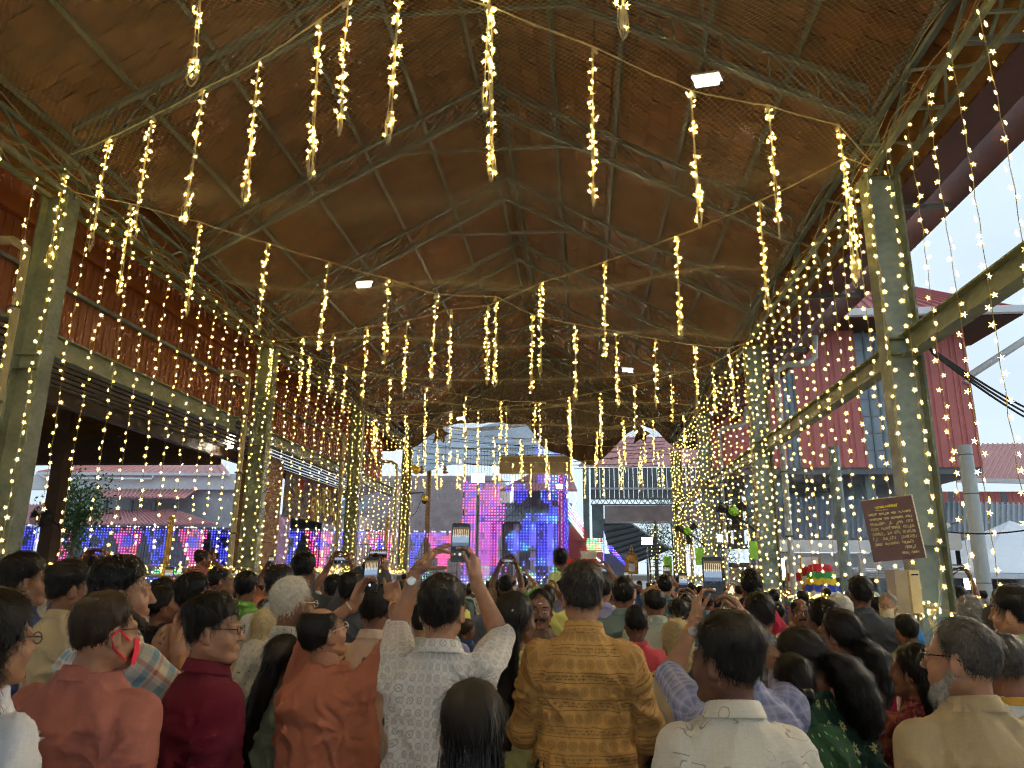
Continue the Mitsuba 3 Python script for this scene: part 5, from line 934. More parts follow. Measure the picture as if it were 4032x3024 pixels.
def edge_strands(v, f, st, n, ln, seed):
    """Short hairs that run out of the lower edge of the hair over the skin."""
    r = np.random.default_rng(seed + 9); m = trimesh.Trimesh(v, tri(f), process=False); p, fi = trimesh.sample.sample_surface(m, n * 7, seed=seed + 1); nn = m.face_normals[fi]; hl = hairline(np.arctan2(p[:, 0], p[:, 1]), st)
    k = (p[:, 2] - hl < .022) & (p[:, 1] < .05) & (np.einsum('ij,ij->i', p - [0, -.01, 0], nn) > 0); p, nn = p[k][:n], nn[k][:n]; t = np.array([0, -.12, -1.]) + r.normal(0, .12, p.shape); t -= np.einsum('ij,ij->i', t, nn)[:, None] * nn; t /= np.linalg.norm(t, axis=1, keepdims=True) + 1e-9
    L = ln * r.uniform(.3, 1.2, len(p)); pts = []
    for s in (0, .4, .7, 1.): q = p + t * (L * s)[:, None]; q = q + nn * np.clip(.003 - scalp(q.astype(np.float32)), 0, .02)[:, None] - nn * .002; pts.append(q)
    return ribbons(np.stack(pts, 1), np.cross(t, nn), .0018, r)
HAIR = {}
def hair_style(name):
    """(vertices, triangles) of a hairdo in head coordinates."""
    if name in HAIR: return HAIR[name]
    L = []
    sd = sum(map(ord, name))
    def cap(st, th, top=0., bald=0., n=2300, ln=.038, **k): v, f = hair_cap(st, th, top, bald, seed=sd); L.append((v, f)); L.append(strands_on(v, f, n, ln, sd, **k)); L.extend([edge_strands(v, f, st, 420, .016 if name != 'crop' else .010, sd)] if st != 'long' else [])
    if name == 'short': cap('short', .011, .010)
    elif name == 'short_b': cap('short', .013, .018, ln=.045, lift=.25, whorl=(.02, -.06, .11))
    elif name == 'crop': cap('crop', .007, .004, ln=.02)
    elif name == 'boy': cap('boy', .013, .020, ln=.055, lift=.2, whorl=(-.02, -.05, .12))
    elif name == 'tousled': cap('short', .016, .016, ln=.05, lift=.5, curl=.5, n=1900)
    elif name == 'thin_crown': cap('short', .009, .004, 1, ln=.03)
    elif name == 'receded': cap('receded', .010, .004, 0, ln=.04)
    elif name == 'bald': cap('short', .008, 0., 2, ln=.025, n=900)
    elif name == 'elder_wavy': cap('receded', .014, .008, 0, ln=.05, lift=.3, curl=.25, n=1900)
    elif name == 'bob': cap('long', .013, .006, ln=.07, down=1.2); L += list(fall([(0, -.075, -.03), (0, -.085, -.10), (0, -.08, -.15)], [.075, .075, .05], 350, sd))
    elif name == 'bun': cap('long', .009, .004, ln=.06, whorl=(0, .06, .10), lift=.02, down=0); L += list(fall([(0, -.10, -.035), (0, -.125, -.045), (0, -.12, -.06)], [.035, .046, .03], 250, sd, curl=.008))
    elif name == 'ponytail': cap('long', .009, .004, ln=.06, whorl=(0, .07, .09), lift=.02, down=0); L += list(fall([(0, -.095, -.01), (0, -.135, -.05), (0, -.13, -.16), (.01, -.12, -.30)], [.022, .045, .05, .022], 500, sd, curl=.006))
    elif name == 'curly_tail': cap('long', .011, .006, ln=.06, whorl=(0, .07, .09), lift=.08, down=0, curl=.2); L += list(fall([(0, -.09, .0), (.02, -.14, -.05), (.04, -.155, -.15), (.045, -.15, -.27), (.05, -.14, -.36)], [.03, .085, .105, .10, .05], 3200, sd, wide=.003, curl=.028, freq=34))
    elif name == 'long_loose': cap('long', .012, .006, ln=.08, down=1.2, n=1800, whorl=(0, .03, .12), lift=.03); L += list(fall([(0, -.06, .02), (0, -.085, -.10), (.01, -.10, -.25), (.02, -.105, -.42), (.03, -.10, -.56)], [.075, .085, .075, .06, .025], 1100, sd, curl=.010))
    elif name == 'long_plait': cap('long', .010, .004, ln=.07, down=1.0, whorl=(0, .03, .12), lift=.03); L += list(fall([(0, -.075, .0), (-.01, -.095, -.10), (-.05, -.12, -.26), (-.12, -.13, -.46), (-.17, -.10, -.66)], [.07, .07, .065, .06, .03], 1100, sd, curl=.012))
    elif name == 'curly_long': cap('long', .020, .01, ln=.07, lift=.4, curl=.8, n=2200); L += list(fall([(0, -.06, .0), (0, -.08, -.10), (0, -.09, -.24), (.01, -.09, -.34)], [.10, .115, .105, .05], 2800, sd, wide=.003, curl=.02, freq=30))
    elif name == 'lo_short': v, f = hair_cap('short', .012, .010, h=.013, seed=1); L.append((v, f)); L.append(strands_on(v, f, 260, .035, 4, wide=.004))
    elif name == 'lo_thin': v, f = hair_cap('short', .009, .004, 1, h=.013, seed=2); L.append((v, f)); L.append(strands_on(v, f, 200, .03, 5, wide=.004))
    elif name == 'lo_bald': v, f = hair_cap('short', .008, 0, 2, h=.012, seed=3); L.append((v, f))
    elif name == 'lo_bun': v, f = hair_cap('long', .010, .004, h=.013, seed=4); L.append((v, f)); L.append(fall([(0, -.10, -.035), (0, -.125, -.045), (0, -.12, -.06)], [.035, .046, .03], 40, 6, wide=.006)[0])
    elif name == 'lo_long': v, f = hair_cap('long', .013, .006, h=.013, seed=5); L.append((v, f)); L += list(fall([(0, -.07, .0), (0, -.09, -.12), (0, -.10, -.30)], [.075, .075, .04], 160, 7, wide=.006))
    elif name == 'smooth_crown': cap('long', .012, .004, ln=.09, down=1.0, n=2600, whorl=(-.01, .035, .125), lift=.03, wide=.0018); L += list(fall([(0, -.05, .0), (0, -.075, -.12), (0, -.085, -.30)], [.078, .085, .07], 1200, sd, wide=.003))
    V, F, n = [], [], 0
    for v, f in L: V.append(v); F.append(tri(np.asarray(f)) + n); n += len(v)
    HAIR[name] = (np.vstack(V), np.vstack(F)); return HAIR[name]
# hands ------------------------------------------------------------
def hand_mesh(curl, spread=.10, thumb=(.55, .70, .45), thumb_bend=.3, h=.0048, point=None):
    """A right hand: wrist at the origin, fingers along +y, palm facing +z, thumb towards +x. curl: bend per finger, index first."""
    base = [(.027, .092, 0), (.009, .097, .001), (-.010, .093, 0), (-.027, .083, -.002)]; seg = [(.040, .026, .021), (.044, .029, .022), (.041, .027, .021), (.032, .021, .019)]; fan_ = [.5, .1, -.3, -.75]; rad = [.0088, .0092, .0086, .0076]
    bones = []
    for b, sg, fa, r_, c in zip(base, seg, fan_, rad, curl):
        p = np.array(b); ang = 0.; 
        for k, l in enumerate(sg):
            ang += c * (.9, 1.1, .8)[k]; dirv = np.array([fa * spread * math.cos(ang), math.cos(ang), math.sin(ang)]); q = p + dirv * l; bones.append((p, q, r_ * (1 - .09 * k), r_ * (.92 - .10 * k))); p = q
    td = np.array(thumb); td /= np.linalg.norm(td); p = np.array([.022, .022, .006]); q = p + td * .042; bones.append((p, q, .0135, .0105)); t2 = td + np.array([-.5, .5, .25]) * thumb_bend; t2 /= np.linalg.norm(t2); q2 = q + t2 * .030; bones.append((q, q2, .0105, .0092)); bones.append((q2, q2 + t2 * .022, .0092, .0075))
    def fn(P):
        q = np.abs(P - np.array([0, .050, -.001], np.float32)) - np.array([.030, .036, .003], np.float32); d = np.linalg.norm(np.maximum(q, 0), axis=1) + np.minimum(q.max(1), 0) - .0105
        d = smin(d, d_cone(P, (0, -.03, 0), (0, .02, 0), .024, .027), .02); d = smin(d, d_cone(P, (.016, .018, .006), (.028, .045, .010), .014, .012), .014)
        f = np.full(len(P), 9., np.float32)
        for a, b, ra, rb in bones: f = np.minimum(f, smin(f, d_cone(P, a, b, ra, rb), .0015))
        return smin(d, f, .005)
    pts = np.array([b for bb in bones for b in bb[:2]]); lo = np.minimum(pts.min(0), [-.045, -.035, -.03]) - .02; hi = np.maximum(pts.max(0), [.045, .1, .02]) + .02
    return surface_nets(fn, lo, hi, h)
HANDS = {}
def hand(kind):
    if kind not in HANDS: HANDS[kind] = {'relaxed': lambda: hand_mesh((.32, .36, .42, .48)), 'grip': lambda: hand_mesh((.62, .66, .70, .74), .06, (.45, .85, .30), .1), 'pinch': lambda: hand_mesh((.55, .30, .22, .20), .35, (.55, .62, .75), .55), 'point': lambda: hand_mesh((.22, .85, .95, 1.0), .15, (.5, .7, .6), .5), 'flat': lambda: hand_mesh((.06, .05, .06, .08), .04, (.35, .92, .1), -.1), 'coarse': lambda: hand_mesh((.55, .6, .62, .66), .06, h=.0085)}[kind]()
    return HANDS[kind]
def frame(y, z):
    y = np.asarray(y, float); y = y / np.linalg.norm(y); z = np.asarray(z, float); z = z - z @ y * y; z /= np.linalg.norm(z); return np.stack([np.cross(y, z), y, z], 1)
def ik(S, W, l1, l2, hint):
    S, W = np.asarray(S, float), np.asarray(W, float); d = np.linalg.norm(W - S); 
    if d > (l1 + l2) * .985: W = S + (W - S) * (l1 + l2) * .985 / d; d = (l1 + l2) * .985
    a = (l1 * l1 - l2 * l2 + d * d) / (2 * d); hgt = math.sqrt(max(l1 * l1 - a * a, 1e-6)); u = (W - S) / d; hn = np.asarray(hint, float); hn = hn - hn @ u * u; hn /= np.linalg.norm(hn); return S + u * a + hn * hgt, W
TORSO = {'m': np.array([(.60, .180, .130, 0), (.78, .186, .130, 0), (.95, .178, .124, 0), (1.08, .168, .118, .004), (1.22, .184, .124, 0), (1.30, .186, .120, -.012), (1.345, .160, .102, -.018), (1.385, .120, .084, -.016), (1.43, .074, .066, -.012), (1.47, .062, .060, -.006)]),
         'w': np.array([(.60, .195, .150, -.01), (.78, .192, .150, -.01), (.93, .184, .135, -.006), (1.06, .142, .105, .004), (1.20, .158, .122, .012), (1.28, .158, .110, -.004), (1.33, .134, .090, -.014), (1.375, .094, .072, -.014), (1.42, .060, .056, -.010), (1.47, .052, .050, -.006)])}
def d_torso(p, ring, wide=1., z0=.72, lean=None, belly=0.):
    z = p[:, 2]; rx, ry, cy = (np.interp(z, ring[:, 0], ring[:, k]) for k in (1, 2, 3)); rx, ry = rx * wide, ry * wide
    ry = ry + belly * np.exp(-((z - 1.05) / .14) ** 2); cy = cy + belly * .8 * np.exp(-((z - 1.05) / .14) ** 2)
    k = ((np.abs(p[:, 0]) / rx) ** 2.35 + (np.abs(p[:, 1] - cy) / ry) ** 2.35) ** (1 / 2.35); d = (k - 1) * np.minimum(rx, ry)
    return np.maximum(d, z0 - z)
LOWER = {}
def lower_mesh(kind):
    if kind in LOWER: return LOWER[kind]
    if kind == 'trousers': fn = lambda p: np.maximum(smin(smin(d_cone(p, (-.09, 0, .90), (-.10, .01, .10), .105, .075), d_cone(p, (.09, 0, .90), (.10, .01, .10), .105, .075), .02), d_ell(p, (0, 0, .92), (.17, .125, .14)), .05), .055 - p[:, 2])
    elif kind == 'dhoti': fn = lambda p: np.maximum(d_torso(np.stack([p[:, 0], p[:, 1], np.full(len(p), .7)], 1), TORSO['m'], 1., -9) * 1. + .0 * p[:, 2] - .05 * np.clip((.9 - p[:, 2]) / .8, 0, 1) - .012 * np.sin(np.arctan2(p[:, 0], p[:, 1]) * 13 + 2 * p[:, 2]), np.maximum(.07 - p[:, 2], p[:, 2] - .98))
    else: fn = lambda p: np.maximum((np.sqrt((p[:, 0] / 1.1) ** 2 + p[:, 1] ** 2) - np.interp(p[:, 2], [.05, .5, .95], [.27, .22, .155]) - .010 * np.sin(np.arctan2(p[:, 0], p[:, 1]) * 15)), np.maximum(.05 - p[:, 2], p[:, 2] - .96))
    LOWER[kind] = surface_nets(fn, (-.36, -.33, 0), (.36, .33, 1.08), .026); return LOWER[kind]
SKEL = {}
def legs_mesh():
    if 'l' not in SKEL:
        def fn(p):
            q = np.stack([np.abs(p[:, 0]), p[:, 1], p[:, 2]], 1); d = smin(d_cone(q, (.09, 0, .92), (.10, .01, .50), .075, .052), d_cone(q, (.10, .01, .50), (.105, 0, .08), .050, .034), .02); d = smin(d, d_cone(q, (.105, -.01, .045), (.115, .15, .03), .036, .026), .02); d = smin(d, d_ell(p, (0, 0, .93), (.145, .10, .13)), .05)
            return smin(d, d_torso(p, TORSO['m'] * [1, .70, .66, 1], 1., .85), .03)
        SKEL['l'] = surface_nets(fn, (-.19, -.16, 0), (.19, .2, 1.47), .024)
    return SKEL['l']
PEOPLE = []
def cloth_uv(idx, u, v): return np.stack([idx * 64 + 32 + np.clip(u, -30, 30), v], 1)
def put_cloth(key, v, f, uv): scene[key] = mikit.ply((v, tri(f)), 'cloth', smooth=True, uv=uv); return key
def collar_mesh(c, rx, ry, stand, fallh, flare, openang=28, back=.014):
    """A shirt collar: a stand round the neck and the folded fall over it."""
    th = np.radians(np.linspace(openang, 360 - openang, 40)); prof = [(0, -.012), (.001, stand * .5), (.002, stand), (.006, stand + .004), (.011, stand)] + ([(.012 + flare * .4, stand - fallh * .5), (.012 + flare, stand - fallh), (.006 + flare, stand - fallh - .002)] if fallh else [(.012, stand - .006), (.012, -.012)])
    V = np.array([[c[0] + (rx + a) * math.sin(t), c[1] + (ry + a) * math.cos(t), c[2] + b - back * math.cos(t) + (.004 if b > 0 else 0)] for t in th for a, b in prof]); k = len(prof)
    i, j = np.meshgrid(np.arange(39), np.arange(k - 1), indexing='ij'); F = np.stack([i * k + j, i * k + j + 1, (i + 1) * k + j + 1, (i + 1) * k + j], -1).reshape(-1, 4); U = np.repeat(th * .07, k); W = np.tile(np.array([b for a, b in prof]), 40)
    return V, F, U, W
def person(label, u, v, d, hair='short', hcol='hair_black', skin='skin_b', top='white', bottom='trouser', sex='m', heading=0., yaw=0., pitch=0., roll=0., collar='shirt', sleeve='short', arms=None, wide=1., belly=0., group=None, fine=None, face=False, lower='trousers', z_head=None, res=None, hscale=1., extras=(), beard=None, hx=0., stand=0.):
    """One person; u, v: where the photograph (2212 wide) shows the middle of the head, d: metres along the hall.
    heading: 0 looks along the hall, positive turns left. arms: {'L'/'R': (wrist in local metres, hand kind, finger dir, palm dir, elbow hint)}"""
    hc = at(u * K, v * K, y=d); fine = d < 4.2 if fine is None else fine; res = res or (.0115 if d < 3.4 else .0135 if d < 4.2 else .019 if d < 8 else .026)
    hz = hc[2] if z_head is None else z_head; s = (hz - stand) / 1.575; sh = min(1.03, max(.80, s)) * hscale
    Rz = rot('z', heading); pos = np.array([hc[0], hc[1], stand]) - Rz @ [hx, 0, 0]; X = lambda p: (np.asarray(p, float) * s) @ Rz.T + pos
    seed = int(u * 7 + v); r = np.random.default_rng(seed)
    t = thing('person', label, 'person', group)
    # head frame in local coordinates
    Hm = np.eye(4); R3 = rot('z', yaw) @ rot('x', pitch) @ rot('y', roll); piv = np.array([0, -.02, 1.50]); Hm[:3, :3] = R3; Hm[:3, 3] = piv + np.array([hx / s, 0, 0]) + R3 @ (np.array([0, .02, .075]) * sh / s)
    HX = lambda p: X((np.asarray(p) * sh / s) @ Hm[:3, :3].T + Hm[:3, 3])
    W4 = np.eye(4); W4[:3, :3] = Rz @ Hm[:3, :3]; W4[:3, 3] = X(Hm[:3, 3])
    body = MB(); add_head(body, W4, sh, skin, fine, face)
    if beard:
        pass
    lv, lf = legs_mesh(); body.add(X(lv * [wide, wide, 1]), lf, skin)
    body.tube([X((0, -.02, 1.36)), X((0, -.016, 1.46)), X(Hm[:3, 3] + R3 @ np.array([0, -.025, -.07]))], [.062 * s, .056 * s, .050 * s], skin, 12)
    ring = TORSO[sex]; sw = (.172 if sex == 'm' else .148) * wide; l1, l2 = .285, .25; limbs = []
    arms = dict(arms or {})
    for sd, nm in ((-1, 'L'), (1, 'R')):
        S = np.array([sd * (sw - .004), -.012, 1.335]); A = arms.get(nm, 'down')
        if isinstance(A, str):
            W_, kind, fd, pd, hint = {'down': ((sd * (sw + .06), .03, .86), 'relaxed', (0, .15, -1), (-sd, 0, 0), (sd * .3, -1, 0)), 'fold': ((sd * .07, .26, 1.06), 'relaxed', (-sd * .8, .5, .1), (0, -1, .2), (sd * .8, -.6, -.6)), 'bent': ((sd * .16, .26, 1.12), 'relaxed', (-sd * .3, 1, .2), (-sd, 0, 0), (sd * .5, -.7, -.8)), 'up': ((sd * .10, .30, 1.62), 'coarse', (-sd * .2, .2, 1), (-sd, .2, 0), (sd, .2, -.6))}[A]
        elif A[0] == 'w': W_ = Rz.T @ (np.asarray(A[1], float) - pos) / s; kind, fd, pd, hint = A[2:]
        else: W_, kind, fd, pd, hint = A
        W_ = np.asarray(W_, float)
        if W_[2] > 1.45: S = S + [-sd * .012, .015, .035]
        E_, W_ = ik(S, W_, l1, l2, hint); fd = np.asarray(fd, float); limbs.append((S, E_, W_, sd))
        body.tube([X(S), X(S * .5 + E_ * .5), X(E_)], [.048 * s, .044 * s, .037 * s], skin, 12); 
        fw = (W_ - E_) / np.linalg.norm(W_ - E_); body.tube([X(E_ - fw * .02), X(E_), X(E_ + fw * .07), X(E_ * .45 + W_ * .55), X(W_)], [.034 * s, .039 * s, .041 * s, .033 * s, .025 * s], skin, 12); body.sphere(X(E_), .038 * s, skin, 8)
        hv, hf = hand(kind if (fine or kind != 'relaxed') else 'coarse'); hv = hv * [sd * -1., 1, 1] if False else hv
        Fm = frame(fd, pd); hx = hv * np.array([1, 1, 1]); want = -sd     # the thumb lies towards the body's middle in front: mirror the left hand
        mir = np.linalg.det(Fm)
        hx = hx * [(1 if sd > 0 else -1) * 1.0, 1, 1]; hf2 = hf if sd > 0 else hf[:, ::-1]
        hx = hx * [1, 1, 1]; body.add(X(W_ + (hx @ np.stack([Fm[:, 0] * (-1 if False else 1), Fm[:, 1], Fm[:, 2]], 1).T) * (1.0 if fine else 1.0)), hf2, skin)
    key = part(t, 'body', body, 'skin', True)
    # clothing
    slen = {'short': .74, 'cap': .40, 'none': 0., 'elbow': 1.0, 'rolled': 1.12, 'long': 1.9}[sleeve]
    z0 = .70 if collar != 'kurta' else .45
    lo, hi = np.array([-.33 * wide, -.27, z0 - .03]), np.array([.33 * wide, .30, 1.46])
    for S, E_, W_, sd in limbs:
        for q in ((S, E_) if slen <= 1.2 else (S, E_, W_)): lo = np.minimum(lo, q - .11); hi = np.maximum(hi, q + .11)
    ends = []
    for S, E_, W_, sd in limbs:
        q = [(S, S + (E_ - S) * min(1., slen), .066 * (1 if sex == 'm' else .86) + .004, .056 * (1 if sex == 'm' else .86))]
        if slen > 1: e2 = E_ + (W_ - E_) * min(.96, (slen - 1)); q.append((E_, e2, .056, .047))
        ends.append((q, sd))
    def fn(p):
        dt = d_torso(p, ring + np.array([0, .008, .008, 0]), wide, z0, belly=belly); dt = np.maximum(dt, p[:, 2] - 1.455); d = dt
        for q, sd in ends:
            if slen == 0: continue
            da = np.full(len(p), 9., np.float32)
            for a, b, ra, rb in q:
                ab = b - a; L = np.linalg.norm(ab); tt = (p - a) @ (ab / L); x = d_cone(p, a, b, ra, rb)
                if (b is q[-1][1]) : x = np.maximum(x, tt - L)
                da = smin(da, x, .02)
            d = smin(d, da, .055)
        return d
    V, Fq = surface_nets(fn, lo, hi, res)
    # cloth coordinates: round the trunk and up, or round and along each sleeve
    uu = np.arctan2(V[:, 0], -V[:, 1]) * .165 * wide; vv = V[:, 2].copy(); best = d_torso(V, ring, wide, -9)
    for q, sd in ends:
        if slen == 0: continue
        a, b = q[0][0], q[-1][1]; ax_ = (b - a) / np.linalg.norm(b - a); x = V - a; da = d_cone(V, q[0][0], q[0][1], q[0][2], q[0][3])
        if len(q) > 1: da = np.minimum(da, d_cone(V, q[1][0], q[1][1], q[1][2], q[1][3]))
        ref = np.array([0, -1., 0]); ref = ref - ref @ ax_ * ax_; ref = ref / (np.linalg.norm(ref) + 1e-9); oth = np.cross(ax_, ref); m = da < best - .004
        uu = np.where(m, .3 + np.arctan2(x @ oth, x @ ref) * .06, uu); vv = np.where(m, 1.37 - x @ ax_, vv)
    n_ = trimesh.Trimesh(V, tri(Fq), process=False).vertex_normals
    P3 = np.stack([uu * 9 + .9 * np.sin(vv * 6 + seed), vv * 3.2 - uu * 5.0, np.full(len(V), seed * .37)], 1); w1 = mikit.meshkit.noise(P3, seed % 50) - .5; rid = 1 - np.abs(2 * mikit.meshkit.noise(np.stack([uu * 16 + vv * 7, vv * 6 - uu * 3, P3[:, 2]], 1), 3) - 1)
    lowf = np.clip((1.25 - V[:, 2]) / .4, 0, 1); amp = (.015 + .012 * lowf) * (1.0 if d < 5 else .7); side_pull = np.clip(1 - np.abs(np.abs(V[:, 0]) - .15) / .09, 0, 1) * np.clip(1 - np.abs(V[:, 2] - 1.22) / .16, 0, 1)
    V = V + n_ * (amp * 1.5 * w1 + .020 * np.maximum(rid - .70, 0) / .30 * (.35 + lowf + side_pull))[:, None]
    fold = np.zeros(len(V)); bk = np.clip(-n_[:, 1] * 1.5 + .3, 0, 1)
    for sd_ in (-1, 1):   # folds that fan out of the armpits, crumples at the waist, hanging pleats
        dx, dz = V[:, 0] - sd_ * .165 * wide, V[:, 2] - 1.20; rr_ = np.hypot(dx, dz); an = np.arctan2(dz, -sd_ * dx); fold += .011 * np.maximum(np.sin(an * 7.5 + seed + sd_ + 14 * rr_), -.35) * np.exp(-((rr_ - .09) / .085) ** 2) * bk
    ph_ = V[:, 2] * 46 + 4.5 * np.sin(uu * 7 + seed) + 2 * np.sin(uu * 17); fold += .008 * np.maximum(np.sin(ph_), -.2) * np.exp(-((V[:, 2] - 1.0) / .085) ** 2) * (.4 + mikit.meshkit.noise(P3 * .8, 9)); fold += .008 * np.sin(uu * 34 + 3 * np.sin(vv * 5 + seed)) * lowf * mikit.meshkit.noise(P3 * .5, 4)
    if any(l[2][2] > 1.45 for l in limbs): fold += .009 * np.maximum(np.sin(V[:, 2] * 58 + 60 * np.abs(V[:, 0]) + seed), -.2) * np.exp(-((V[:, 2] - 1.30) / .07) ** 2) * np.exp(-((np.abs(V[:, 0]) - .13) / .07) ** 2) * bk
    V = V + n_ * (1.5 * fold)[:, None]
    if collar in ('shirt', 'polo'):   # yoke seam and centre pleat in the back
        yk = np.exp(-((V[:, 2] - 1.285) / .007) ** 2) * (n_[:, 1] < -.3); V = V - n_ * (.008 * yk)[:, None]
        pl = np.exp(-((V[:, 0] + .006) / .012) ** 2) * (n_[:, 1] < -.5) * np.clip((1.285 - V[:, 2]) / .03, 0, 1); V = V + n_ * (.010 * pl)[:, None]
    nm = {'dress': 'dress', 'saree': 'blouse', 'kurta': 'kurta'}.get(collar, 'shirt'); ck = f'{t}__{nm}'; ci = PATN[top]
    put_cloth(ck, X(V), Fq, cloth_uv(ci, uu, vv))
    nz = 1.432 if sex == 'm' else 1.42
    if collar in ('shirt', 'polo'): cv, cf, cu, cw = collar_mesh((0, -.014, nz), .064, .066, .028, .036, .016); put_cloth(f'{ck}__collar', X(cv), cf, cloth_uv(ci, cu, cw))
    elif collar == 'kurta': cv, cf, cu, cw = collar_mesh((0, -.014, nz), .068, .074, .036, 0, 0, 18); put_cloth(f'{ck}__collar', X(cv), cf, cloth_uv(ci, cu, cw))
    elif collar in ('tee', 'dress', 'saree'): cv, cf, cu, cw = collar_mesh((0, -.014, nz - .012), .068, .068, .010, 0, 0, 1, .02); put_cloth(f'{ck}__neckband', X(cv), cf, cloth_uv(ci, cu, cw))
    if slen:
        for k, (q, sd) in enumerate(ends):   # hemmed cuffs
            a, b = q[-1][0], q[-1][1]; ax_ = (b - a) / np.linalg.norm(b - a); rr = q[-1][3] + .003
            if fine: cv, cf = tube([X(b - ax_ * .03), X(b - ax_ * .028), X(b - ax_ * .002), X(b + ax_ * .001)], [rr * s * 1.0, (rr + .003) * s, (rr + .003) * s, rr * .9 * s], 14); g = np.arange(len(cv)); put_cloth(f'{ck}__cuff' + ('' if k == 0 else '_001'), cv, cf, cloth_uv(ci, (g % 14) * .02, g * .001))
    lv, lf = lower_mesh(lower); wv = lv * [wide, wide, 1.]; put_cloth(f'{t}__{ {"trousers": "trousers", "dhoti": "dhoti", "skirt": "skirt"}[lower] }', X(wv), lf, cloth_uv(PATN[bottom], np.arctan2(lv[:, 0], -lv[:, 1]) * .17, lv[:, 2]))
    # hair
    hv, hf = hair_style(hair) if fine or d < 7.5 else (hair_style(hair)); 
    hm = MB().add(HX(hv), hf, hcol)
    if not hair == 'none': part(t, 'hair', hm, 'hair', True)
    for e in extras: e(t, X, HX, limbs, s)
    PEOPLE.append(t); return t, X, HX, limbs, s
# small worn things -----------------------------------------------
def glasses(col='glasses_black'):
    def f(t, X, HX, limbs, s):
        m = MB(); g = np.linspace(0, 2 * np.pi, 17)
        for sd in (-1, 1):
            m.tube(HX(np.stack([sd * .033 + .021 * np.cos(g), .101 + 0 * g, .004 + .016 * np.sin(g)], 1)), .0016, col, 5); m.tube(HX([(sd * .054, .100, .008), (sd * .074, .06, .012), (sd * .079, -.005, .012), (sd * .078, -.022, -.002)]), .0018, col, 5)
        m.tube(HX([(-.012, .101, .008), (0, .105, .010), (.012, .101, .008)]), .0016, col, 5); part(t, 'glasses', m, 'gloss')
    return f
def watch(side, col='watch_steel', dial=True, off=.03):
    def f(t, X, HX, limbs, s):
        S, E_, W_, sd = limbs[0 if side == 'L' else 1]; ax = (W_ - E_) / np.linalg.norm(W_ - E_); c = W_ - ax * off; m = MB(); w = .011 if dial else .004; m.tube([X(c - ax * w), X(c - ax * w * .9), X(c + ax * w * .9), X(c + ax * w)], np.array([.026, .0315, .0305, .025]) * s, col, 16)
        if dial: o = np.array([0, -1., 0]); o = o - o @ ax * ax; o /= np.linalg.norm(o); m.tube([X(c + o * .027), X(c + o * .036), X(c + o * .038)], [.019 * s, .019 * s, .016 * s], 'sign_white', 16)
        part(t, 'watch' if dial else 'bangle', m, 'metal')
    return f
def moustache(t, X, HX, limbs, s):
    m = MB()
    for k in range(60): a = -.028 + .056 * k / 59; m.bar(HX([[a, .0985 - abs(a) * .35, -.044]])[0], HX([[a * 1.22, .1000 - abs(a) * .45, -.057 - abs(a) * .25]])[0], .004, .003, 'hair_black')
    m2 = MB()
    for sd in (-1, 1):
        for k in range(20): a = .012 + .036 * k / 19; m2.bar(HX([[sd * a, .0955 - a * .35, .026]])[0], HX([[sd * (a + .006), .0945 - a * .38, .0315 - abs(a - .03) * .25]])[0], .004, .003, 'hair_black')
    part(t, 'moustache', m, 'hair'); part(t, 'eyebrows', m2, 'hair')
def tilak(t, X, HX, limbs, s): part(t, 'ash_mark', MB().add(HX(SPH[6][0] * [.013, .004, .005] + [0, .0915, .052]), SPH[6][1], 'ash'), 'matte', True)
def beard(col='hair_grey'):
    def f(t, X, HX, limbs, s):
        def fn(p):
            m = np.stack([np.abs(p[:, 0]), p[:, 1], p[:, 2]], 1); d = smin(d_cone(m, (.066, .0, -.03), (.030, .062, -.105), .014, .024), d_cone(m, (.030, .062, -.105), (0, .080, -.118), .024, .022), .02); return d - .010 * (mikit.meshkit.noise(p * 90, 3) - .5)
        v, fc = surface_nets(fn, (-.10, -.05, -.16), (.10, .13, 0), .006); rv, rf = strands_on(v, fc, 900, .03, 5, whorl=(0, 0, .06)); part(t, 'beard', MB().add(HX(v), fc, col).add(HX(rv), rf, col), 'hair', True)
    return f
def face_mask(col='mask_red'):
    def f(t, X, HX, limbs, s):
        a = np.linspace(-1.08, 1.08, 15); zz = np.linspace(-.095, -.012, 6); P = [[.072 * math.sin(x), .028 + .074 * math.cos(x) + .012 * math.cos(x) * (1 - abs((z + .05) / .05)), z - .012 * math.cos(x)] for z in zz for x in a]; q = [[r_ * 15 + c, r_ * 15 + c + 1, (r_ + 1) * 15 + c + 1, (r_ + 1) * 15 + c] for r_ in range(5) for c in range(14)]
        m = MB().add(HX(P), q, col)
        for sd in (-1, 1): m.tube(HX([(sd * .070, .045, -.025), (sd * .084, .0, .012), (sd * .087, -.026, -.005), (sd * .080, -.012, -.04), (sd * .07, .04, -.085)]), .0035, col, 6)
        part(t, 'mask', m, 'matte', True)
    return f
def clip(pos=(.02, -.098, .035), col='clip_white'):
    return lambda t, X, HX, limbs, s: part(t, 'hair_clip', MB().bar(HX([np.array(pos) - [.02, 0, .008]])[0], HX([np.array(pos) + [.02, 0, .008]])[0], .012, .008, col), 'gloss')
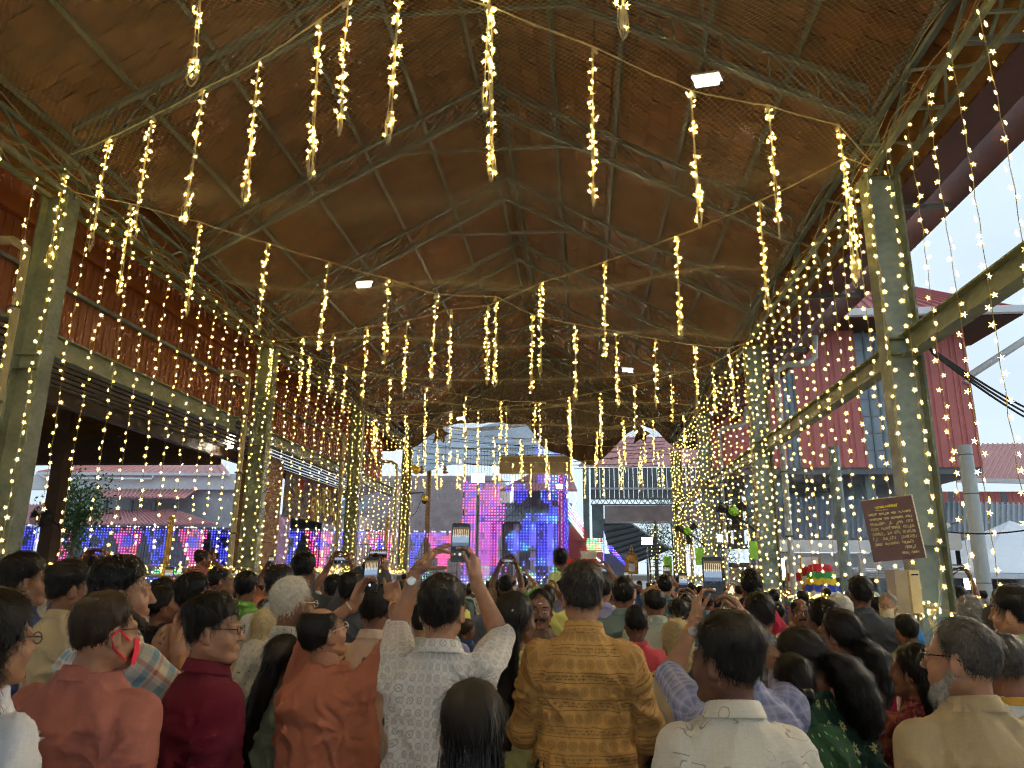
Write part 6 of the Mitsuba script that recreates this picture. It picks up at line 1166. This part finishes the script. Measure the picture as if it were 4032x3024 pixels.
def stole(name, top, side=1, back=True):
    """Cloth laid over one shoulder and hanging down the back."""
    def f(t, X, HX, limbs, s):
        n = 30; P, uv = [], []
        path = np.array([(side * .02, .155, 1.06), (side * .07, .150, 1.22), (side * .105, .105, 1.35), (side * .115, -.01, 1.425), (side * .11, -.125, 1.36), (side * .08, -.155, 1.18), (side * .05, -.165, .95), (side * .03, -.17, .72)]); g = np.linspace(0, 1, n); C = np.stack([np.interp(g, np.linspace(0, 1, 8), path[:, k]) for k in range(3)], 1)
        for i in range(n):
            w = .07 + .05 * abs(g[i] - .43)
            for j in range(9): x = (j / 8 - .5) * 2; P.append(C[i] + [x * w, -.004 * 0 + .008 * math.sin(j * 2.2 + i * .12) * (1 if i > 12 else -1) * -1, -.02 * x * side * (1 if 8 < i < 16 else 0)]); uv.append((x * w, C[i][2]))
        q = np.array([[i * 9 + j, i * 9 + j + 1, (i + 1) * 9 + j + 1, (i + 1) * 9 + j] for i in range(n - 1) for j in range(8)]); uv = np.array(uv); put_cloth(f'{t}__{name}', X(P), q, cloth_uv(PATN[top], uv[:, 0], uv[:, 1]))
    return f
def phone(label, c, size=(.075, .158), tilt=0., yawd=0., lean=-8, lit=True, scr='hall', group=None):
    """A phone held up, its screen towards the viewer (local -y)."""
    w, h = size; t = thing('phone', label, 'phone', group); R = rot('z', yawd) @ rot('x', lean) @ rot('y', tilt); Y = lambda p: np.asarray(p, float) @ R.T + np.asarray(c)
    g = np.linspace(0, 2 * np.pi, 33)[:-1]; rd = .009; ol = np.array([[np.sign(math.cos(a)) * (w / 2 - rd) + rd * math.cos(a), np.sign(math.sin(a)) * (h / 2 - rd) + rd * math.sin(a)] for a in g + .01]); n = len(ol)
    v = np.vstack([np.c_[ol[:, 0], np.full(n, -.0042), ol[:, 1]], np.c_[ol[:, 0], np.full(n, .0042), ol[:, 1]]]); f = [[i, (i + 1) % n, n + (i + 1) % n, n + i] for i in range(n)]; caps = [[0, i, i + 1] for i in range(1, n - 1)]; m = MB(); m.add(Y(v), f, 'phone_black'); m.add(Y(v[:n]), caps, 'phone_black'); m.add(Y(v[n:]), np.array(caps)[:, ::-1], 'phone_black'); part(t, 'case', m, 'gloss')
    q = lambda x0, x1, z0, z1, y, col: MB().add(Y([(x0, y, z0), (x1, y, z0), (x1, y, z1), (x0, y, z1)]), [[0, 1, 2, 3]], col)
    a, b = w / 2 - .004, h / 2 - .006; e = .075
    if not lit: part(t, 'lens', MB().add(Y(SPH[6][0] * .006 + [w * .28, .005, h * .38]), SPH[6][1], 'glasses_black'), 'gloss'); return t
    part(t, 'screen_roof', q(-a, a, b * .42, b * .86, -.0050, 'black'), emit=np.array([.26, .17, .09]) * e * .8); part(t, 'screen_sky', q(-a, a, -b * .02, b * .415, -.0050, 'black'), emit=np.array([.40, .54, .72]) * e * 1.05); part(t, 'screen_building', q(-a, a, -b * .22, -b * .025, -.0050, 'black'), emit=np.array([.16, .24, .38]) * e * .9); part(t, 'screen_crowd', q(-a, a, -b * .46, -b * .225, -.0050, 'black'), emit=np.array([.03, .035, .045]) * e)
    mm = MB(); rr = np.random.default_rng(int(abs(c[0]) * 1000))
    for k in range(9): x = -a + 2 * a * (k + .5) / 9; mm.add(Y([(x - .0008, -.0056, b * (.38 - .2 * rr.random())), (x + .0008, -.0056, b * .30), (x + .0008, -.0056, b * .72), (x - .0008, -.0056, b * .74)]), [[0, 1, 2, 3]], 'eye_white')
    part(t, 'screen_lights', mm, emit=np.array([1, .85, .5]) * e * 1.6, kind='stuff')
    mb2 = MB()
    for k in range(26): x, z = rr.uniform(-a * .9, a * .9), -b * rr.uniform(.23, .45); mb2.add(Y(SPH[4][0] * [.0028, .0004, .0028] + [x, -.0056, z]), SPH[4][1], 'phone_blue')
    part(t, 'screen_heads', mb2, kind='stuff'); part(t, 'shutter_button', MB().add(Y(SPH[8][0] * [.0065, .0005, .0065] + [0, -.0052, -b * .66]), SPH[8][1], 'eye_white'), emit=np.array([.8, .8, .8]) * e)
    part(t, 'side_button', MB().add(Y(SPH[8][0] * [.0042, .0005, .0042] + [-w * .28, -.0052, -b * .66]), SPH[8][1], 'eye_white'), emit=np.array([.4, .4, .4]) * e)
    return t
def spot(pos_u, pos_v, d): return at(pos_u * K, pos_v * K, y=d)
# ------------------------------------------------------------------ the crowd, near rows one by one
P_ = person
P_('person in white top with loose curly black hair and glasses at the left edge', -16, 1385, 1.95, 'curly_long', sex='w', skin='skin_c', top='white_b', collar='tee', heading=-10, yaw=-12, extras=[glasses(), clip((-.03, -.02, .125))], lower='skirt', bottom='charcoal')
P_('man in salmon long-sleeved shirt with a red mask strap behind his ear', 226, 1366, 2.35, 'short', 'hair_brown', 'skin_c', 'salmon', heading=-8, yaw=-22, sleeve='long', extras=[face_mask(), glasses()], wide=1.2, hx=.03)
P_('man in pastel plaid shirt praying with joined hands before his chin', 264, 1283, 2.85, 'tousled', 'hair_black', 'skin_c', 'plaid_pastel', heading=-30, yaw=-30, sleeve='elbow', wide=1.1, arms={'R': ((.035, .24, 1.33), 'flat', (-.05, .25, 1), (-1, 0, 0), (1, -.2, -.8)), 'L': ((-.03, .24, 1.33), 'flat', (.05, .25, 1), (1, 0, 0), (-1, -.2, -.8))}, extras=[beard('hair_black')])
P_('man in khaki cream shirt with short black hair turned right, left of the plaid shirt', 153, 1272, 3.7, 'short_b', skin='skin_b', top='khaki', heading=-12, yaw=-34, wide=1.05)
P_('young man in navy tee shirt at the left, face turned right', 52, 1256, 3.75, 'boy', skin='skin_c', top='navy', collar='tee', heading=-10, yaw=-38)
P_('grey haired man between the navy tee and the khaki shirt', 108, 1262, 5.2, 'elder_wavy', 'hair_salt', 'skin_b', 'beige', heading=0, yaw=-20)
P_('boy in maroon shirt with dark framed glasses, face in profile to the right', 463, 1362, 2.75, 'boy', skin='skin_c', top='maroon', heading=-38, yaw=-42, sleeve='long', wide=.92, extras=[glasses()])
P_('man in floral tan shirt with trimmed beard beyond the maroon shirt', 419, 1288, 4.5, 'tousled', skin='skin_b', top='floral_tan', heading=-25, yaw=-22, extras=[beard('hair_black')])
P_('man in plain green polo shirt seen from behind, left of the white haired man', 532, 1270, 5.9, 'short', skin='skin_b', top='green', collar='polo')
P_('balding man in white tee with dark neckband looking right', 477, 1254, 6.4, 'thin_crown', 'hair_black', 'skin_b', 'white', collar='tee', heading=-10, yaw=-50)
t = thing('stone_step', 'low stone step under the man filming beside the left rail', 'step'); q_ = spot(437, 1204, 8.9); part(t, 'block', MB().box([q_[0] - .4, 8.5, .004], [q_[0] + .4, 9.3, .36], 'stone_grey'))
P_('man in peach orange shirt standing high beside the left rail filming', 437, 1206, 8.9, 'thin_crown', 'hair_brown', 'skin_b', 'salmon', heading=-10, yaw=-30, stand=.36, wide=1.1, arms={'R': ('w', spot(462, 1210, 9.25), 'coarse', (-.2, .2, 1), (-1, 0, 0), (1, -.2, -.6)), 'L': ('w', spot(448, 1212, 9.25), 'coarse', (.2, .2, 1), (1, 0, 0), (-1, -.2, -.6))})
phone('black camera phone held by the man filming beside the left rail', spot(462, 1200, 9.3), (.12, .08), lit=False)
P_('woman with black hair in a low bun and black top behind the floral shirt', 352, 1306, 4.7, 'bun', skin='skin_b', sex='w', top='black_cloth', collar='tee', heading=-20, yaw=-35, lower='skirt', bottom='charcoal')
P_('white haired man with glasses in dotted off-white shirt looking right', 632, 1306, 3.6, 'elder_wavy', 'hair_white', 'skin_b', 'white_dots', heading=-14, yaw=-28, sleeve='long', wide=1.08, extras=[glasses('watch_steel')], bottom='dhoti', lower='dhoti')
P_('old woman with blond white hair left of the white haired man', 573, 1354, 4.8, 'bob', 'hair_blond', 'skin_c', 'cream', sex='w', collar='tee', heading=-10, lower='skirt', bottom='beige')
P_('woman with a long black plait in grey green top, left of the orange kurta', 616, 1424, 3.34, 'long_plait', sex='w', skin='skin_b', top='sage', collar='tee', heading=-20, yaw=-20, lower='skirt', bottom='sage', sleeve='elbow')
ph = spot(802, 1241, 3.46)
P_('balding man in plain orange kurta tapping his raised phone', 705, 1369, 3.12, 'thin_crown', 'hair_black', 'skin_c', 'orange', hx=-.03, heading=-24, yaw=-14, pitch=16, collar='tee', sleeve='elbow', wide=1.14, belly=.03, arms={'L': ('w', ph + [-.060, -.03, -.125], 'grip', (.25, .25, 1), (1, .15, 0), (-.9, -.3, -.5)), 'R': ('w', ph + [.135, -.085, -.10], 'point', (-.62, .45, .75), (-.4, .8, -.3), (1, -.1, -.7))}, extras=[glasses('watch_steel'), watch('L', 'watch_steel', False), watch('R', 'bracelet_gold', False, .05)])
phone('black phone held up by the balding man in the orange kurta', ph, yawd=-14, tilt=-2)
ph = spot(995, 1172, 3.14)
P_('man in white ring-patterned shirt filming with both arms raised', 955, 1318, 2.84, 'short', 'hair_black', 'skin_c', 'white_rings', heading=0, yaw=-4, pitch=6, sleeve='rolled', wide=1.02, arms={'L': ('w', ph + [-.170, -.05, -.115], 'pinch', (.62, .30, .78), (.62, .35, -.55), (-.40, .5, -.6)), 'R': ('w', ph + [.070, -.02, -.150], 'grip', (-.10, .22, 1), (-1, .10, 0), (.45, .5, -.6))}, extras=[watch('L', 'watch_steel', True, .045)])
phone('black phone held highest in the middle of the crowd', ph, (.078, .162), yawd=2)
P_('woman with smooth black hair nearest the camera, only her head showing', 1022, 1572, 1.86, 'smooth_crown', sex='w', skin='skin_b', top='black_cloth', collar='tee', heading=0, yaw=8, lower='skirt', bottom='charcoal')
P_('woman in pale yellow dress with long loose black hair', 1112, 1338, 3.55, 'long_loose', sex='w', skin='skin_b', top='lemon', collar='dress', heading=-12, yaw=-28, sleeve='cap', lower='skirt', bottom='lemon', extras=[clip((.045, -.085, .04))])
P_('man in brown shirt with moustache and forehead ash mark facing the camera', 1166, 1316, 4.75, 'receded', skin='skin_b', top='brown_shirt', heading=176, yaw=6, pitch=-6, face=True, extras=[moustache, tilak], wide=.94)
P_('man in mustard kurta printed with rows of medallions', 1259, 1289, 3.28, 'short_b', 'hair_pepper', 'skin_c', 'mustard_print', heading=0, yaw=4, pitch=-7, collar='kurta', sleeve='long', wide=1.02, arms={'L': 'bent', 'R': 'bent'})
P_('man in white shirt with sketched print, dark tousled hair, face turned left', 1576, 1428, 2.22, 'tousled', skin='skin_d', top='white_sketch', heading=4, yaw=44, wide=.94, bottom='dhoti', lower='dhoti')
ph = spot(1540, 1247, 3.14)
P_('man in blue checked shirt filming over the tousled head before him', 1588, 1396, 2.84, 'short', skin='skin_c', top='check_blue', heading=4, sleeve='elbow', wide=1.16, arms={'L': ('w', ph + [-.080, -.03, -.165], 'grip', (.16, .25, 1), (1, .1, 0), (-.5, .4, -.7)), 'R': ('w', ph + [.115, -.04, -.165], 'grip', (-.42, .25, .85), (-.9, .2, -.3), (.6, .3, -.7))}, extras=[watch('L', 'bracelet_gold', True, .05)])
phone('black phone held up by the man in the blue checked shirt', ph, (.078, .162), yawd=-2)
P_('woman in dark green dress with gold motifs and a curly ponytail', 1745, 1418, 3.12, 'curly_tail', sex='w', skin='skin_b', top='green_motif', collar='dress', heading=14, yaw=48, pitch=-22, sleeve='elbow', wide=1.12, lower='skirt', bottom='green_motif', extras=[clip((0, -.10, .02), 'clip_pink')])
P_('woman in dotted green top between the checked shirt and the green dress', 1712, 1470, 2.95, 'bun', sex='w', skin='skin_b', top='green_dots', collar='dress', heading=10, sleeve='elbow', lower='skirt', bottom='green_dots', hscale=.94)
P_('woman in pink top with crimson stole and curly black hair', 1815, 1372, 3.75, 'curly_tail', sex='w', skin='skin_b', top='pink', collar='dress', heading=8, yaw=42, extras=[stole('stole', 'crimson', 1)], lower='skirt', bottom='crimson')
P_('woman in maroon saree with grey-topped long hair and a grey stole', 1978, 1450, 3.3, 'long_loose', 'hair_black', 'skin_b', 'maroon_motif', sex='w', collar='saree', heading=12, yaw=34, extras=[stole('saree_end', 'charcoal', 1)], lower='skirt', bottom='maroon_motif', wide=1.1, arms={'L': ((-.08, .24, 1.24), 'relaxed', (.3, .5, .8), (0, -1, .2), (-.8, -.6, -.6))})
P_('bearded elder in khaki shirt with glasses and grey hair at the right', 2080, 1423, 2.42, 'receded', 'hair_salt', 'skin_c', 'khaki', heading=10, yaw=40, wide=1.14, belly=.03, extras=[glasses(), beard('hair_grey')])
P_('balding man in white cloth with gold border at the right edge', 2166, 1430, 2.95, 'thin_crown', 'hair_salt', 'skin_b', 'gold_border', heading=-5, yaw=-10, collar='tee')
P_('young man in lime green shirt at the right edge', 2192, 1326, 4.1, 'boy', skin='skin_c', top='lime', heading=8, yaw=35)
P_('woman with grey hair in a bun and beige top beyond the bearded elder', 2095, 1326, 5.2, 'bun', 'hair_grey', 'skin_b', 'beige', sex='w', collar='tee', heading=5, lower='skirt', bottom='beige')
P_('woman with short grey hair left of the lime green shirt', 2157, 1350, 4.7, 'bob', 'hair_salt', 'skin_c', 'grey_blue', sex='w', collar='tee', heading=0, lower='skirt', bottom='grey_blue')
P_('man in bright blue kurta facing back beside the nearest right post', 1920, 1309, 7.2, 'receded', 'hair_grey', 'skin_c', 'blue_kurta', heading=158, yaw=-15, collar='kurta', sleeve='long', wide=1.12, face=True, extras=[face_mask('cable_cream')], bottom='dhoti', lower='dhoti', arms={'L': 'fold', 'R': 'down'})
P_('broad man in charcoal shirt left of the bright blue kurta', 1858, 1283, 6.0, 'short', skin='skin_d', top='charcoal', heading=8, wide=1.16)
P_('white capped man in cream top behind the pink topped woman', 1812, 1325, 4.9, 'crop', 'hair_white', 'skin_c', 'cream', collar='tee', heading=10, wide=1.05)
P_('man in khaki shirt and glasses facing the camera behind the checked shirt', 1731, 1324, 6.2, 'thin_crown', 'hair_black', 'skin_b', 'khaki', heading=172, face=True, extras=[glasses(), moustache], arms={'L': 'fold', 'R': 'fold'})
phone('dark phone with lit picture before the man in khaki facing the camera', spot(1759, 1320, 6.0), (.078, .15))
P_('woman with black curly hair in a bun, left of the white capped man', 1778, 1338, 4.5, 'bun', sex='w', skin='skin_b', top='charcoal', collar='tee', heading=10, yaw=20, lower='skirt', bottom='charcoal')
P_('man in slate green shirt right of the mustard kurta', 1346, 1285, 5.8, 'short', 'hair_black', 'skin_b', 'slate', heading=0, wide=1.06)
P_('bald crowned man in pale green kurta shirt', 1415, 1302, 5.6, 'bald', 'hair_black', 'skin_b', 'pale_green', heading=0, collar='kurta', sleeve='long', wide=1.05)
P_('boy in coral pink tee with cropped hair', 1374, 1346, 4.9, 'crop', skin='skin_d', top='coral', collar='tee', heading=4, wide=.9)
P_('old woman with blond white hair in black blouse and cream saree', 1462, 1386, 4.1, 'bob', 'hair_blond', 'skin_c', 'black_cloth', sex='w', collar='saree', sleeve='cap', heading=8, extras=[stole('saree_end', 'cream', -1)], lower='skirt', bottom='cream', wide=1.1)
ph = spot(1476, 1259, 6.4)
P_('person in teal sleeves filming left of the checked shirt', 1466, 1328, 5.95, 'short', skin='skin_c', top='teal', sleeve='long', heading=0, arms={'L': ('w', ph + [-.06, -.03, -.13], 'coarse', (.2, .2, 1), (1, 0, 0), (-1, -.2, -.7)), 'R': ('w', ph + [.09, -.03, -.13], 'coarse', (-.3, .2, 1), (-1, 0, 0), (1, -.2, -.7))}, extras=[watch('L', 'watch_steel', False)])
phone('phone held up by the person in teal sleeves', ph)
P_('bald man carrying the child in yellow on his shoulders', 1216, 1274, 7.9, 'bald', skin='skin_b', top='lilac', heading=0)
P_('small child in pale yellow dress riding on a man\'s shoulders', 1211, 1214, 7.95, 'boy', sex='w', skin='skin_b', top='lemon', collar='dress', sleeve='cap', heading=0, stand=.86, hscale=1.05, lower='skirt', bottom='lemon')
P_('person in yellow dress left of the man carrying the child', 1182, 1292, 7.4, 'lo_bun', sex='w', skin='skin_b', top='yellow', collar='dress', heading=0, lower='skirt', bottom='yellow', arms={'R': 'up'})
P_('man in dark grey plaid shirt beyond the blue checked shirt', 1640, 1330, 4.4, 'short', skin='skin_b', top='plaid_dark', heading=8, sleeve='long', wide=1.1)
P_('woman in crimson top with black ponytail at the right curtain', 1622, 1264, 6.6, 'ponytail', sex='w', skin='skin_b', top='crimson', collar='dress', heading=6, lower='skirt', bottom='crimson')
P_('man in peach shirt with small dark motifs, between the orange kurta and white shirt', 812, 1316, 3.85, 'short', 'hair_black', 'skin_b', 'peach_motif', heading=-4, wide=1.08, bottom='dhoti', lower='dhoti')
P_('tall man in charcoal shirt with pink collar edge beyond the white haired man', 657, 1230, 5.6, 'short', skin='skin_b', top='charcoal', heading=0, extras=[stole('scarf', 'coral', -1)])
P_('man in white shirt with full black hair left of the tall charcoal shirt', 604, 1268, 5.0, 'short_b', skin='skin_b', top='white', heading=0, yaw=-10)
ph = spot(817, 1196, 5.75)
P_('person in dark long sleeves filming beside the second left post', 760, 1276, 5.3, 'short', skin='skin_d', top='charcoal', sleeve='long', heading=-10, arms={'L': ('w', ph + [-.07, -.02, -.06], 'coarse', (.5, .2, .8), (1, 0, 0), (-1, -.2, -.7)), 'R': ('w', ph + [.08, -.02, -.10], 'coarse', (-.3, .2, 1), (-1, 0, 0), (1, -.2, -.7))})
phone('small phone held flat by the person in dark long sleeves', ph, (.14, .07), lean=-30)
for k, (u, v, d, hu, hv, sz, lab, top, hr) in enumerate([(739, 1209, 6.9, 722, 1274, (.15, .072), 'left of the dark long sleeves', 'white', 'short'), (1293, 1233, 6.9, 1300, 1275, (.17, .085), 'right of the child in yellow', 'lilac', 'short'), (1098, 1213, 9.0, 1092, 1268, (.15, .072), 'left of the moustached man', 'brown_shirt', 'lo_short'), (211, 1213, 4.7, 202, 1276, (.14, .075), 'between the khaki shirt and plaid shirt', 'charcoal', 'short'), (364, 1246, 5.7, 352, 1286, (.075, .15), 'behind the plaid shirt', 'white_b', 'short'), (586, 1213, 9.5, 590, 1262, (.075, .15), 'beside the white haired man', 'orange', 'lo_short'), (2070, 1226, 9.5, 2072, 1290, (.15, .075), 'beside the nearest right post', 'grey_blue', 'lo_short'), (1440, 1236, 9.0, 1436, 1268, (.075, .15), 'under the farthest green plate', 'slate', 'lo_short'), (1236, 1240, 11.0, 1240, 1266, (.15, .075), 'behind the child in yellow', 'cream', 'lo_short'), (1353, 1244, 12.0, 1356, 1268, (.075, .15), 'before the lamp tower', 'navy', 'lo_short'), (1128, 1238, 13.0, 1130, 1262, (.15, .075), 'under the tall light curtain', 'green', 'lo_short')]):
    ph = spot(u, v, d); w = sz[0] / 2; up = .04 if sz[0] > sz[1] else .11
    P_(f'person in {top.replace("_", " ").replace("cloth", "").replace("shirt", "")} top holding up a phone {lab}', hu, hv, d - .31, hr, skin=('skin_b', 'skin_c', 'skin_d')[k % 3], top=top, heading=(k % 3 - 1) * 4, arms={'L': ('w', ph + [-w - .03, -.03, -up], 'coarse', (.35, .2, 1), (1, 0, 0), (-1, -.2, -.7)), 'R': ('w', ph + [w + .03, -.03, -up], 'coarse', (-.35, .2, 1), (-1, 0, 0), (1, -.2, -.7))})
    phone(f'phone held up {lab}', ph, sz, lit=k not in (3,), yawd=(k % 3 - 1) * 4)
# ------------------------------------------------------------------ the rest of the crowd: each a person, from ten models
NAMED = [(np.array(spot(u, 1280, d))[:2], w) for u, d, w in ((52, 3.7, 'navy tee'), (226, 2.4, 'salmon shirt'), (419, 4.5, 'floral shirt'), (532, 5.9, 'green polo'), (657, 5.6, 'tall charcoal shirt'), (812, 3.9, 'peach motif shirt'), (955, 2.7, 'ring-patterned shirt'), (1112, 3.5, 'yellow dress'), (1216, 7.9, 'child in yellow'), (1259, 3.3, 'mustard kurta'), (1346, 5.8, 'slate shirt'), (1415, 5.6, 'pale green kurta'), (1585, 2.9, 'blue checked shirt'), (1622, 6.6, 'crimson top'), (1731, 6.2, 'khaki man facing back'), (1858, 6, 'broad charcoal shirt'), (2095, 5.2, 'grey bun'), (2192, 4.1, 'lime shirt'))]
def centre_of(t): v = mikit.meshkit.WRITTEN[scene[f'{t}__body']['filename']][0]; z = v[v[:, 2] > v[:, 2].max() - .3]; return z[:, :2].mean(0)
taken = [centre_of(t) for t in PEOPLE]
n_named = len(PEOPLE)
MODELS = []
for k, (h, sx, col, arms, sl, lw) in enumerate([('lo_short', 'm', 'shirt', {}, 'short', 'trousers'), ('lo_short', 'm', 'tee', {'L': 'fold'}, 'short', 'trousers'), ('lo_thin', 'm', 'shirt', {}, 'long', 'dhoti'), ('lo_bald', 'm', 'kurta', {}, 'long', 'dhoti'), ('lo_short', 'm', 'polo', {'R': 'up', 'L': 'up'}, 'short', 'trousers'), ('lo_bun', 'w', 'dress', {}, 'elbow', 'skirt'), ('lo_long', 'w', 'dress', {'R': 'fold'}, 'cap', 'skirt'), ('lo_bun', 'w', 'saree', {}, 'cap', 'skirt'), ('lo_short', 'm', 'shirt', {'R': 'bent'}, 'rolled', 'trousers')]):
    before = set(scene); t, *_ = person('x', 1260, 1282, 12.0, h, sex=sx, collar=col, sleeve=sl, arms=arms, lower=lw, fine=False, res=.03, top='white', bottom='white'); new = [q for q in scene if q not in before]
    o = centre_of(t); MODELS.append((o, h, sx, [(q.split('__', 1)[1], scene[q], mikit.meshkit.WRITTEN[scene[q]['filename']]) for q in new]))
    for q in new: del scene[q]
    del labels[t]; _used.discard(t); PEOPLE.pop()
    for q in list(_used):
        if q.startswith(t + '__'): _used.discard(q)
cr = np.random.default_rng(77)
TOPS = ['white', 'white_b', 'cream', 'khaki', 'beige', 'navy', 'charcoal', 'slate', 'grey_blue', 'sky', 'lilac', 'orange', 'salmon', 'rust', 'brown_shirt', 'teal', 'green', 'pale_green', 'maroon', 'crimson', 'yellow', 'pink', 'plaid_dark', 'check_blue', 'white_dots', 'black_cloth', 'peach_motif', 'green_dots']
WORD = {'white_b': 'white', 'khaki': 'khaki', 'grey_blue': 'grey blue', 'brown_shirt': 'brown', 'plaid_dark': 'dark plaid', 'check_blue': 'blue checked', 'white_dots': 'dotted white', 'black_cloth': 'black', 'peach_motif': 'dotted peach', 'green_dots': 'dotted green', 'pale_green': 'pale green', 'sky': 'sky blue'}
spots = []
for y in np.arange(4.7, 11.9, .78):
    for x in np.arange(XL + .75, XR - .3, .66): spots.append((x, y))
for y in np.arange(12.2, 27, 1.5):
    for x in np.arange(XL + .7, XR - .2, .80): spots.append((x, y))
for y in np.arange(7.4, 17.5, 1.25):
    for x in np.arange(XR + .7, XR + 1.4 + .42 * y, .86): spots.append((x, y))
for y in np.arange(9.0, 17, 1.8):
    for x in np.arange(-11.5, XL - .5, 1.0): spots.append((x, y))
for y in np.arange(28.5, 32, 1.6):
    for x in np.arange(-3.5, 5.5, 1.0): spots.append((x, y))
count = 0
for x, y in spots:
    p = np.array([x + cr.uniform(-.2, .2), y + cr.uniform(-.22, .22)])
    if min(np.linalg.norm(p - q) for q in taken) < .44 or count >= 238: continue
    if any(np.linalg.norm(p - np.array([a, b])) < .6 for a in (XL, XR) for b in BAYS) or (y > 12 and cr.random() < .12): continue
    taken.append(p); o, h, sx, parts_ = MODELS[int(cr.choice(9, p=[.24, .15, .13, .08, .07, .11, .09, .05, .08]))]
    s = cr.normal(.985, .045) * (1. if sx == 'm' else .945); hd = cr.normal(0, 16) + (0 if x < XR else 25); Rz = rot('z', hd); top = TOPS[int(cr.integers(len(TOPS)))]; skin = ('skin_a', 'skin_b', 'skin_b', 'skin_c', 'skin_d')[int(cr.integers(5))]
    hc = ['hair_black', 'hair_black', 'hair_black', 'hair_brown', 'hair_salt', 'hair_grey', 'hair_white'][int(cr.choice(7, p=[.42, .16, .14, .1, .08, .06, .04]))]
    if y < 12 and x < XR: s = min(s, 1.01)
    nm = min(NAMED, key=lambda q: np.linalg.norm((p - q[0]) * [1.6, .6]))[1]; sd_ = 'left' if p[0] < -3.3 else 'right' if p[0] > .4 else 'middle'; zone = f'outside the right curtain, {"near" if y < 12 else "far"} rows' if x > XR else 'outside the left curtain' if x < XL else 'beyond the far gable' if y > 27.5 else f'{sd_} crowd {"before" if y < 20.7 else "beyond"} third posts' if y > 12 else f'beyond the {nm}'
    hw = {'hair_black': 'black', 'hair_brown': 'dark brown', 'hair_salt': 'greying', 'hair_grey': 'grey', 'hair_white': 'white'}[hc]; kw = {'lo_short': 'short', 'lo_thin': 'thinning', 'lo_bald': 'receding', 'lo_bun': 'tied', 'lo_long': 'long'}[h]
    made = {d_.get('label') for d_ in labels.values()}
    for top in [top] + list(cr.permutation(TOPS)):   # no two look alike in one part of the crowd where colours allow
        top = str(top); lab = f'person with {kw} {hw} hair in {WORD.get(top, top)} top, {zone}'
        if lab not in made: break
    lab = lab; t = thing('person', lab, 'person', f'crowd {zone}')
    bot = 'dhoti' if cr.random() < .3 else ('trouser', 'charcoal', 'navy', 'beige')[int(cr.integers(4))]
    for q, ent, (v, f, n, uv, c) in parts_:
        v2 = (((v - [o[0], o[1], 0]) * s) @ Rz.T + [p[0], p[1], 0]); n2 = n @ Rz.T; uv2 = uv.copy()
        if ent['bsdf']['id'] == 'cloth': uv2[:, 0] = uv2[:, 0] % 64 + 64 * PATN[bot if q in ('trousers', 'dhoti', 'skirt') else top]
        else: uv2[:, 0] = PALN[skin] if q == 'body' else PALN[hc]
        path = mikit.meshkit.write_ply((v2, f), False, uv2, None, normals=n2); scene[f'{t}__{q}'] = {'type': 'ply', 'filename': path, 'face_normals': False, 'bsdf': ent['bsdf']}
    count += 1
